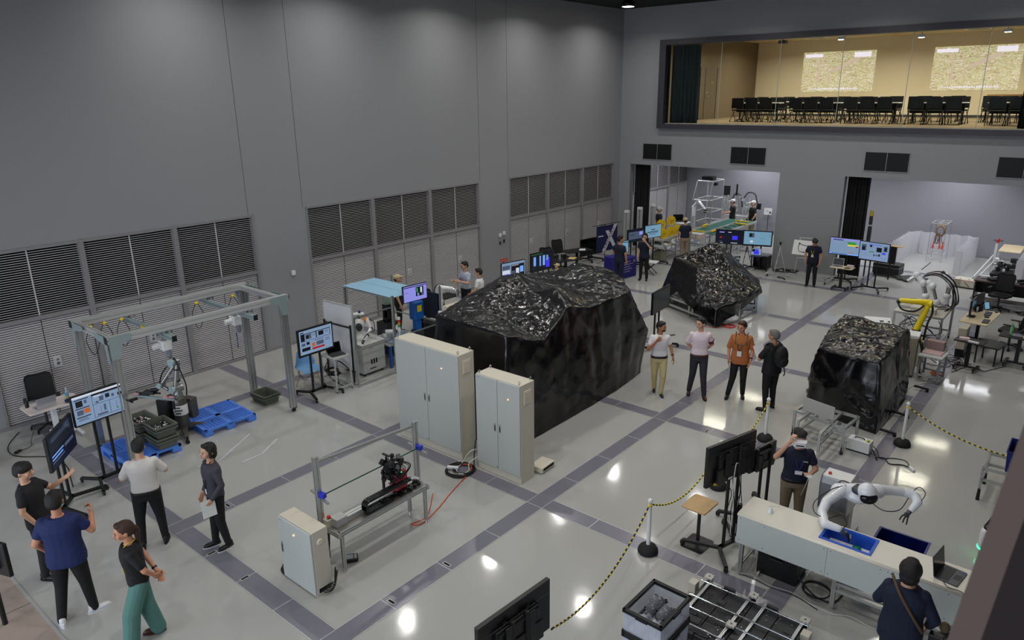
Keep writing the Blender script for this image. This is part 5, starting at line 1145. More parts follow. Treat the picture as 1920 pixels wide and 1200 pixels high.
obj('wire_brace', MB().bar((-.17,-.17,.25),(.17,.17,.25),.008).bar((.17,-.17,.25),(-.17,.17,.25),.008).bar((-.17,-.17,.25),(-.17,.17,.38),.008).bar((.17,-.17,.38),(.17,.17,.25),.008), BLK, t)
t = thing('partition_board', 'white partition board in an aluminium frame behind the light blue chair', 'board', (-6.55,1.44,0), R(4))
obj('board_panel', MB().box(-.46,.46,-.012,.012,.30,1.79), mat('board_grey_white', (216,218,220), .5), t)
m = MB(); m.bar((-.47,0,1.80),(.47,0,1.80),.03); 
for s in (-1,1): m.bar((s*.47,0,.02),(s*.47,0,1.80),.03); m.bar((s*.47,-.25,.02),(s*.47,.25,.02),.03)
m.bar((-.47,0,.30),(.47,0,.30),.025); obj('board_frame', m, ALUW, t)
obj('black_rack', MB().bar((-.43,-.05,.02),(-.43,-.05,1.38),.03).bar((.43,-.05,.02),(.43,-.05,1.38),.03).bar((-.43,-.05,1.32),(.43,-.05,1.32),.03).tube([(-.43,-.1,.5),(-.1,-.16,.52),(.2,-.16,.48),(.43,-.1,.3)],.014,6,4), BLK, t)
t = thing('trolley', 'small aluminium trolley holding a laptop and cables beside the lit display', 'trolley', (-6.22,1.04,0), 0)
for sx in (-1,1):
    for sy in (-1,1): obj('leg', MB().ext((sx*.24,sy*.20,.03),(sx*.24,sy*.20,.78),.028), ALUW, t); obj('foot', MB().cyl((sx*.24,sy*.20,0),(sx*.24,sy*.20,.03),.015), BLKP, t)
m = MB().box(-.25,.25,-.21,.21,.76,.79); obj('top_shelf', m, GRAYP, t)
m = MB()
for z in (.10,): m.bar((-.24,-.2,z),(.24,-.2,z),.025); m.bar((-.24,.2,z),(.24,.2,z),.025); m.bar((-.24,-.2,z),(-.24,.2,z),.025); m.bar((.24,-.2,z),(.24,.2,z),.025)
obj('lower_frame', m, ALUW, t)
laptop('open black laptop on the small aluminium trolley', (-6.18,1.06,.79), R(80), DGR)
m = MB(); coil(m, (-6.25,.95,.42), .13, 5, .010, .12, 8); coil(m, (-6.3,1.05,.3), .11, 4, .010, .2, 9); m.tube([(-6.2,.85,.75),(-6.3,.8,.5),(-6.3,.9,.3),(-6.2,1.0,.15),(-6.1,1.15,.02)], .010, 6, 5)
tag(obj('cable_coil', m, CBL), 'bundle of black cables hanging in the small aluminium trolley', 'cable')
# robot cell
t = thing('robot_cell', 'aluminium cell frame with a pale blue canopy sheet around the dual arm robot', 'frame', (0,0,0)); X0, X1, Y0, Y1 = -7.62,-5.88,1.36,3.95; ym = 2.46
for x,y,z in ((X1,Y0,1.62),(X1,ym,1.86),(X0,ym,1.80),(X0,Y1,1.80),(X1,Y1,1.80)): obj('post', MB().ext((x,y,.03),(x,y,z),.036 if y != ym else .05), ALU, t)
for p,q in (((X1,Y0,1.60),(X1,ym,1.60)),((X1,Y0,.04),(X1,Y1,.04)),((X0,ym,.04),(X0,Y1,.04)),((X1,ym,.85),(X1,Y1,.85)),((X1,Y0,.85),(X1,ym,.85)),((X1,Y1,.85),(X0,Y1,.85)),((X1-.5,Y0,.04),(X1,Y0,.04)),((X0,Y1,.04),(X1,Y1,.04)),((X0,ym,1.79),(X1,ym,1.79)),((X0,ym,1.79),(X0,Y1,1.79))): obj('rail', MB().ext(p,q,.026), ALU, t)
m = MB().box(X0-.03,X1+.02,ym-.02,3.42,1.815,1.825); obj('canopy_sheet', m, mat('pale_blue_sheet', (146,190,216), .5), t, .002)
obj('canopy_seam', MB().box(X0-.02,X1-.2,2.95,2.962,1.825,1.828), mat('pale_blue_seam', (120,160,186), .5), t)
t = thing('machine_cabinet', 'light grey metal machine cabinet with vents under the dual arm robot', 'cabinet', (0,0,0))
obj('cabinet_body', MB().box(-7.0,-6.24,1.80,2.44,.07,.76), GRAYP, t, .006); obj('cabinet_top', MB().box(-7.02,-6.22,1.78,2.46,.76,.775), mat('cab_top_white', (216,216,214), .4), t)
m = MB()
for k in range(3): m.box(-6.24,-6.236,2.02+k*.07,2.06+k*.07,.26,.38)
m.box(-6.24,-6.235,1.98,2.16,.15,.17); obj('vent_slots', m, DARK, t)
obj('door_handle', MB().box(-6.24,-6.225,2.0,2.08,.66,.69), STEEL, t); obj('side_latch', MB().box(-6.75,-6.70,1.79,1.80,.60,.65), STEEL, t)
for p in ((-6.95,1.86),(-6.3,1.86),(-6.3,2.38),(-6.95,2.38)): obj('foot', MB().cyl((p[0],p[1],0),(p[0],p[1],.07),.025), BLKP, t)
# dual arm robot
t = thing('dual_arm_robot', 'white two armed robot with orange shoulder caps on the light grey machine cabinet', 'robot', (-6.62,2.06,.775), R(45))
obj('robot_base', MB().cb((0,0,.04),(.26,.26,.08)).lathe([(.12,.08),(.07,.15),(.06,.2)],16), WHT, t, .01)
obj('torso', MB().lathe([(.07,.18),(.10,.26),(.13,.36),(.12,.46),(.06,.52)],18), WHT, t); obj('chest_panel', MB().ell((0,-.08,.34),(.08,.07,.12)), DGR, t)
obj('head', MB().rr(.26,.14,.60,.64,.05), WHT, t, .01); obj('neck', MB().cyl((0,0,.5),(0,0,.6),.04), DGR, t); obj('head_sensor', MB().cb((.02,0,.67),(.05,.05,.04)), mat('sensor_blue',(50,50,120),.4), t)
for s in (-1,1):
    obj('shoulder_cap', MB().cyl((s*.09,0,.47),(s*.19,0,.49),.045), mat('orange_cap', (236,136,46), .4), t)
    m = MB().cap((s*.18,0,.48),(s*.26,-.06,.28),.05,.045); m.cap((s*.26,-.06,.28),(s*.20,-.26,.18),.042,.036); m.cap((s*.20,-.26,.18),(s*.12,-.36,.10),.036,.03); obj('arm', m, WHT, t)
    m = MB().ell((s*.26,-.06,.28),(.05,.05,.05)); m.ell((s*.20,-.26,.18),(.04,.04,.04)); m.cyl((s*.12,-.36,.10),(s*.09,-.42,.04),.03); obj('arm_joint', m, DGR, t)
    obj('arm_cable', MB().tube([(s*.2,0,.5),(s*.33,-.02,.42),(s*.34,-.12,.24),(s*.24,-.30,.26),(s*.12,-.36,.14)],.009,6,4), CBL, t)
# second grey/white cobot tool in the cell
t = thing('industrial_arm_robot', 'white jointed robot arm lying low at the right of the dual arm robot', 'robot', (-6.45,2.66,.62), R(-20))
m = MB().cap((0,0,.02),(.0,0,.22),.06,.06); m.cap((0,0,.22),(.20,.18,.26),.055,.045); m.cap((.2,.18,.26),(.06,.3,.34),.045,.04); obj('arm_links', m, WHT, t); m = MB().ell((0,0,.22),.064); m.ell((.2,.18,.26),.052); obj('arm_joint', m, DGR, t)
t = thing('work_table', 'blue legged work table inside the cell frame', 'table', (-6.55,2.95,0))
obj('tabletop', MB().box(-.40,.40,-.42,.55,.56,.60), GRAYP, t, .004)
BLT = mat('bench_blue', (44,84,150), .4)
for sx in (-1,1):
    for y in (-.36,.5): obj('leg', MB().bar((sx*.34,y,0),(sx*.34,y,.56),.06), BLT, t)
m = MB()
for sx in (-1,1): m.bar((sx*.34,-.36,.2),(sx*.34,.5,.2),.05)
obj('stretcher', m, BLT, t)
for i,(x,y,lb_) in enumerate(((-6.32,2.72,'clear plastic tray nearer the camera on the blue legged work table'),(-6.62,3.02,'clear plastic tray farther from the camera on the blue legged work table'))):
    pass
CLP = mat('translucent_plastic', (196,210,226), .2, alpha=.45)
crate('clear plastic tray at the near edge of the blue legged work table', (-6.30,2.74,.60), 0, .40,.30,.13, CLP, rim=.01, taper=.02)
crate('clear plastic tray on the blue legged work table, farther from the camera', (-6.32,3.12,.60), 0, .38,.30,.13, CLP, rim=.01, taper=.02)
t = thing('work_machine', 'royal blue machine head with a yellow label on a stand beside the cell monitor', 'machine', (-6.30,3.55,0))
obj('stand', MB().box(-.12,.12,-.10,.10,0,.70), DGR, t); obj('machine_head', MB().rr(.24,.30,.98,1.42,.05).box(-.08,.08,-.08,.08,.70,1.0), mat('royal_blue', (24,96,176), .35), t, .02); obj('yellow_label', MB().box(.121,.124,-.08,.06,1.18,1.34), YEL, t)
t = thing('machine', 'green topped black machine standing in the middle of the cell', 'machine', (-7.15,3.35,0))
obj('machine_stand', MB().box(-.2,.2,-.2,.2,0,.80), DGR, t); obj('machine_column', MB().box(-.10,.10,-.08,.08,.80,1.25).cb((.06,0,1.0),(.2,.16,.2)), BLKP, t, .01); obj('motor_cover', MB().lathe([(.10,1.25),(.12,1.30),(.12,1.42),(.06,1.48)],16), mat('pale_green_cover', (176,196,170), .4), t); obj('green_knob', MB().lathe([(.05,1.48),(.05,1.54),(.02,1.56)],14), mat('lime_green', (140,200,60), .4), t)
t = thing('cell_monitor', 'lit lavender monitor mounted on the far corner of the cell frame', 'display screen', (-5.84,3.12,0), R(86)); screen_panel(t,.70,.40,1.80,[(0,.90,1,.95,'sc_dk'),(.52,.25,.86,.85,'sc_navy'),(.54,.5,.62,.8,'sc_grn'),(.64,.3,.70,.7,'sc_dk'),(.72,.45,.8,.8,'sc_wht'),(.58,.28,.66,.45,'sc_cyan'),(.76,.28,.84,.42,'sc_mid')]+lines(.06,.6,.24,2), base='sc_lav', bez=.015); obj('monitor_arm', MB().bar((0,.04,1.80),(.1,.06,1.60),.04), BLKP, t)
t = thing('signal_tower', 'signal tower with white, red, orange and green tiers beside the cell rail', 'signal light', (-5.88,2.62,.862))
obj('tower_pole', MB().cyl((0,0,-.02),(0,0,.12),.012), WHT, t)
for k,(c,z) in enumerate(((WHT,.12),(GRN,.22),(mat('amber_plastic',(230,140,40),.4),.28),(RED,.34),(WHT,.40))): obj('tier', MB().lathe([(.03,z),(.03,z+(.10 if k == 0 else .06))],16), c, t)
t = thing('tool_board', 'dark work board with tools hung behind the cell monitor', 'tool board', (-6.3,4.02,0))
obj('board', MB().box(-.35,.35,-.02,.02,.9,1.55), mat('dark_blue_board', (26,32,48), .5), t); obj('board_stand', MB().bar((-.32,0,0),(-.32,0,1.55),.04).bar((.32,0,0),(.32,0,1.55),.04), BLKP, t); obj('lower_shelf', MB().box(-.36,.36,-.12,.12,.72,.75), BLKP, t)
t = thing('red_clamp', 'red clamp on a dark base behind the dual arm robot', 'clamp', (-7.25,2.35,.62)); obj('clamp_base', MB().cb((0,0,.02),(.30,.24,.04)), DGR, t, .005); obj('clamp_handle', MB().bar((-.08,-.06,.14),(.08,.08,.14),.03).cyl((0,0,.04),(0,0,.14),.02), RED, t)
t = thing('side_table', 'low grey table carrying the red clamp', 'table', (-7.25,2.35,0)); obj('tabletop', MB().box(-.22,.22,-.22,.22,.58,.62), DGR, t); 
for sx in (-1,1):
    for sy in (-1,1): obj('leg', MB().bar((sx*.18,sy*.18,0),(sx*.18,sy*.18,.58),.03), DGR, t)
# white robot arm bench
t = thing('robot_bench', 'grey topped steel bench with dark doors carrying the white robot arm', 'bench', (-6.65,4.95,0))
obj('bench_body', MB().box(-.38,.38,-.72,.72,.06,.74), mat('bench_dark_steel', (66,66,68), .35, .5), t); obj('bench_top', MB().box(-.42,.42,-.78,.78,.74,.78), mat('bench_top_grey', (168,166,160), .4), t, .004)
for y in (-.36,.0,.36): obj('bench_door', MB().box(.38,.392,y-.16,y+.16,.10,.70), mat('bench_door_steel', (84,84,86), .35, .5), t, .004)
obj('white_sheet', MB().box(-.40,.10,.20,.74,.782,.79), mat('cream_sheet', (206,200,180), .6), t)
for sx in (-1,1):
    for y in (-.6,.6): obj('foot', MB().cyl((sx*.3,y,0),(sx*.3,y,.06),.03), BLKP, t)
t = thing('industrial_arm_robot', 'white compact robot arm standing upright on the grey topped steel bench', 'robot', (-6.60,4.62,.785), R(40))
obj('robot_base', MB().rr(.22,.22,0,.20,.04), WHG, t, .01); obj('lower_joint', MB().cyl((0,-.12,.30),(0,.12,.30),.11), WHG, t, .01); obj('lower_arm', MB().cap((0,0,.30),(.02,0,.62),.09,.08), WHG, t)
obj('upper_joint', MB().cyl((0.02,-.11,.66),(.02,.11,.66),.10), WHG, t, .01); obj('upper_arm', MB().cap((.02,0,.70),(.34,0,.66),.075,.055), WHG, t); obj('wrist', MB().cyl((.34,0,.66),(.42,0,.62),.05), STEEL, t); obj('robot_cable', MB().tube([(-.06,.1,.2),(-.14,.1,.5),(-.05,.1,.75),(.2,.07,.72)],.012,6,4), CBL, t)
t = thing('spray_can', 'silver can held at the tip of the white compact robot arm', 'can', (-6.26,4.95,1.24)); obj('can_body', MB().lathe([(.03,0),(.033,.01),(.033,.15),(.015,.18)],14), STEEL, t)
t = thing('battery_tool', 'black and orange device beside the white compact robot arm', 'tool', (-6.62,4.32,.785)); obj('tool_body', MB().cb((0,0,.05),(.16,.24,.10)), BLKP, t, .01); obj('orange_trim', MB().cb((.02,.02,.115),(.10,.12,.03)), ORG, t)
obj('white_tube', MB().cyl((-.02,-.2,.16),(.02,.26,.18),.014), WHT, t)
t = thing('white_board', 'narrow white panel leaning at the near corner of the large sheeting', 'panel', (-3.80,1.95,0), R(0)); obj('panel', MB().box(-.05,.08,-.02,.02,.02,2.0), mat('panel_white', (206,208,208), .5), t); obj('panel_edge', MB().box(.08,.085,-.021,.021,.02,2.0), GRAYP, t)
office_chair('black mesh office chair behind the white compact robot arm', (-7.75,5.2,0), R(60))
pedestal_table('black table behind the man in light blue shirt', (-7.9,6.0,0), R(90), .9,.5,.72)
PIC = [(.02,.62,.34,.86,'sc_mid'),(.02,.08,.34,.58,'sc_wht'),(.40,.08,.97,.86,'sc_dk'),(.42,.12,.56,.5,'sc_mid'),(.60,.28,.74,.62,'sc_wht'),(.78,.35,.93,.70,'sc_brt'),(.08,.28,.30,.36,'sc_vio'),(0,0,1,.05,'sc_red')]+lines(.42,.82,.8,2,'sc_wht')
tv_stand('lit display with a red strip along the bottom beside the pillar', (-8.05,9.25,0), 80, .98,.60,.84, PIC, polex=.12)
t = thing('red_sign', 'small red and white sign above the display beside the pillar', 'sign', (-8.12,8.95,0), R(80)); obj('sign_plate', MB().box(-.15,.13,-.01,.0,1.17,1.26), RED, t); obj('sign_writing', MB().box(-.11,-.08,-.013,-.01,1.20,1.23), WHT, t); obj('sign_post', MB().cyl((0,.02,0),(0,.02,1.2),.01), BLK, t)
m = MB(); x = -.06
for k in range(5): m.cb((-.05+k*.033,-.0115,1.215),(.022,.003,.03))
obj('sign_character', m, mat('sign_faint',(240,160,150),.5), t)
VID = [(.08,.12,.70,.86,'sc_dim'),(.10,.30,.20,.80,'sc_brt'),(.22,.1,.34,.85,'sc_dk'),(.36,.25,.60,.82,'sc_brt'),(.42,.2,.5,.9,'sc_dk'),(.64,.1,.80,.65,'sc_vio'),(.66,.5,.74,.8,'sc_cyan'),(.0,.92,.5,.94,'sc_grn')]
tv_stand('display playing a dim video with people, next to a black desk', (-8.05,10.75,0), 82, 1.08,.64,.88, VID, base='sc_dk', polex=.12)
office_chair('black mesh chair between the dim video display and the black desk', (-8.5,11.75,0), R(60)); office_chair('black office chair standing nearest the louvres behind a black desk', (-9.0,13.15,0), R(70))
pedestal_table('black desk with a paper cup and a beige folder near the dim video display', (-7.95,12.0,0), R(70), 1.0,.6,.72); pedestal_table('black desk with a white sheet near the blank display', (-8.50,13.45,0), R(70), 1.1,.6,.72)
t = thing('drink_bottle', 'clear bottle on the black desk near the dim video display', 'bottle', (-8.02,11.75,.72)); obj('bottle_body', MB().lathe([(.035,0),(.035,.16),(.014,.21),(.014,.23)],14), mat('clear_plastic',(1,1,1)), t)
t = thing('black_cup', 'black tumbler on the black desk near the dim video display', 'cup', (-7.95,11.95,.72)); obj('cup_body', MB().lathe([(.03,0),(.04,.02),(.04,.18)],14), BLKP, t)
tag(obj('folder', MB().cb((-7.85,12.25,.726),(.24,.32,.012),R(20)), mat('beige_folder', (206,180,130), .6)), 'beige folder lying on the black desk', 'folder')
tag(obj('paper_sheet', MB().cb((-8.40,13.65,.722),(.22,.30,.004),R(30)), PAPER), 'white sheet on the black desk near the blank display', 'paper')
tv_stand('switched off black display on twin poles left of the navy banner', (-8.95,15.0,0), 80, 1.22,.66,.56, None, polex=.10, spread=.30)
# banner
t = thing('banner', 'navy roll-up banner with a large white X and slanted lettering', 'banner', (-8.25,14.45,0), R(80))
NAV = mat('banner_navy', (26,28,74), .6); BW, B0, B1 = 1.12, .50, 1.46
obj('banner_sheet', MB().box(-.08,BW-.08,.0,.004,B0,B1), NAV, t)
obj('hanging_bar', MB().cyl((-.30,.0,B1+.04),(BW+.14,.0,B1+.04),.012), BLK, t); obj('banner_pole', MB().cyl((.40,.03,0),(.40,.03,B1+.05),.012), BLK, t)
m = MB()
for a in (30,150,270): m.bar((.40,.03,.12),(.40+.3*cos(R(a)),.03+.3*sin(R(a)),.01),.014)
obj('tripod_foot', m, BLK, t)
m = MB(); m.add([(x,-.004,z) for x,z in ((.22,B0+.01),(.40,B0+.01),(1.03,B1),(.85,B1))]+[(x,-.001,z) for x,z in ((.22,B0+.01),(.40,B0+.01),(1.03,B1),(.85,B1))], [(0,1,2,3),(7,6,5,4),(0,4,5,1),(1,5,6,2),(2,6,7,3),(3,7,4,0)])
m.add([(x,-.005,z) for x,z in ((.38,1.26),(.56,1.26),(.98,.62),(.80,.62))]+[(x,-.001,z) for x,z in ((.38,1.26),(.56,1.26),(.98,.62),(.80,.62))], [(0,1,2,3),(7,6,5,4),(0,4,5,1),(1,5,6,2),(2,6,7,3),(3,7,4,0)])
obj('letter_x', m, mat('banner_white', (206,202,214), .6), t)
Mx = Matrix.Translation((.40,-.008,B0+.07)) @ Matrix.Rotation(R(90),4,'X') @ Matrix.Rotation(atan2(B1-B0,.63),4,'Z')
text_mesh('banner_lettering', 'FASTORY', .21, BLK, t, Mx, .001)
obj('banner_caption', MB().box(.0,.28,-.003,-.001,1.06,1.10), mat('banner_white',(1,1,1)), t)
# blue box table with printing
t = thing('covered_table', 'table covered with a royal purple-blue cloth printed in white, beside the man in navy', 'table', (-6.72,13.62,0), R(-8))
obj('cloth_cover', MB().box(-.42,.36,-.44,.40,.0,.70), mat('purple_blue_cloth', (36,34,120), .6, bump=(20,.1)), t, .01)
m = MB(); random.seed(8)
for k in range(5): m.box(.362,.365,-.34,-.34+random.uniform(.35,.55),.56-k*.085,.585-k*.085)
m2 = MB(); 
for k in range(4): m2.box(-.25,-.25+random.uniform(.2,.4),-.443,-.44,.5-k*.1,.52-k*.1)
obj('printed_line', m, mat('cloth_print', (150,150,190), .6), t); obj('round_emblem', MB().cyl((.362,.26,.56),(.367,.26,.56),.045), mat('cloth_print',(1,1,1)), t)
t = thing('folding_stool', 'white topped folding stool with black crossed legs behind the long haired woman', 'stool', (-6.05,14.45,0), R(10)); obj('seat', MB().rr(.55,.40,.43,.46,.03), WHT, t)
for y in (-.16,.16): obj('leg', MB().bar((-.22,y,0),(.22,y,.43),.02).bar((.22,y,0),(-.22,y,.43),.02), BLK, t)
t = thing('flip_board', 'white sheet board leaning on the folding stool', 'board', (-6.35,14.5,.46), R(15)); obj('board_sheet', MB().cb((0,.06,.24),(.42,.012,.5),0,R(-14)), PAPER, t)
m = MB(); 
for k in range(3): m.cb((0,.035+.0*k,.38-k*.07),(.32-.06*k,.006,.012),0,R(-14))
obj('board_writing', m, DGR, t)
tv_stand('dim lit display left of the bright cyan one, behind the long haired woman', (-6.98,14.90,0), 76, .84,.48,1.22, [(0,.86,1,1,'sc_navy'),(.04,.2,.96,.82,'sc_mid'),(.7,.5,.92,.78,'sc_lav')]+lines(.08,.6,.5,4,'sc_navy'), base='sc_dim', polex=.14)
tv_stand('bright cyan display with dark text lines behind the long haired woman', (-6.78,15.78,0), 76, .86,.50,1.26, [(.36,.62,.62,.68,'sc_dk'),(.14,.44,.82,.50,'sc_dk'),(.22,.34,.80,.39,'sc_mid'),(.28,.22,.70,.25,'sc_mid')], base='sc_cyan', polex=.14, spread=.5)
t = thing('tablet_display', 'small upright cyan screen on the covered table behind the man in navy', 'display screen', (-6.72,13.80,.70), R(70)); screen_panel(t,.34,.46,.30,[(0,.86,1,.92,'sc_dk')], base='sc_cyan', bez=.02); obj('screen_stand', MB().bar((0,.04,0),(0,.04,.2),.04).box(-.15,.15,-.1,.15,0,.02), BLK, t)

# ================================================================= CONVEYOR LINE AND RACKS IN THE REAR ROOM
for i,(x,y,lb_) in enumerate(((-8.60,17.0,'tall aluminium column with a white cap, nearest the black curtain of three'),(-8.45,17.75,'tall aluminium column with a white cap, middle of the three'),(-8.25,18.45,'tall aluminium column with a white cap, farthest right of the three'))):
    t = thing('aluminium_column', lb_, 'column', (x,y,0)); 
    for dx in (-.07,.07): obj('column_profile', MB().ext((dx,0,0),(dx,0,1.62+.05*i),.08), ALUW, t)
    obj('column_cap', MB().cb((0,0,1.66+.05*i),(.18,.14,.10)), WHT, t, .01)
t = thing('workstation_bench', 'long aluminium workstation bench with lower shelf carrying the yellow reels', 'bench', (-7.08,17.45,0), R(0))
for x in (-.55,.45):
    for y in (-1.1,0,1.1): obj('leg', MB().ext((x,y,0),(x,y,.80),.04), ALUW, t)
for z in (.22,.80):
    for x in (-.55,.45): obj('rail', MB().ext((x,-1.1,z),(x,1.1,z),.04), ALUW, t)
    for y in (-1.1,0,1.1): obj('rail', MB().ext((-.55,y,z),(.45,y,z),.04), ALUW, t)
obj('worktop', MB().box(-.57,.47,-1.12,1.12,.82,.84), mat('bench_top_grey',(1,1,1)), t); obj('conveyor_tray', MB().box(.05,.62,-1.4,-.3,.60,.64), GRAYP, t); obj('supply_box', MB().box(.15,.5,-1.2,-.8,.08,.42), mat('box_olive', (128,128,108), .5), t); obj('yellow_strip', MB().box(.10,.5,-.52,-.44,.642,.65), YEL, t)
def reel(label, x, y, z, rz):
    t = thing('yellow_reel', label, 'reel', (x,y,z), rz, 'yellow reels on the workstation bench'); m = MB(); n = 24
    for s in (-.05,.05):
        m.M = Matrix.Translation((s,0,.20)) @ Matrix.Rotation(R(90),4,'Y'); v = [(r_*cos(2*pi*i/n),r_*sin(2*pi*i/n),zz) for zz in (-.006,.006) for r_ in (.12,.18) for i in range(n)]
        f = [(i,(i+1)%n,(i+1)%n+n,i+n) for i in range(n)]+[(2*n+i,3*n+i,3*n+(i+1)%n,2*n+(i+1)%n) for i in range(n)]+[(n+i,n+(i+1)%n,3*n+(i+1)%n,3*n+i) for i in range(n)]+[(i,2*n+i,2*n+(i+1)%n,(i+1)%n) for i in range(n)]; m.add(v,f)
        for k in range(5): a = 2*pi*k/5; m.bar((0,0,0),(.13*cos(a),.13*sin(a),0),.035,.01)
    m.M = Matrix(); m.cyl((-.06,0,.20),(.06,0,.20),.045); obj('reel_wheel', m, YEL, t); obj('reel_hub', MB().cyl((-.07,0,.20),(.07,0,.20),.02), BLKP, t); obj('reel_bracket', MB().bar((0,0,0),(0,0,.2),.03).box(-.1,.1,-.08,.08,0,.02), ALUW, t); return t
for k,(x,y,z,lb_) in enumerate(((-6.74,16.35,.84,'yellow spoked reel on the near edge of the bench, closest of three'),(-6.74,16.95,.84,'yellow spoked reel on the near edge of the bench, middle of three'),(-6.74,17.5,.84,'yellow spoked reel on the near edge of the bench, farthest of three'),(-7.25,17.1,1.04,'raised yellow spoked reel behind the front row, left one'),(-7.2,17.8,1.10,'raised yellow spoked reel behind the front row, right one'))):
    reel(lb_, x, y+.25, z, R(-25))
for k,(x,y) in enumerate(((-7.25,17.1),(-7.2,17.8))): tag(obj('reel_block', MB().cb((x,y+.25,.84+(.10 if k == 0 else .13)),(.22,.2,.20 if k == 0 else .26)), GRAYP), ('grey block lifting the left raised reel','grey block lifting the right raised reel')[k], 'block')
for k in range(3): t = thing('part_feeder', ('grey tilted feeder screen below the closest yellow reel','grey tilted feeder screen below the middle yellow reel','grey tilted feeder screen below the farthest yellow reel')[k], 'feeder', (-6.42,16.25+k*.57,.60)); obj('feeder_body', MB().cb((0,0,.12),(.16,.20,.03),0,0,R(30)), GRAYP, t); obj('feeder_post', MB().bar((-.05,0,-.1),(-.05,0,.12),.03), ALUW, t)
# aluminium frame structure with overhead camera bar
t = thing('pipe_tower', 'tall pipe frame tower with a black camera unit on its top', 'frame', (0,0,0)); TX0,TX1,TY0,TY1 = -7.40,-6.70,20.6,21.6
for x,y in ((TX0,TY0),(TX1,TY0),(TX0,TY1),(TX1,TY1)): obj('upright', MB().cyl((x,y,0),(x,y,2.6),.022), ALUW, t)
for z in (.3,.9,1.35,1.85,2.6):
    for p,q in (((TX0,TY0,z),(TX1,TY0,z)),((TX1,TY0,z),(TX1,TY1,z)),((TX0,TY0,z),(TX0,TY1,z)),((TX0,TY1,z),(TX1,TY1,z))): obj('crossbar', MB().cyl(p,q,.02,n=8), ALUW, t)
for y in (TY0,): 
    for x in (TX0,TX1): obj('brace', MB().cyl((x,y-.35,1.85),(x,y,2.57),.03,n=8), ALUW, t); obj('crossbar', MB().cyl((x,y-.35,1.85),(x,y,1.85),.02,n=8), ALUW, t)
obj('crossbar', MB().cyl((TX0,TY0-.35,1.85),(TX1,TY0-.35,1.85),.02,n=8), ALUW, t)
obj('camera_unit', MB().cb(((TX0+TX1)/2,TY0+.3,2.70),(.5,.35,.14)).cb(((TX0+TX1)/2+.4,TY0+.1,2.50),(.14,.2,.12)), BLKP, t, .01)
def rack(label, x0, x1, y0, y1, h, zs, d=.03, panel=None):
    t = thing('pipe_rack', label, 'rack', (0,0,0))
    for x in (x0,x1):
        for y in (y0,(y0+y1)/2,y1): obj('upright', MB().ext((x,y,0),(x,y,h),d), ALUW, t)
    for z in zs:
        for x in (x0,x1): obj('rail', MB().ext((x,y0,z),(x,y1,z),d), ALUW, t)
        for y in (y0,y1): obj('rail', MB().ext((x0,y,z),(x1,y,z),d), ALUW, t)
    if panel: obj('shelf_panel', MB().box(x0,x1,y0,y1,zs[-1]+.015,zs[-1]+.03), panel, t)
    return t
rack('aluminium rack with white bins behind the man in khaki trousers', -6.45,-5.70,17.65,18.05,.78,(.2,.5,.76), panel=mat('pale_board', (196,192,180), .5))
rack('long aluminium rack in front of the conveyor, left of the dark display', -5.25,-4.95,19.4,21.4,.62,(.15,.35,.58))
for k,(y,c) in enumerate(((-6.28,(190,186,160)),(-6.05,(206,206,208)),(-5.82,(214,190,186)))): t = thing('parts_bin', ('pale bin nearest the man in khaki trousers on the aluminium rack','white bin in the middle of the aluminium rack','pinkish bin at the far end of the aluminium rack')[k], 'bin', (y,17.85,.80)); obj('bin_body', MB().box(-.10,.10,-.18,.18,0,.14), mat('bin_%d'%k, c, .5), t, .01); obj('bin_lip', MB().box(-.105,.105,-.19,.19,.14,.155), WHT, t)
t = thing('belt_conveyor', 'long conveyor table with green belts and yellow stops in the rear room', 'conveyor', (-5.98,20.35,0), R(0))
for y in (-1.8,0,1.6):
    for x in (-.6,.6): obj('leg', MB().ext((x,y,0),(x,y,.80),.05), ALUW, t)
for x in (-.62,0,.62): obj('side_rail', MB().ext((x,-2.0,.86),(x,1.8,.86),.05,.08), ALUW, t)
for x in (-.31,.31): obj('belt', MB().box(x-.22,x+.22,-1.95,1.75,.86,.885), mat('belt_green', (30,96,80), .6), t)
m = MB()
for p in ((-.3,-1.9,.92,.7,.06),(.25,-1.5,.93,.1,.5),(.5,.5,.94,.5,.12),(.3,1.0,.96,.6,.1),(-.45,-1.0,.94,.2,.06),(-.6,-.5,.93,.08,.4)): m.cb((p[0],p[1],p[2]),(p[3],p[4],.04))
obj('yellow_stop', m, YEL, t)
m = MB()
for k in range(5): m.cb((.31,-1.4+k*.5,.90),(.30,.03,.02))
obj('belt_part', m, BLKP, t)
t = thing('industrial_arm_robot', 'white robot arm inside the tall pipe frame tower', 'robot', (-7.85,21.3,0)); obj('robot_stand', MB().bar((0,0,0),(0,0,1.0),.14), ALUW, t); m = MB().cap((0,0,1.0),(0,0,1.35),.08,.08); m.cap((0,0,1.4),(.25,-.1,1.68),.07,.06); m.cap((.25,-.1,1.68),(.62,-.25,1.38),.06,.05); obj('arm_links', m, WHG, t); obj('arm_joint', MB().ell((0,0,1.38),.09).ell((.25,-.1,1.68),.075), WHG, t); obj('gripper', MB().cb((.66,-.27,1.28),(.1,.1,.14)), BLKP, t)
t = thing('assembly_machine', 'cluster of silver machinery on the conveyor behind the worker in white cap', 'machine', (-6.9,23.5,0))
random.seed(31); m = MB(); m.box(-.5,.9,-.3,.3,.0,.85)
obj('machine_base', m, GRAYP, t); m = MB()
for k in range(26): p = (random.uniform(-.5,.95),random.uniform(-.3,.3),random.uniform(.85,1.0)); m.bar(p,(p[0]+random.uniform(-.05,.05),p[1],p[2]+random.uniform(.2,.8)),.035)
for k in range(14): m.cb((random.uniform(-.5,.95),random.uniform(-.3,.3),random.uniform(1.0,1.7)),(random.uniform(.05,.25),.12,random.uniform(.04,.16)))
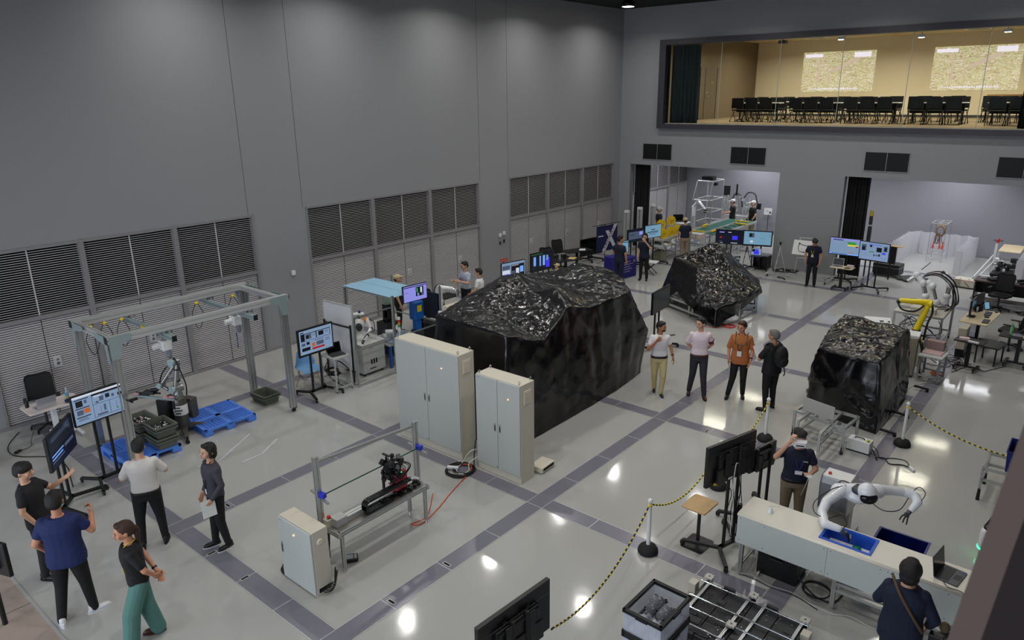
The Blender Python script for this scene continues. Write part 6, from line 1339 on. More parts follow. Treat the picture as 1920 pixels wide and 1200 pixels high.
obj('machine_parts', m, ALUW, t); m = MB().cb((-.45,-.1,1.9),(.34,.04,.42),R(10)); m.cb((.0,.0,1.95),(.06,.05,.5)); m.cb((1.05,0,1.3),(.2,.03,.26)); obj('machine_screen', m, BLKP, t)
obj('machine_hose', MB().tube([(.3,0,1.5),(.5,.05,1.85),(.85,.0,1.8),(1.0,.0,1.3)], .03, 8, 5).tube([(-.2,0,1.4),(-.1,.05,1.75),(.2,.0,1.7),(.3,.0,1.2)], .03, 8, 5), DGR, t)
t = thing('small_table', 'narrow table with a black laptop left of the pipe frame tower', 'table', (-7.95,20.2,0)); obj('tabletop', MB().box(-.4,.4,-.3,.3,.84,.87), WHT, t)
for s in (-.35,.35): obj('leg', MB().bar((s,0,0),(s,0,.84),.04), ALUW, t)
laptop('open black laptop on the narrow table left of the pipe frame tower', (-7.98,20.2,.87), R(35), BLKP, w=.42,d=.28)
t = thing('notice_stand', 'white notice sheet on a thin black stand by the edge of the back wall', 'sign', (-5.45,24.0,0)); obj('notice_plate', MB().cb((-.16,0,1.04),(.34,.012,.30),R(4)), PAPER, t); obj('stand_pole', MB().cyl((-.14,.02,0),(-.14,.02,1.0),.012), BLK, t); m = MB()
for a in (30,150,270): m.bar((-.14,.02,.15),(-.14+.22*cos(R(a)),.02+.22*sin(R(a)),.01),.014)
obj('stand_foot', m, BLK, t); m = MB().cb((-.06,-.01,1.0),(.07,.004,.08)); m.cb((-.22,-.01,1.08),(.12,.004,.01)); m.cb((-.22,-.01,1.04),(.14,.004,.01)); obj('notice_print', m, DGR, t)
# ================================================================= RIGHT AND FRONT
# rope barrier posts
def post(label, x, y):
    t = thing('barrier_post', label, 'barrier post', (x,y,0))
    obj('post_base', MB().lathe([(.13,0),(.145,.02),(.140,.06),(.115,.10),(.06,.125),(.04,.13)],24), mat('post_base_rubber', (24,24,25), .75, bump=(60,.3)), t)
    obj('post_pole', MB().cyl((0,0,.12),(0,0,.78),.028,n=16), WHT, t); obj('post_knob', MB().ell((0,0,.82),.036), WHT, t)
    obj('rope_ring', MB().lathe([(.03,.745),(.034,.75),(.034,.765),(.03,.77)],16), YEL, t)
post('white barrier post with black dome base between the strip crossing and the counter displays', 2.15, .05)
post('white barrier post mostly hidden behind the large black display back', 2.16, 2.30)
post('white barrier post with black dome base beside the grey haired man', 2.10, 4.42)
post('white barrier post with black dome base standing on the dark strip by the charger box', 4.11, 5.76)
YR = mat('rope_yellow', (226,210,60), .5); BR = mat('rope_black', (24,24,24), .5)
def rope(label, a, c, sag, side=0):
    m = MB(); N = max(24, int((Vector(a)-Vector(c)).length/.045)); P = []
    for i in range(N+1):
        t = i/N; p = Vector(a).lerp(Vector(c), t); p.z -= sag*4*t*(1-t); P.append(p)
    for i in range(N):
        m.cur = i%2; d = (P[i+1]-P[i]); m.cap(P[i]+Vector((0,0,.006*(1 if i%2 else -1))), P[i+1]+Vector((0,0,-.006*(1 if i%2 else -1))), .0115, .0115, 7)
    tag(obj('barrier_rope', m, [YR, BR]), label, 'rope', 'barrier ropes')
rope('yellow and black barrier rope sagging toward the display back at the bottom edge', (2.15,.03,.76), (2.56,-2.75,.76), .30)
rope('yellow and black barrier rope passing behind the small oak topped side table', (2.15,.07,.76), (2.16,2.28,.76), .34)
rope('yellow and black barrier rope between the grey haired man and the large display back', (2.16,2.32,.76), (2.10,4.40,.76), .26)
rope('yellow and black barrier rope stretching right from the post by the charger box', (4.13,5.75,.76), (6.3,4.72,.80), .20)
# big displays seen from behind
def back_tv(label, loc, face, w, h, zc, plate=True, feet=True, tilt=0):
    t = tv_stand(label, loc, face, w, h, zc, None, polex=.10, spread=.44, depth=.75, tilt=tilt)
    m = MB().box(-w*.42,w*.42,-.022,-.010,zc-h*.42,zc+h*.42) if False else MB()
    m.box(-w*.44,w*.44,.008,.014,zc+h*.30,zc+h*.31); m.box(-w*.34,w*.34,.0,.035,zc-h*.45,zc-h*.10); m.box(.12,.20,.03,.05,zc-h*.3,zc+h*.25); m.box(-.20,-.12,.03,.05,zc-h*.3,zc+h*.25)
    obj('mount_plate', m, BLKP, t, .004); return t
t = back_tv('large black display seen from behind with cables hanging, left of the white counter', (2.96,.82,0), 254, .98,.60,1.40)
m = MB(); random.seed(3)
for k in range(7):
    x = random.uniform(-.16,.16); m.tube([(x,.03,1.25-.05*k),(x+random.uniform(-.1,.1),.10,.95),(x+random.uniform(-.08,.08),.06,.6),(x*.4,.10,.25)], .006, 6, 5)
obj('hanging_cables', m, CBL, t); obj('white_cable', MB().tube([(-.05,.05,1.35),(.05,.09,1.38),(.08,.10,1.1),(.04,.09,.7),(.06,.1,.3)], .006, 6, 5), CBW, t)
obj('power_bar', MB().cb((-.13,.08,.55),(.05,.04,.32)), BLKP, t); m = MB().box(.05,.14,.052,.054,1.16,1.19); obj('sticker', m, WHT, t); obj('yellow_sticker', MB().cb((.34,.02,1.14),(.10,.004,.03),0,0,R(-20)), YEL, t)
back_tv('smaller black display seen from behind, just right of the large one', (3.02,1.85,0), 256, .62,.36,1.02)
t = back_tv('black display seen from behind, cut off by the bottom picture edge', (2.66,-3.43,0), 266, 1.0,.60,1.25)
# side table
t = thing('side_table', 'small oak topped side table with a flat square black foot', 'table', (2.60,.66,0), R(-2))
obj('tabletop', MB().rr(.36,.42,.70,.722,.03,(.05,-.10)), mat('oak_top', (186,152,104), .4, var=(6,.22)), t, .003)
obj('column', MB().box(-.012,.024,-.02,.02,.012,.70), BLK, t); obj('foot_plate', MB().rr(.34,.40,0,.012,.04), BLK, t)
# long white counter
t = thing('demo_counter', 'long white counter with deep front panel on aluminium legs', 'counter', (0,0,0)); CW = mat('counter_white', (226,221,208), .35); CF = mat('counter_front_grey_white', (196,202,198), .35)
cx0,cx1,cy0,cy1,cz = 3.25,5.84,.38,.92,.90; bx0,bx1,by0,by1 = 4.26,4.85,.49,.87
m = MB()
for q in ((cx0,bx0,cy0+.03,cy1),(bx1,cx1,cy0+.03,cy1),(bx0,bx1,cy0+.03,by0),(bx0,bx1,by1,cy1)): m.box(*q,cz-.02,cz)
m.loft([[(x,cy0+.03-.03*sin(a),cz-.03+.03*cos(a)) for a in [R(90)*k/5 for k in range(6)]]+[(x,cy0+.012,cz-.03),(x,cy0+.03,cz-.02)] for x in (cx0,cx1)], True)
obj('countertop', m, CW, t)
m = MB().box(cx0,4.40,cy0,cy0+.012,.47,cz-.03); m.box(4.404,cx1,cy0,cy0+.012,.47,cz-.03); m.box(cx0,cx0+.012,cy0,cy1,.55,cz-.02)
obj('front_panel', m, CF, t); m = MB().box(cx1-.012,cx1,cy0,cy1,.47,cz-.02); obj('end_panel', m, CW, t)
m = MB()
for x in (3.30,3.62,4.36,4.44,5.0,5.08,5.7):
    for z in (.52,.84): m.cyl((x,cy0-.002,z),(x,cy0+.002,z),.006,n=8)
obj('screws', m, DGR, t)
for x,y in ((3.33,.44),(3.33,.86),(4.52,.44),(4.52,.86),(5.78,.44),(5.78,.86)): obj('leg', MB().ext((x,y,.05),(x,y,cz-.02),.05), ALU, t)
for x in (3.33,5.78): obj('foot', MB().cyl((x,.44,0),(x,.44,.05),.02), STEEL, t)
for p,q in (((3.33,.44,.42),(3.33,.86,.42)),((3.33,.44,.12),(3.33,.86,.12)),((4.52,.44,.40),(5.78,.44,.40)),((4.52,.86,.40),(5.78,.86,.40)),((4.52,.44,.30),(5.78,.44,.30))): obj('rail', MB().ext(p,q,.04), ALU, t)
m = MB().cyl((3.55,.52,.03),(3.57,.52,.03),.035,n=16); m.cyl((4.46,.86,.03),(4.5,.86,.03),.03); obj('caster', m, GRAYP, t)
BBL = mat('bin_blue', (30,88,200), .35); BBD = mat('bin_navy', (18,30,110), .35)
def bin_(label, c, w, d, z0, z1, mt, rz=0, flange=.03):
    t = thing('plastic_bin', label, 'bin', (c[0],c[1],z0), rz); h = z1-z0; th = .008; m = MB(); k = .02
    O0 = [(-w/2+k,-d/2+k),(w/2-k,-d/2+k),(w/2-k,d/2-k),(-w/2+k,d/2-k)]; O1 = [(-w/2,-d/2),(w/2,-d/2),(w/2,d/2),(-w/2,d/2)]
    g_ = lambda P,q: [(x-math.copysign(q,x), y-math.copysign(q,y)) for x,y in P]
    m.loft([[(x,y,0) for x,y in O0],[(x,y,h) for x,y in O1],[(x,y,h) for x,y in g_(O1,th)],[(x,y,.01) for x,y in g_(O0,th)]], False); obj('bin_body', m, mt, t)
    m = MB(); F = [(x+math.copysign(flange,x), y+math.copysign(flange,y)) for x,y in O1]
    for i in range(4):
        a, b_, c_, d_ = O1[i], O1[(i+1)%4], F[(i+1)%4], F[i]; m.add([(*a,h-.012),(*b_,h-.012),(*c_,h-.012),(*d_,h-.012),(*a,h),(*b_,h),(*c_,h),(*d_,h)], [(0,1,2,3),(7,6,5,4),(0,4,5,1),(1,5,6,2),(2,6,7,3),(3,7,4,0)])
    obj('bin_rim', m, mt, t); return t
bin_('bright blue bin sunk into the top of the long white counter', ((bx0+bx1)/2,(by0+by1)/2), bx1-bx0-.03, by1-by0-.03, .745, .912, BBL, 0, .022)
tag(obj('paper_lining', MB().cb(((bx0+bx1)/2,(by0+by1)/2,.758),(.48,.26,.004)), PAPER), 'white lining sheet on the bottom of the bright blue bin', 'paper')
for i,(x,y,lb_) in enumerate(((4.64,.76,'green packet nearest the back wall of the blue bin'),(4.60,.62,'green packet near the front edge of the blue bin'),(4.74,.62,'green packet near the right end of the blue bin'))):
    tag(obj('green_packet', MB().ell((x,y,.775),(.055,.04,.014),10,Matrix.Rotation(1.1*i,4,'Z')), mat('packet_green', (26,120,86), .3, bump=(40,.6))), lb_, 'packet')
bin_('dark blue plastic bin standing open behind the long white counter', (4.98,1.62), .58,.34,.22,.56, BBD, R(0), .02)
t = thing('bin_stool', 'low aluminium frame under the dark blue bin', 'frame', (4.98,1.62,0))
for sx in (-.25,.25):
    for sy in (-.13,.13): obj('leg', MB().ext((sx,sy,0),(sx,sy,.22),.03), ALU, t)
obj('top_frame', MB().bar((-.25,-.13,.20),(.25,-.13,.20),.03).bar((-.25,.13,.20),(.25,.13,.20),.03).bar((-.25,-.13,.20),(-.25,.13,.20),.03).bar((.25,-.13,.20),(.25,.13,.20),.03), ALU, t)
t = thing('camera_sensor', 'small white tabletop sensor with a thin cord on the long white counter', 'sensor', (3.58,.66,.90), R(20)); obj('sensor_body', MB().lathe([(.035,0),(.036,.02),(.018,.06),(.012,.075)],16), WHG, t); obj('sensor_cord', MB().tube([(0,0,.07),(-.02,.08,.05),(.02,.16,.005),(.10,.18,.004)], .002, 5, 5), CBW, t)
lt = laptop('open dark grey laptop on the far right end of the long white counter', (5.66,.66,.90), R(82), mat('laptop_dark_grey', (92,92,98), .35, .5), w=.34,d=.24,ang=100)
obj('laptop_cords', MB().tube([(-.17,.02,.01),(-.24,-.05,.006),(-.22,-.18,.006),(-.3,-.25,.006)], .004, 5, 5), CBL, lt); obj('sticker', MB().box(.12,.15,-.11,-.08,.015,.0165), mat('sticker_blue', (60,60,160), .4), lt)
t = thing('equipment_case', 'black equipment case on the floor under the near end of the counter', 'case', (3.72,.78,0)); obj('case_body', MB().box(-.22,.30,-.20,.22,0,.38), BLKP, t, .01); obj('case_handle', MB().bar((-.05,-.22,.3),(.12,-.22,.3),.02), DGR, t)
m = MB(); coil(m, (4.28,.62,.04), .17, 3, .010, .05, 12); m.tube([(4.1,.6,.4),(4.05,.55,.3),(4.1,.5,.2),(4.3,.5,.05),(4.5,.55,.02),(4.55,.8,.01)], .010, 6, 5)
for k in range(12): random.seed(k); m.tube([(4.05+random.uniform(-.1,.1),.65,.45),(4.1+random.uniform(-.12,.12),.62,.36),(4.12+random.uniform(-.12,.12),.66,.28),(4.05+random.uniform(-.08,.08),.7,.42)], .008, 6, 4)
tag(obj('cable_coil', m, CBL), 'black cable loop and tangle hanging under the long white counter', 'cable')
cable('thin white cable running along the floor in front of the long white counter', [(3.36,.38,.02),(3.50,.44,.02),(3.75,.40,.01),(4.05,.44,.008),(4.32,.36,.008),(4.55,.34,.008),(4.75,.44,.010),(5.0,.40,.008),(5.3,.46,.008),(5.7,.36,.008)], .0055, CBW)
cable('thin black cable beside the white one in front of the long white counter', [(3.34,.36,.02),(3.52,.40,.01),(3.8,.37,.008),(4.1,.40,.008),(4.4,.31,.008)], .005)
# humanoid robot on a column
t = thing('humanoid_robot', 'white humanoid robot with black visor bending its arms over the counter', 'robot', (0,0,0)); RW = WHG; RD = mat('robot_dark_blue', (36,44,58), .3); RS = mat('robot_silver', (160,162,166), .28, .5)
obj('column_base', MB().rr(.46,.70,.0,.10,.08,(4.06,2.12)), RS, t, .01); obj('column', MB().rr(.30,.26,.10,.86,.05,(4.10,2.02)), mat('column_beige', (186,178,164), .4), t)
m = MB(); m.add([(3.90+a*0,1.62+b_,z) for a,b_,z in ((0,0,.66),(0,.42,.62),(0,.42,1.02),(0,.30,1.14),(0,.02,1.14),(0,-.02,1.05))]+[(4.28,1.62+b_,z) for a,b_,z in ((0,0,.66),(0,.42,.62),(0,.42,1.02),(0,.30,1.14),(0,.02,1.14),(0,-.02,1.05))], [(0,1,2,3,4,5),(11,10,9,8,7,6)]+[(i,(i+1)%6,(i+1)%6+6,i+6) for i in range(6)]); obj('back_unit', m, RS, t, .02)
obj('back_unit_lid', MB().box(3.91,4.27,1.64,1.90,1.135,1.15), WHT, t, .008); obj('stop_button', MB().cyl((3.98,1.72,1.15),(3.98,1.72,1.175),.022), RED, t); obj('side_panel', MB().box(3.895,3.902,1.66,1.96,.70,1.06), mat('robot_slate', (86,90,94), .35), t, .004)
obj('neck_arm', MB().cap((4.16,1.66,1.00),(4.36,1.46,1.12),.075,.09), RD, t)
m = MB().cap((4.22,1.28,1.18),(4.62,1.58,1.18),.10,.10); m.ell((4.42,1.40,1.14),(.17,.16,.11)); m.cap((4.36,1.50,1.05),(4.44,1.38,1.16),.10,.12); remesh(obj('torso', m, RW, t), .012, 6)
obj('collar_ring', MB().lathe([(.075,0),(.105,.01),(.10,.035),(.06,.045)],22,Matrix.Translation((4.46,1.35,1.23)) @ Matrix.Rotation(R(10),4,'X')), RD, t)
obj('head', MB().lathe([(.0,-.145),(.07,-.137),(.102,-.08),(.113,.0),(.106,.058),(.08,.108),(.035,.137),(.0,.142)],26,Matrix.Translation((4.58,1.22,1.31)) @ Matrix.Rotation(R(-34),4,'Z') @ Matrix.Rotation(R(38),4,'X')), RW, t)
obj('visor', MB().ell((4.612,1.165,1.272),(.110,.070,.084),24,Matrix.Rotation(R(-34+70),4,'Z') @ Matrix.Rotation(R(0),4,'X'),14), mat('visor_black', (12,12,14), .08), t)
def limb(name, pts, rr_):
    m = MB()
    for i in range(len(pts)-1): m.cap(pts[i], pts[i+1], rr_[i], rr_[i+1], 14)
    remesh(obj(name, m, RW, t), .010, 6)
limb('upper_arm', [(4.26,1.30,1.20),(4.16,1.02,1.12),(4.16,.86,1.04)], (.085,.066,.058)); limb('forearm', [(4.16,.86,1.04),(4.26,.68,1.00),(4.42,.70,.985)], (.060,.056,.046))
limb('upper_arm', [(4.60,1.56,1.20),(4.74,1.72,1.17),(4.88,1.84,1.14)], (.082,.064,.058)); limb('forearm', [(4.88,1.84,1.14),(5.00,1.86,1.13),(5.06,1.80,1.08),(5.02,1.70,1.00)], (.062,.058,.058,.044))
def rhand(w, d):
    m = MB(); w = Vector(w); d = Vector(d).normalized(); x = d.cross(Vector((0,0,1))).normalized(); m.cyl(w, w+d*.05, .03); m.cb(tuple(w+d*.07), (.05,.05,.04), .5)
    obj('wrist_mount', m, mat('mount_grey', (90,92,96), .4, .4), t)
    for k in (-1,0,1):
        m = MB(); a = w+d*.08+x*.028*k; b_ = a+(d*.8+x*.5*k+Vector((0,0,-.3))).normalized()*.05; c = b_+(d*.5+x*.2*k+Vector((0,0,-.9))).normalized()*.05; m.cap(a,b_,.010,.009,8); m.cap(b_,c,.009,.008,8); obj('robot_finger', m, BLKP, t)
rhand((4.43,.70,.98), (.8,.2,-.45)); rhand((5.01,1.68,.99), (-.35,-.5,-.7))
m = MB().tube([(4.30,1.30,1.27),(4.18,1.15,1.25),(4.05,.9,1.14),(4.10,.76,1.06),(4.26,.72,1.05)], .006, 6, 5); m.tube([(4.26,.72,1.04),(4.38,.86,1.08),(4.48,.80,1.04),(4.47,.72,1.0)], .006, 6, 5); m.tube([(4.62,1.22,1.20),(4.75,1.42,1.02),(4.90,1.60,1.0),(4.95,1.82,1.10),(5.02,1.94,1.22),(5.12,1.86,1.18),(5.04,1.70,1.02)], .006, 6, 5); m.tube([(4.10,1.62,1.06),(4.2,1.5,1.22),(4.35,1.4,1.26)], .006, 6, 5)
obj('robot_cables', m, CBL, t); obj('status_light', MB().ell((5.05,1.70,1.03),.009), GLOWG, t)
# small aluminium bench, charger
t = thing('profile_bench', 'small aluminium profile bench with an upright grey plate beside the box shaped sheeting', 'bench', (0,0,0)); z = .50
for p in ((2.42,4.95),(2.50,5.42),(3.36,4.72),(3.42,5.36)): obj('leg', MB().ext((p[0],p[1],.06),(p[0],p[1],z),.045), ALU, t)
for p in ((2.42,4.95),(3.36,4.72)): obj('adjustable_foot', MB().cyl((p[0],p[1],0),(p[0],p[1],.20),.030,.022), BLKP, t)
for p,q in (((2.42,4.95,z),(2.50,5.42,z)),((2.50,5.42,z),(3.42,5.36,z)),((3.42,5.36,z),(3.36,4.72,z)),((2.62,4.55,z),(2.70,5.40,z)),((3.10,4.25,z),(3.12,5.38,z)),((2.70,4.85,z),(3.10,4.75,z)),((2.70,5.20,z),(3.10,5.15,z)),((3.10,4.75,z),(3.36,4.72,z)),((2.42,4.95,z),(2.62,4.90,z)),
    ((2.62,4.55,z-.2),(2.70,5.40,z-.2)),((3.10,4.25,z-.2),(3.12,5.38,z-.2)),((2.70,4.85,z-.2),(3.10,4.75,z-.2)),((3.16,4.78,z-.1),(3.36,4.76,z-.1))): obj('rail', MB().ext(p,q,.045), ALU, t)
for p in ((2.62,4.55),(3.10,4.25)): obj('hanging_leg', MB().ext((p[0],p[1],.14),(p[0],p[1],z),.045), ALU, t)
obj('upright_plate', MB().bar((2.52,5.06,.64),(3.12,4.90,.64),.012,.26), mat('plate_grey', (176,176,172), .4), t)
m = MB()
for p in ((2.72,5.0),(3.05,4.9)): m.cb((p[0],p[1],z+.01),(.05,.06,.03))
obj('plate_bracket', m, STEEL, t)
t = thing('charger_box', 'white charger box with black handle on the floor by the barrier post', 'charger', (3.58,5.0,0), R(-3)); obj('box_body', MB().box(-.19,.19,-.09,.11,.05,.26), WHT, t, .008); obj('lower_band', MB().box(-.192,.192,-.092,.112,.03,.055), BLKP, t); obj('base_plate', MB().box(-.19,.19,-.09,.11,0,.03), GRAYP, t)
obj('handle', MB().tube([(-.09,0,.26),(-.07,0,.285),(.05,0,.285),(.07,0,.26)], .010, 7, 3), BLKP, t); obj('control_panel', MB().box(.10,.17,-.06,.06,.26,.263), mat('panel_yellow_green',(180,190,90),.5), t); obj('switch', MB().box(.13,.165,-.05,-.02,.262,.27), BLKP, t)
cable('black charger cables trailing to a power strip beyond the dark strip', [(3.78,5.05,.10),(3.86,5.0,.02),(3.92,4.86,.012),(3.88,4.95,.012),(4.0,5.02,.012),(4.12,4.86,.012),(4.3,4.95,.012),(4.42,4.93,.015)], .010)
cable('thinner black charger cable looping above the thick ones', [(3.78,5.10,.14),(3.84,5.2,.02),(3.95,4.95,.02),(4.1,5.1,.012),(4.3,5.15,.012),(4.40,4.98,.02)], .007)
t = thing('power_strip', 'small white power strip at the end of the charger cables', 'power strip', (4.46,4.90,0), R(-50)); obj('strip_body', MB().box(-.08,.08,-.022,.022,0,.03), WHT, t, .004)
t = thing('floor_tag', 'white paper tag with two circles on the floor by the bench', 'paper', (2.97,4.42,.003), R(15)); obj('tag_sheet', MB().box(-.05,.05,-.13,.13,0,.002), PAPER, t); m = MB()
for y in (-.06,.06): m.cyl((0,y,.002),(0,y,.003),.03,n=16)
obj('tag_circle', m, GRAYP, t)
# folding containers
def fold_crate(label, z, top):
    t = thing('folding_container', label, 'container', (3.32,-1.86,z), R(-1), 'translucent folding containers'); w,d,h = .44,.62,.31
    m = MB()
    for s in (-1,1): m.box(s*w/2-.006,s*w/2+.006,-d/2,d/2,.02,h); m.box(-w/2,w/2,s*d/2-.006,s*d/2+.006,.02,h)
    m.box(-w/2,w/2,-d/2,d/2,.01,.02); obj('container_walls', m, mat('milky_plastic', (222,226,238), .3, alpha=.5), t)
    m = MB()
    for zz in ((0,.04),(h-.045,h)): 
        for s in (-1,1): m.box(s*w/2-.018,s*w/2+.018,-d/2-.018,d/2+.018,*zz); m.box(-w/2-.018,w/2+.018,s*d/2-.018,s*d/2+.018,*zz)
    obj('container_rim', m, BLKP, t, .004)
    m = MB()
    for s in (-1,1):
        for k in range(5): m.box(-w/2+.04+k*.085,-w/2+.046+k*.085,s*d/2+s*.006-.002,s*d/2+s*.006+.002,.04,h-.05)
    for s in (-1,1):
        for k in range(7): m.box(s*w/2+s*.006-.002,s*w/2+s*.006+.002,-d/2+.04+k*.085,-d/2+.046+k*.085,.04,h-.05)
    obj('wall_ribs', m, mat('milky_plastic',(1,1,1)), t)
    m = MB().cb((-.0,-d/2-.02,h-.03),(.14,.012,.04)); m.cb((w/2+.02,0,h-.03),(.012,.16,.04)); obj('end_grip', m, BLKP, t); return t
fold_crate('lower translucent folding container with black rim at the bottom edge', .0, 0); fold_crate('middle translucent folding container with black rim, under the open top one', .31, 0); fold_crate('topmost translucent folding container, open and holding bagged parts', .62, 1)
BAG = mat('clear_bag', (205,210,225), .08, alpha=.22, bump=(30,1.0)); random.seed(2)
for i,(x,y,rx,lb_) in enumerate(((3.26,-1.78,.085,'clear plastic bag of dark screws nearer the left rim of the top container'),(3.42,-1.86,.075,'clear plastic bag of dark screws against the right rim of the top container'))):
    t = thing('parts_bag', lb_, 'bag', (x,y,.70)); m = MB()
    for k in range(110): m.cur = k%3 == 0; m.ell((random.uniform(-rx,rx)*.8,random.uniform(-.14,.14),.05+random.uniform(0,.10)), (random.uniform(.012,.028),.012,.012), 6, Matrix.Rotation(random.random()*3,4,'Z'), 4)
    obj('dark_parts', m, [mat('dark_metal_parts', (30,34,44), .3, .6), BLKP], t)['kind'] = 'stuff'; m = MB().ell((0,0,.09),(rx*1.1,.17,.12)); obj('bag_film', m, BAG, t)
t = thing('bubble_wrap', 'crumpled clear wrap lying in the near corner of the top container', 'packing', (3.30,-2.03,.66)); m = MB()
for k in range(9): m.ell((random.uniform(-.14,.14),random.uniform(-.08,.08),.05+random.uniform(0,.05)),(.07,.06,.05),10)
obj('wrap_film', m, mat('white_wrap', (222,226,234), .2, alpha=.7, bump=(40,1.0)), t)
# black parts skid
t = thing('parts_skid', 'black plastic skid with aluminium rails and pale corner pads in front of the counter', 'skid', (3.78,-.68,0), R(0)); SKB = mat('skid_black', (34,34,38), .45)
m = MB()
for i in range(4):
    for j in range(3): x, y = -.66+.33*i, -.50+.33*j; m.box(x+.004,x+.326,y+.004,y+.326,.06,.11)
obj('skid_deck', m, SKB, t, .004)
m = MB(); random.seed(6)
for i in range(16): m.rr(random.uniform(.08,.2),random.uniform(.06,.12),.11,.118+random.uniform(0,.01),.01,(random.uniform(-.55,.55),random.uniform(-.4,.35)))
for x in (-.4,.15): m.box(x,x+.14,.49,.54,.06,.15)
obj('deck_relief', m, mat('skid_black2', (44,44,49), .5), t)
m = MB()
for i in range(60): m.cyl((random.uniform(-.62,.62),random.uniform(-.46,.44),.11),(0,0,0),.0,n=3,cap=False) if False else None
for i in range(70):
    x, y = random.uniform(-.62,.62), random.uniform(-.46,.46); m.box(x-.006,x+.006,y-.006,y+.006,.11,.124)
o = obj('bolt_heads', m, STEEL, t); o['kind'] = 'stuff'
for x in (-.58,-.06,.14,.60): obj('rail_across', MB().ext((x,-.55,.135),(x,.54,.135),.035,.025), ALU, t)
for y in (.44,.10,-.12,-.40): obj('rod', MB().cyl((-.68,y,.155),(.68,y,.155),.011,n=10), STEEL, t)
for x,y in ((-.62,.54),(-.03,.55),(.62,.50),(-.03,-.12)):
    m = MB(); N = 32; P = []
    for i in range(N): a = 2*pi*i/N; q = .058 if i%4 < 2 else .050; ca, sa = cos(a), sin(a); k_ = max(abs(ca),abs(sa))**.6; P.append((q*ca/k_,q*sa/k_))
    m.prism(P,.16,.185,E(x,y,0)); o = obj('corner_pad', m, mat('pad_pale', (186,184,176), .5), t); m = MB().cyl((x,y,.04),(x,y,.16),.03); m.cyl((x,y,.185),(x,y,.187),.012); obj('pad_post', m, BLKP, o)
for x,y in ((-.74,.34),(.70,.30),(-.6,-.60),(.7,-.5)): obj('end_block', MB().cb((x,y,.10),(.10,.12,.14)), mat('block_beige', (196,190,176), .4), t, .004)
obj('orange_label', MB().cb((-.56,-.18,.112),(.06,.09,.004)), ORG, t); obj('label_white', MB().cb((-.56,-.17,.115),(.045,.05,.004)), WHT, t)
for sx in (-.5,.5):
    for sy in (-.4,.4): obj('skid_foot', MB().cyl((sx,sy,0),(sx,sy,.06),.05), BLKP, t)
# right edge: bin stand and delivery robot
t = thing('profile_stand', 'aluminium stand with adjustable feet at the right edge below the barrier rope', 'stand', (0,0,0))
for p in ((5.48,4.50),(5.48,5.12),(6.25,4.50),(6.25,5.12)): obj('leg', MB().ext((p[0],p[1],.20),(p[0],p[1],.55),.04), ALU, t); obj('adjustable_foot', MB().cyl((p[0],p[1],0),(p[0],p[1],.22),.028,.02), BLKP, t)
for z in (.36,.55):
    for p,q in (((5.48,4.5),(5.48,5.12)),((5.48,4.5),(6.25,4.5)),((5.48,5.12),(6.25,5.12)),((6.25,4.5),(6.25,5.12))): obj('rail', MB().ext((*p,z),(*q,z),.04), ALU, t)
bin_('deep navy blue bin on the aluminium stand at the right edge', (5.98,4.80), .50,.56,.57,.92, BBD, 0, .01)
t = thing('delivery_robot', 'white and black delivery robot with green glowing strip at the right edge', 'robot', (6.02,3.10,0), R(-8))
m = MB(); 
for z,q in ((.05,.94),(.12,1.0),(.38,.97),(.44,.90)): pass
P = lambda q: [(sx*(.28*q-.10)+.10*cos(a)*1, sy*(.34*q-.10)+.10*sin(a)) for sx,sy,a0 in ((1,-1,-pi/2),(1,1,0),(-1,1,pi/2),(-1,-1,pi)) for a in [a0+k*pi/8 for k in range(5)]]
m.loft([[(x,y,z) for x,y in P(q)] for z,q in ((.10,.97),(.16,1.02),(.38,1.0),(.43,.95))]); obj('robot_shell', m, WHG, t); m = MB(); m.loft([[(x,y,z) for x,y in P(q)] for z,q in ((.04,.90),(.10,.95))]); m.loft([[(x,y,z) for x,y in P(q)] for z,q in ((.43,.94),(.46,.90))]); obj('robot_black_trim', m, BLKP, t)
obj('light_strip', MB().tube([(-.288,-.18,.13),(-.27,-.29,.13),(-.20,-.345,.13),(-.05,-.352,.13)], .010, 6, 5), GLOWG, t)
obj('vent_mark', MB().box(-.15,-.13,-.345,-.340,.24,.32), BLKP, t); obj('rear_box', MB().box(-.12,.22,.02,.28,.46,.74), mat('box_greige', (150,144,134), .5), t, .006); obj('front_tray', MB().box(-.14,.20,-.22,.0,.46,.50), STEEL, t)
tag(obj('parts_heap', MB().cb((6.05,2.98,.56),(.2,.14,.1),.3), mat('brown_pack', (130,96,66), .7)), 'brown package on the tray of the delivery robot', 'package')
# foreground steel post of the gallery
a_, c_ = Vector((6.4075,-6.8495,5.96)), Vector((6.354,-7.125,5.40)); a2 = a_+(a_-c_)*.62
m = MB(); m.bar(c_-(a_-c_)*.6, a2, .074, .05, (.5,-.6,.3)); tag(obj('railing_post', m, mat('greyish_brown_paint', (104,90,86), .45)), 'out of focus brownish steel railing post slanting at the lower right corner', 'post')

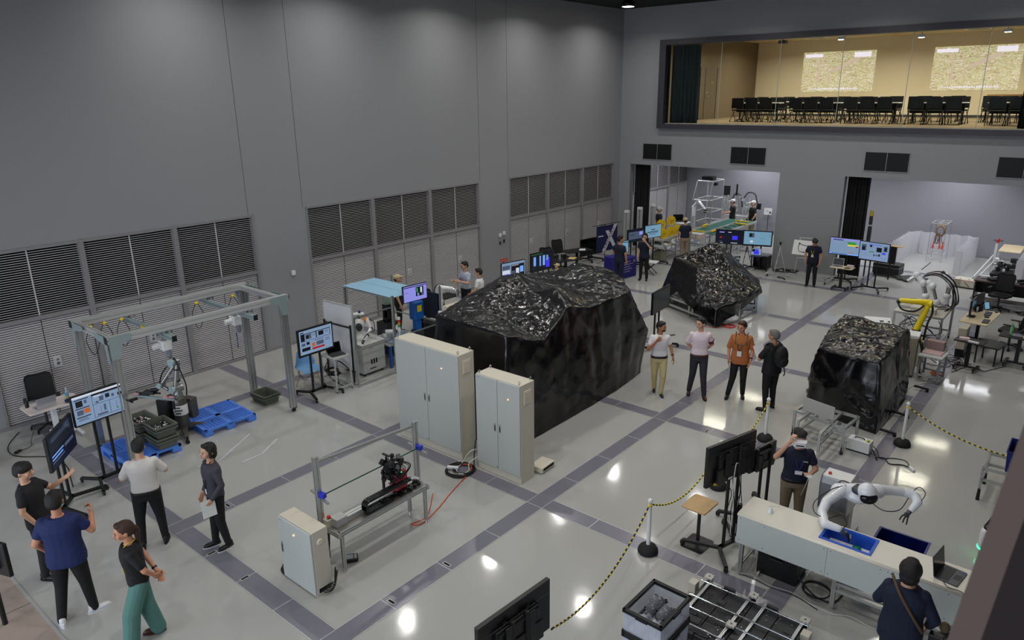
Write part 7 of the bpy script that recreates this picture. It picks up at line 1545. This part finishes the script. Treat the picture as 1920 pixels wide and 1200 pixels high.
# ================================================================= BACK RIGHT
IMG3 = [(.10,.16,.24,.19,'sc_mid'),(.06,.34,.28,.58,'sc_navy'),(.14,.40,.22,.52,'sc_red'),(.60,.30,.80,.60,'sc_vio'),(.12,.80,.30,.87,'sc_lav'),(.44,.82,.56,.86,'sc_wht'),(.72,.80,.95,.84,'sc_dim'),(.16,.04,.26,.07,'sc_wht'),(.56,.04,.80,.08,'sc_wht')]
tv_stand('dark display with a red and a blue shape behind the tent shaped sheeting', (-4.80,18.2,0), 20, 1.02,.56, .90, IMG3, base='sc_navy', polex=.08)
tv_stand('light blue display with a dark inset, standing over a small blue screen', (-3.35,17.25,0), 18, 1.0,.56, 1.16, [(.18,.55,.38,.88,'sc_mid'),(.20,.58,.30,.84,'sc_dk'),(.93,.6,.94,.88,'sc_gry'),(.55,.7,.92,.705,'sc_gry'),(.24,.15,.34,.30,'sc_wht'),(.55,.25,.80,.255,'sc_gry')]+lines(.58,.5,.85,2,'sc_gry'), base='sc_cyan', polex=.14, shelf=.52, bez=.04)
laptop('small open laptop with a blue picture on the shelf below the light blue display', (-3.30,17.05,.54), R(14), BLKP, [(.05,.5,.4,.9,'sc_dk'),(.25,.1,.8,.6,'sc_vio'),(.45,.3,.7,.9,'sc_vio')], 100, .36,.25, 'sc_blue')
def tripod(label, x, y, h, mt):
    t = thing('tripod', label, 'tripod', (x,y,0)); 
    for a in (20,140,260):
        m = MB().cyl((0,0,h*.86),(h*.24*cos(R(a)),h*.24*sin(R(a)),0),.012,.008,8); m.cyl((h*.12*cos(R(a)),h*.12*sin(R(a)),h*.43),(h*.13*cos(R(a)),h*.13*sin(R(a)),h*.40),.018,n=8); obj('leg', m, mt, t)
    obj('centre_column', MB().cyl((0,0,h*.6),(0,0,h*.95),.012), mt, t); obj('tripod_head', MB().cb((0,0,h*.97),(.06,.06,.06)).cyl((0,0,h*.90),(0,0,h),.02), BLKP, t); return t
tripod('silver tripod standing at the edge of the back wall', -2.34, 16.75, 1.22, ALUW); tripod('black tripod half hidden left of the light blue display', -3.75, 17.35, .95, BLK)
t = thing('black_cabinet', 'small black open fronted box against the end of the back wall', 'box', (-3.05,17.95,0), R(0)) ; t.location = (-3.25,17.6,0); obj('box_body', MB().box(-.26,.26,-.2,.22,.03,.50), BLKP, t, .006); obj('glass_front', MB().box(-.22,.05,-.205,-.2,.06,.46), mat('dark_glass',(1,1,1)), t)
t = thing('platform_trolley', 'low aluminium platform trolley lying along the foot of the back wall', 'trolley', (-1.70,17.0,0))
for y in (-.40,-.12,.15,.45): obj('rail', MB().ext((-1.0,y,.12),(1.05,y,.12),.04), ALUW, t)
for x in (-1.0,-.3,.4,1.05): obj('cross_rail', MB().ext((x,-.4,.10),(x,.45,.10),.04), ALUW, t)
for x in (-.95,1.0):
    for y in (-.4,.4): obj('caster', MB().cyl((x-.015,y,.04),(x+.015,y,.04),.04), BLKP, t)
obj('bumper', MB().tube([(-.55,-.5,.05),(-.35,-.52,.05),(-.25,-.62,.04)], .025, 8, 3), BLKP, t)
m = MB(); coil(m, (-2.35,17.05,.14), .2, 5, .010, .25, 21); coil(m, (-2.0,17.2,.14), .15, 4, .009, .3, 22); tag(obj('cable_heap', m, CBL), 'heap of cables on the left end of the aluminium platform trolley', 'cable')
t = thing('whiteboard', 'tilted white board with black cables taped on it, on a silver stand', 'board', (-1.62,17.15,.14), R(3)); M = E(0,0,.88) @ Matrix.Rotation(R(-18),4,'X')
m = MB(); m.M = M; m.box(-.42,.30,-.012,.012,-.24,.26); obj('board_panel', m, WHT, t, .004); m = MB(); m.M = M; m.tube([(-.22,-.02,.14),(0,-.025,.09),(.28,-.02,.10)],.008,6,5); m.tube([(-.22,-.02,.14),(-.24,-.02,0),(-.18,-.02,-.12),(-.02,-.02,-.14)],.009,6,5); m.cb((-.22,-.02,.15),(.04,.02,.04)); m.cb((-.03,-.02,-.14),(.05,.02,.03)); obj('taped_cable', m, BLKP, t); m = MB(); m.M = M; m.tube([(-.16,-.016,-.02),(.05,-.02,-.05),(.28,-.016,-.03)],.003,5,4); obj('taped_wire', m, GRAYP, t)
m = MB(); m.bar((-.30,.06,0),(-.22,.10,.95),.03); m.bar((.20,.06,0),(.22,.10,.95),.03); m.bar((-.25,-.05,.55),(.25,-.05,.55),.03); m.bar((-.28,.12,1.20),(.30,.12,1.22),.035,.03); m.bar((-.22,.1,.9),(-.24,.12,1.2),.025); m.bar((.22,.1,.9),(.24,.12,1.2),.025); obj('stand', m, ALUW, t)
t = pedestal_table('small beige topped table with black five footed base holding a laptop', (-.12,16.25,0), 0, .68,.42,.75, PLY)
laptop('open silver laptop on the small beige topped table', (-.28,16.25,.75), R(8), mat('laptop_silver',(1,1,1)), [(.1,.2,.9,.4,'sc_dim')], 108)
tag(obj('tissue_box', MB().cb((.10,16.30,.79),(.20,.12,.08),.1), mat('tissue_pink', (206,186,186), .6), None, .006), 'pale pink tissue box beside the silver laptop', 'box')
tag(obj('cable_adapter', MB().ell((.06,16.12,.765),(.10,.05,.016)).ell((.02,16.1,.77),(.04,.03,.02)), CBL), 'small dark adapter in front of the tissue box', 'adapter')
tv_stand('lit display with a green and yellow bar right of the man with yellow lanyard', (-.42,17.35,0), 2, .95,.58,1.20, [(0,.90,1,1,'sc_lav'),(.10,.88,.45,.93,'sc_dk'),(.60,.66,.88,.82,'sc_grn'),(.60,.56,.88,.66,'sc_yel'),(.88,.60,.97,.66,'sc_yel'),(.88,.50,.97,.58,'sc_red'),(0,0,1,.07,'sc_brt'),(.08,.03,.62,.06,'sc_dk'),(.66,.12,.74,.17,'sc_org'),(.78,.12,.81,.2,'sc_org')]+lines(.14,.78,.3,3,'sc_lav'), base='sc_blue', polex=.1)
tv_stand('lit display crowded with small photos, rightmost of the two beside the wide opening', (.65,16.75,0), -8, .93,.60,1.27, [(.06,.50,.22,.86,'sc_mid'),(.08,.52,.18,.74,'sc_dk'),(.34,.74,.42,.86,'sc_dk'),(.58,.50,.76,.76,'sc_dk'),(.82,.56,.95,.86,'sc_mid'),(.85,.6,.92,.8,'sc_dk'),(.34,.44,.50,.50,'sc_grn'),(.50,.24,.54,.34,'sc_dk'),(.58,.26,.64,.34,'sc_mid'),(.66,.26,.72,.38,'sc_dk'),(.78,.40,.90,.50,'sc_vio'),(.80,.26,.95,.32,'sc_lav'),(.10,.10,.80,.13,'sc_lav'),(.02,.44,.30,.46,'sc_lav')]+lines(.30,.9,.9,2,'sc_vio'), base='sc_blue', polex=.11)
t = thing('black_board', 'plain black board standing behind the two lit displays at the wide opening', 'board', (.35,18.6,0), R(-6)); obj('board_panel', MB().box(-.55,.55,-.03,.03,.55,1.15), BLKP, t); obj('board_leg', MB().bar((-.4,0,0),(-.4,0,.55),.04).bar((.4,0,0),(.4,0,.55),.04), BLK, t); obj('top_strip', MB().box(-.1,.72,-.1,.14,1.15,1.17), WOOD, t)
t = thing('wheeled_case', 'large black wheeled trunk behind the rightmost lit display', 'trunk', (.45,18.75,0), R(-6)); t.location = (.55,19.3,0); obj('trunk_body', MB().rr(.86,.55,.06,.42,.05), mat('trunk_black', (44,44,46), .45), t, .01); obj('trunk_lid_line', MB().rr(.87,.56,.30,.315,.05), GRAYP, t)
for sx in (-.36,.36): obj('caster', MB().cyl((sx-.02,-.2,.03),(sx+.02,-.2,.03),.03), BLKP, t)
# wall things at the curtain
t = thing('wall_equipment', 'dark boxes and a yellow tag fixed beside the curtain of the wide opening', 'equipment', (-.02,18.5,0)); obj('equipment_box', MB().box(-.06,.06,-.02,.06,1.0,1.75), DGR, t, .01); obj('equipment_box', MB().box(-.05,.05,-.02,.06,1.8,2.25), DGR, t, .01); obj('yellow_tag', MB().box(-.04,.05,-.03,-.02,2.1,2.28), YEL, t); obj('equipment_post', MB().bar((0,.03,0),(0,.03,1.0),.03), DGR, t)
# corrugated white board enclosure
def corr(label, p0, p1, h, n, amp=.07, depth=.0):
    """zigzag standing board"""
    p0, p1 = Vector((*p0,0)), Vector((*p1,0)); d = (p1-p0); L_ = d.length; d.normalize(); q = Vector((-d.y,d.x,0)); m = MB(); pts = []
    for i in range(2*n+1): pts.append(p0+d*(L_*i/(2*n))+q*(amp if i%2 else -amp))
    T_ = .012
    for a, b_ in zip(pts, pts[1:]): m.bar((a.x,a.y,h/2),(b_.x,b_.y,h/2),h,.016,q) if False else m.add([(a.x,a.y,0),(b_.x,b_.y,0),(b_.x,b_.y,h),(a.x,a.y,h),(a.x+q.x*T_,a.y+q.y*T_,0),(b_.x+q.x*T_,b_.y+q.y*T_,0),(b_.x+q.x*T_,b_.y+q.y*T_,h),(a.x+q.x*T_,a.y+q.y*T_,h)], [(0,1,2,3),(7,6,5,4),(3,2,6,7),(0,4,5,1),(0,3,7,4),(1,5,6,2)])
    tag(obj('corrugated_screen', m, mat('corrugated_white', (214,214,220), .55)), label, 'screen', 'white corrugated screens')
corr('white zigzag standing screen forming the left side of the enclosure', (.30,20.3), (.30,23.55), .86, 9, .11)
corr('white zigzag standing screen forming the rear of the enclosure', (.35,23.7), (2.35,23.7), .86, 5, .12)
corr('white zigzag standing screen forming the right side of the enclosure', (2.40,20.5), (2.40,23.7), .86, 9, .11)
corr('white zigzag standing screen at the right picture edge behind the cluttered table', (4.25,19.6), (4.25,23.4), .90, 11, .11)
t = thing('glove_rack', 'thin chrome rack hung with a hose ring and red gloves inside the white enclosure', 'rack', (1.36,22.9,0))
for sx in (-.25,.25):
    for sy in (-.45,.45): obj('rack_post', MB().cyl((sx,sy,.05),(sx,sy,1.42),.010,n=8), STEEL, t); obj('caster', MB().cyl((sx-.01,sy,.03),(sx+.01,sy,.03),.03), GRAYP, t)
m = MB()
for z in (.30,1.42):
    for p,q in (((-.25,-.45),(.25,-.45)),((.25,-.45),(.25,.45)),((.25,.45),(-.25,.45)),((-.25,.45),(-.25,-.45)),((-.25,0),(.25,0)),((0,-.45),(0,.45))): m.bar((*p,z),(*q,z),.022)
obj('rack_shelf', m, ALUW, t)
t = thing('hose_ring', 'brown hose ring with thin tentacle like cords hanging in the chrome rack', 'hose', (1.36,22.9,0)); m = MB()
for k in range(3): m.tube([(.15*cos(2*pi*i/12)*(1-.06*k),-.03*k,1.10+.20*sin(2*pi*i/12)*(1-.06*k)) for i in range(12)], .035, 8, 2, True)
obj('ring_body', m, mat('hose_brown', (140,118,96), .7), t)
m = MB(); random.seed(12)
for k in range(9): x = random.uniform(-.14,.14); m.tube([(x,-.04,1.0),(x+random.uniform(-.04,.04),-.05,.8),(x+random.uniform(-.05,.05),-.04,.6)], .014, 6, 4)
obj('hanging_cord', m, mat('cord_brown', (110,92,80), .7), t)
for k,x in enumerate((-.16,.05,.15)): tag(obj('red_glove', MB().ell((1.36+x,22.85,.52),(.035,.03,.05)).cap((1.36+x,22.85,.50),(1.36+x-.05,22.83,.43),.014,.012).cap((1.36+x,22.85,.50),(1.36+x,22.83,.41),.014,.012).cap((1.36+x,22.85,.50),(1.36+x+.05,22.83,.43),.014,.012).cap((1.36+x,22.85,.55),(1.36+x,22.86,.68),.018,.014), mat('glove_red', (220,66,40), .5)), ('red glove hanging lowest on the near side of the chrome rack','red glove hanging in the middle of the chrome rack','red glove hanging on the far side of the chrome rack')[k], 'glove')
tag(obj('floor_rod', MB().cyl((1.32,20.75,.012),(1.32,22.2,.012),.012), BLK), 'thin black rod lying on the floor in front of the chrome rack', 'rod')
m = MB(); random.seed(4)
for k in range(7): m.ell((1.32+random.uniform(-.4,.4),18.95+random.uniform(-.25,.25),.05),(random.uniform(.12,.25),random.uniform(.08,.16),.05),12,Matrix.Rotation(random.random()*3,4,'Z'))
o = obj('cloth_pile', m, mat('grey_cloth', (74,74,74), .9, bump=(14,.8))); tag(remesh(o,.02,4), 'crumpled dark grey cloth on the floor before the white enclosure', 'cloth')
t = thing('ground_robot', 'low cream coloured box with a pink stripe on the floor right of the grey cloth', 'robot', (2.95,19.05,0), R(-5)); obj('box_body', MB().rr(.62,.46,.03,.27,.06), CAB, t, .01); obj('grey_end', MB().box(-.315,-.10,-.235,.235,.035,.268), mat('box_taupe', (160,152,138), .5), t, .006); obj('pink_stripe', MB().rr(.625,.465,.22,.255,.06), mat('pink_stripe', (216,170,176), .5), t); obj('black_skirt', MB().rr(.63,.47,.0,.03,.06), BLKP, t)
m = MB()
for p in ((-.15,-.1),(.15,.1),(.1,-.12)): m.cyl((p[0],p[1],.27),(p[0],p[1],.275),.03)
m.bar((.0,-.235,.20),(.16,-.235,.06),.01,.03,(0,1,0)); obj('black_mark', m, BLKP, t)
t = thing('linear_rail', 'long pale rail slanting over the floor from the cream box to the far table', 'rail', (0,0,0)); obj('rail_tube', MB().bar((3.1,19.2,.30),(3.26,21.9,.60),.05,.04), ALUW, t); obj('rail_tube', MB().bar((3.2,19.25,.26),(3.36,21.4,.50),.04,.03), ALUW, t); m = MB().bar((3.24,21.7,0),(3.24,21.7,.58),.05).bar((3.12,19.3,0),(3.12,19.3,.28),.04); obj('rail_leg', m, ALUW, t)
t = thing('tool_table', 'cluttered table with plywood top and metal equipment beside the right screens', 'table', (3.68,22.0,0)); obj('tabletop', MB().box(-.28,.36,-.5,.95,.80,.83), PLY, t, .004)
for sx in (-.26,.32):
    for y in (-.46,.9): obj('leg', MB().ext((sx,y,0),(sx,y,.80),.05), ALUW, t)

t = thing('equipment_pile', 'grey and black equipment pile in front of the plywood topped table', 'equipment', (3.70,20.9,0)); random.seed(17); m = MB(); m.box(-.3,.4,-.5,.5,0,.25)
for k in range(22): m.cur = random.choice((0,0,1,2)); p = (random.uniform(-.28,.4),random.uniform(-.5,.5),random.uniform(.3,.6)); m.cb(p,(random.uniform(.06,.25),random.uniform(.06,.2),random.uniform(.05,.15)),random.random())
obj('equipment_parts', m, [BLKP, GRAYP, WHT], t)
t = thing('red_gripper_stand', 'white post carrying a red gripper near the plywood topped table', 'robot', (3.32,21.6,0)); obj('post', MB().bar((0,0,0),(0,0,1.05),.07), WHT, t); obj('gripper_head', MB().cb((.03,0,1.14),(.10,.10,.08)).cyl((.0,0,1.1),(.06,0,1.22),.03), RED, t); obj('gripper_ring', MB().tube([(.03+.14*cos(2*pi*i/10),.10*sin(2*pi*i/10),1.16) for i in range(10)],.008,6,2,True), CBL, t)
t = thing('office_desk', 'long dark desk with a black back panel behind the office chair', 'desk', (0,0,0)); obj('desktop', MB().box(3.38,5.6,17.1,17.75,.66,.70), mat('desk_dark_brown', (84,70,68), .4), t); obj('back_panel', MB().box(3.45,5.6,17.68,17.72,.20,.66), BLKP, t); m = MB()
obj('footrest_shelf', MB().box(3.38,5.6,16.95,17.3,.14,.17), mat('desk_grey_shelf', (120,112,112), .5), t)
for x in (3.42,5.5): obj('desk_leg', MB().box(x,x+.04,17.1,17.75,0,.66), BLKP, t)
m = MB(); random.seed(23)
for k in range(14): m.cur = k%3; m.cb((random.uniform(3.5,4.6),random.uniform(17.2,17.6),.74),(random.uniform(.05,.3),random.uniform(.05,.2),.06),random.random())
t = thing('desk_clutter_tray', 'tray of dark and white devices on the long dark desk', 'tray', (0,0,0)); obj('tray_devices', m, [BLKP, DGR, WHT], t)
office_chair('black office chair in front of the long dark desk', (4.15,16.55,0), R(-12)); 
m = MB(); 
for q in range(3): coil(m, (4.75+.3*q,16.6,.0), .16, 3, .008, .3, 40+q)
tag(obj('cable_heap', m, CBL), 'heap of black cables on the floor right of the office chair', 'cable')
# arms and carts beyond the box shaped sheeting
t = thing('industrial_robot', 'bright yellow industrial robot arm beyond the box shaped sheeting', 'robot', (3.22,10.55,0), R(0)); YE = mat('robot_yellow', (240,214,30), .3)
obj('robot_stand', MB().box(-.16,.20,-.28,.28,0,.55), GRAYP, t, .006); obj('robot_base', MB().lathe([(.12,.55),(.12,.66),(.09,.70),(.09,.80)],18), BLKP, t)
obj('lower_arm', MB().cap((.0,.0,.80),(.12,.22,1.36),.075,.065), YE, t); obj('elbow', MB().cyl((.04,.22,1.40),(.20,.22,1.40),.085), YE, t)
obj('upper_arm', MB().cap((.12,.22,1.42),(-.42,.05,1.42),.075,.055), YE, t); obj('arm_lettering', MB().cb((-.2,.065,1.43),(.16,.006,.022),.3), BLKP, t); obj('wrist', MB().cyl((-.42,.05,1.42),(-.50,.03,1.36),.045), BLKP, t)
obj('hose_pack', MB().tube([(.14,.30,1.46),(.22,.30,1.2),(.18,.1,.9),(.16,.05,.3)],.025,8,5).tube([(-.46,.0,1.34),(-.34,-.08,1.24),(-.1,.0,1.22),(.06,.10,1.36)],.022,8,5), CBL, t)
t = thing('printed_board', 'white printed panel lying on a cart beside the yellow robot arm', 'panel', (2.55,9.8,0), R(0)); obj('panel_sheet', MB().cb((.0,.0,1.02),(.55,.5,.02),R(20),R(14)), WHT, t); m = MB(); random.seed(5)
for k in range(10): m.cb((random.uniform(-.2,.2),random.uniform(-.18,.18),1.04+.0),(random.uniform(.02,.1),random.uniform(.02,.06),.03),random.random())
obj('panel_marks', m, BLKP, t); obj('panel_cart', MB().bar((-.2,-.2,0),(-.2,-.2,.98),.04).bar((.2,-.2,0),(.2,-.2,.98),.04).bar((-.2,.2,0),(-.2,.2,1.0),.04).bar((.2,.2,0),(.2,.2,1.0),.04), ALUW, t)
t = thing('robot_cart', 'aluminium cart with cream control box under the pair of white robot arms', 'cart', (0,0,0))
for x in (2.5,3.55):
    for y in (11.6,13.0): obj('post', MB().ext((x,y,.05),(x,y,.85),.05), ALU, t); obj('caster', MB().cyl((x-.02,y,.03),(x+.02,y,.03),.03), BLKP, t)
for z in (.2,.85):
    for p,q in (((2.5,11.6),(3.55,11.6)),((2.5,13.0),(3.55,13.0)),((2.5,11.6),(2.5,13.0)),((3.55,11.6),(3.55,13.0))): obj('rail', MB().ext((*p,z),(*q,z),.045), ALU, t)
obj('cart_top', MB().box(2.48,3.57,11.58,13.02,.87,.885), mat('pale_board',(1,1,1)), t); obj('control_box', MB().cb((3.1,11.75,.96),(.55,.28,.16)), CAB, t, .01); m = MB(); random.seed(3)
for k in range(12): m.cb((random.uniform(2.6,3.4),random.uniform(12,12.9),.92),(random.uniform(.1,.3),random.uniform(.05,.2),.05),random.random())
obj('cart_parts', m, GRAYP, t); m = MB()
for k in range(8): m.tube([(2.6+random.random(),11.6,.8),(2.6+random.random(),11.55,.5),(2.6+random.random(),11.6,.3),(2.6+random.random(),11.65,.1)], .009, 6, 5)
obj('cart_cables', m, CBL, t)
def warm(label, loc, pts, rz=0):
    t = thing('industrial_arm_robot', label, 'robot', loc, rz); obj('robot_base', MB().lathe([(.09,0),(.09,.05),(.07,.10)],18), STEEL, t)
    for i,(a,b_) in enumerate(zip(pts, pts[1:])):
        st = i%2 == 1; obj('link', MB().cyl(a,b_,.055) if st else MB().cap(a,b_,.07,.065), STEEL if st else WHG, t)
    for p in pts[1:-1]: obj('joint_cover', MB().ell(p,.092), WHG, t)
    return t
warm('white and steel robot arm raised highest on the aluminium cart', (3.0,12.3,.885), [(0,0,.08),(.0,.0,.30),(-.10,.0,.62),(-.28,.05,.80),(-.45,.0,.62)])
warm('white and steel robot arm folded down nearer the camera on the cart', (3.25,11.95,1.04), [(0,0,.0),(.05,.0,.12),(-.08,-.05,.52),(-.16,-.05,.60)])
warm('white and steel robot arm standing at the right side of the cart', (3.42,12.6,.885), [(0,0,.05),(.0,.0,.30),(.02,.0,.60),(-.10,.1,.78),(-.22,.15,.86)])
m = MB(); random.seed(14)
for k in range(7): y = 12.0+random.random()*.8; m.tube([(2.9,y,1.70),(3.2,y+.05,1.78),(3.55,y,1.55),(3.62+random.random()*.1,y-.1,1.1),(3.5,y,.92)], .010, 6, 5)
tag(obj('robot_hose', m, CBL), 'black hoses arching over the white and steel robot arms', 'cable')
t = thing('instrument_cart', 'small grey cart with pinkish plate and cables right of the box shaped sheeting', 'cart', (3.80,9.55,0), R(-4))
for sx in (-.2,.2):
    for sy in (-.25,.25): obj('leg', MB().ext((sx,sy,.04),(sx,sy,.58),.04), ALU, t)
obj('top_plate', MB().box(-.24,.24,-.29,.29,.58,.61), GRAYP, t); obj('pink_plate', MB().box(-.20,.16,-.1,.26,.61,.63), mat('pink_plate', (196,166,164), .4), t); obj('instrument', MB().cb((-.05,.3,.74),(.36,.16,.18)), mat('instrument_taupe', (150,128,124), .4), t, .01); obj('lower_rail', MB().bar((-.2,-.25,.15),(.2,-.25,.15),.04).bar((-.2,.25,.15),(.2,.25,.15),.04), ALU, t)
t = thing('controller_cabinet', 'tall narrow grey controller with side cables between the sheeting and the carts', 'cabinet', (3.36,9.60,0), R(6)); obj('controller_body', MB().box(-.10,.10,-.22,.22,.06,.92), mat('controller_taupe', (150,144,128), .45), t, .008); obj('controller_top', MB().box(-.12,.12,-.2,.2,.92,.98), WHT, t, .006); obj('orange_mark', MB().box(-.104,-.10,-.15,-.05,.25,.32), ORG, t); m = MB(); random.seed(19)
for k in range(9): m.tube([(.12,random.uniform(-.2,.2),.85),(.2,random.uniform(-.2,.2),.6),(.16,random.uniform(-.2,.2),.3),(.25,random.uniform(-.2,.3),.03)], .010, 6, 5)
obj('controller_cables', m, CBL, t); m = MB().tube([(.14,0,.9),(.2,.05,.5),(.22,-.1,.2)], .008, 6, 5); obj('yellow_cable', m, YEL, t)
m = MB(); coil(m, (3.86,9.98,.02), .12, 3, .010, .1, 33); tag(obj('cable_coil', m, ORG), 'orange cable coil on the floor by the small grey cart', 'cable')
cable('pale cable running over the dark strip from the orange coil', [(3.95,9.9,.01),(3.9,9.5,.01),(3.75,9.2,.01),(3.6,8.9,.01),(3.55,8.5,.012)], .010, CBW)
cable('black cable looping over the floor between the black table and the green bottle table', [(4.1,10.3,.01),(4.3,10.9,.01),(4.5,11.0,.01),(4.65,10.8,.02),(4.8,11.1,.01),(5.0,11.5,.01)], .007)
m = MB(); random.seed(44)
for k in range(10):
    x, y = 3.6+random.random()*.6, 10.4+random.random()*1.4; m.tube([(x,y,.01),(x+random.uniform(-.3,.3),y+.2,.01),(x+random.uniform(-.3,.3),y+.5,.06),(x+random.uniform(-.2,.2),y+.7,.01)], .008, 6, 5)
tag(obj('floor_cables', m, CBL), 'tangle of black cables on the floor among the carts', 'cable')
for i,(y,lb_) in enumerate(((8.75,'black wheeled foot sticking out of the box shaped sheeting, farther one'),(7.05,'black wheeled foot sticking out of the box shaped sheeting, middle one'),(6.05,'black wheeled foot sticking out at the near corner of the box shaped sheeting'))):
    t = thing('wheeled_outrigger', lb_, 'stand foot', (3.60,y,0), R(-4)); obj('foot_bar', MB().bar((.06,0,.08),(.34,0,.07),.05,.04), BLK, t, .004); obj('caster', MB().cyl((.32,-.02,.03),(.32,.02,.03),.03), BLKP, t)
t = pedestal_table('beige topped desk with monitors seen from behind', (4.16,12.95,0), R(-94), 1.45,.62,.70, PLY)
for i,(x,y,rz,lb_) in enumerate(((3.98,12.85,88,'black monitor seen edge-on nearer the camera on the beige desk'),(4.0,13.45,72,'black monitor seen from behind farther along the beige desk'))):
    t = thing('computer_monitor', lb_, 'monitor', (x,y,.70), R(rz)); obj('monitor_panel', MB().box(-.28,.28,-.02,.02,.12,.46), BLKP, t, .006); obj('monitor_screen', MB().box(-.27,.27,-.022,-.02,.13,.45), SCR, t); obj('monitor_stand', MB().bar((0,.03,.0),(0,.03,.25),.04).rr(.22,.18,0,.012,.02,(0,.0)), BLKP, t)
t = thing('desktop_computer', 'beige tower computer standing at the near end of the beige desk', 'computer', (4.02,11.78,0)); obj('computer_case', MB().box(-.09,.09,-.24,.24,.20,.72), mat('pc_beige', (186,178,160), .5), t, .006); obj('case_vent', MB().box(.09,.094,-.2,.2,.26,.66), GRAYP, t); obj('case_stand', MB().box(-.09,.09,-.24,.24,.0,.20), BLKP, t)
for (n_,c_,p,d,lb_) in (('keyboard',DGR,(4.28,13.3),(.14,.40,.02),'dark keyboard farther along the beige desk'),('keyboard',DGR,(4.34,12.55),(.14,.36,.02),'dark keyboard nearest the chair on the beige desk'),('phone_holder',BLKP,(4.08,13.55),(.10,.10,.14),'black device holder beside the blue tablet'),('computer_mouse',BLKP,(4.42,13.62),(.06,.10,.03),'black mouse at the far corner of the beige desk'),('computer_mouse',BLKP,(4.30,12.95),(.10,.07,.03),'black mouse between the two keyboards')):
    tag(obj(n_, MB().rr(d[0],d[1],0,d[2],.012), c_, None, .004, (p[0],p[1],.70)), lb_, n_.split('_')[-1])
t = thing('tablet', 'lit blue tablet leaning on the beige desk', 'tablet', (4.20,13.72,.70), R(60)); obj('tablet_body', MB().cb((0,.03,.11),(.18,.012,.20),0,R(-18)), BLKP, t); obj('tablet_screen', MB().cb((0,.022,.11),(.15,.008,.17),0,R(-18)), SCOL('sc_cyan'), t)
office_chair('black mesh office chair pushed against the far side of the beige desk', (4.85,13.0,0), R(-100))
t = pedestal_table('low black table with boxes on it in front of the beige desk', (4.30,10.75,0), R(-8), .60,.40,.70)
tag(obj('pale_box', MB().cb((4.18,10.72,.725),(.20,.12,.05),.2), mat('bin_2',(1,1,1))), 'pale small box on the low black table', 'box'); tag(obj('white_device', MB().cb((4.38,10.60,.715),(.22,.06,.03),-.2), WHT), 'slim white device on the low black table', 'device')
t = thing('black_shelf_cart', 'black flat cart with casters between the black table and the desk', 'cart', (4.62,11.6,0), R(-10)); obj('cart_top', MB().rr(.50,.60,.42,.45,.03), BLK, t); 
for sx in (-.2,.2):
    for sy in (-.25,.25): obj('leg', MB().bar((sx,sy,.05),(sx,sy,.42),.03), BLK, t); obj('caster', MB().cyl((sx-.015,sy,.03),(sx+.015,sy,.03),.03), BLKP, t)
t = pedestal_table('black table with a green bottle at the right picture edge', (5.15,11.7,0), R(-4), .80,.50,.72)
t = thing('water_bottle', 'green capped bottle with orange drink on the black table at the right edge', 'bottle', (4.95,11.75,.72)); obj('bottle_body', MB().lathe([(.035,0),(.035,.15),(.014,.20),(.014,.22)],14), mat('green_clear', (120,200,120), .15, alpha=.75), t); obj('drink', MB().lathe([(.03,.005),(.03,.08)],14), mat('orange_drink', (206,150,30), .3), t); obj('bottle_cap', MB().lathe([(.016,.22),(.016,.245)],12), GRN, t)
tag(obj('plastic_wrapping', MB().ell((5.08,11.62,.75),(.12,.08,.035)), BAG), 'clear wrapping beside the green capped bottle', 'wrapping'); tag(obj('paper_plate', MB().cb((5.30,11.6,.73),(.2,.24,.02),.3), mat('kraft', (206,164,116), .7)), 'tan paper folder at the right picture edge on the black table', 'folder')
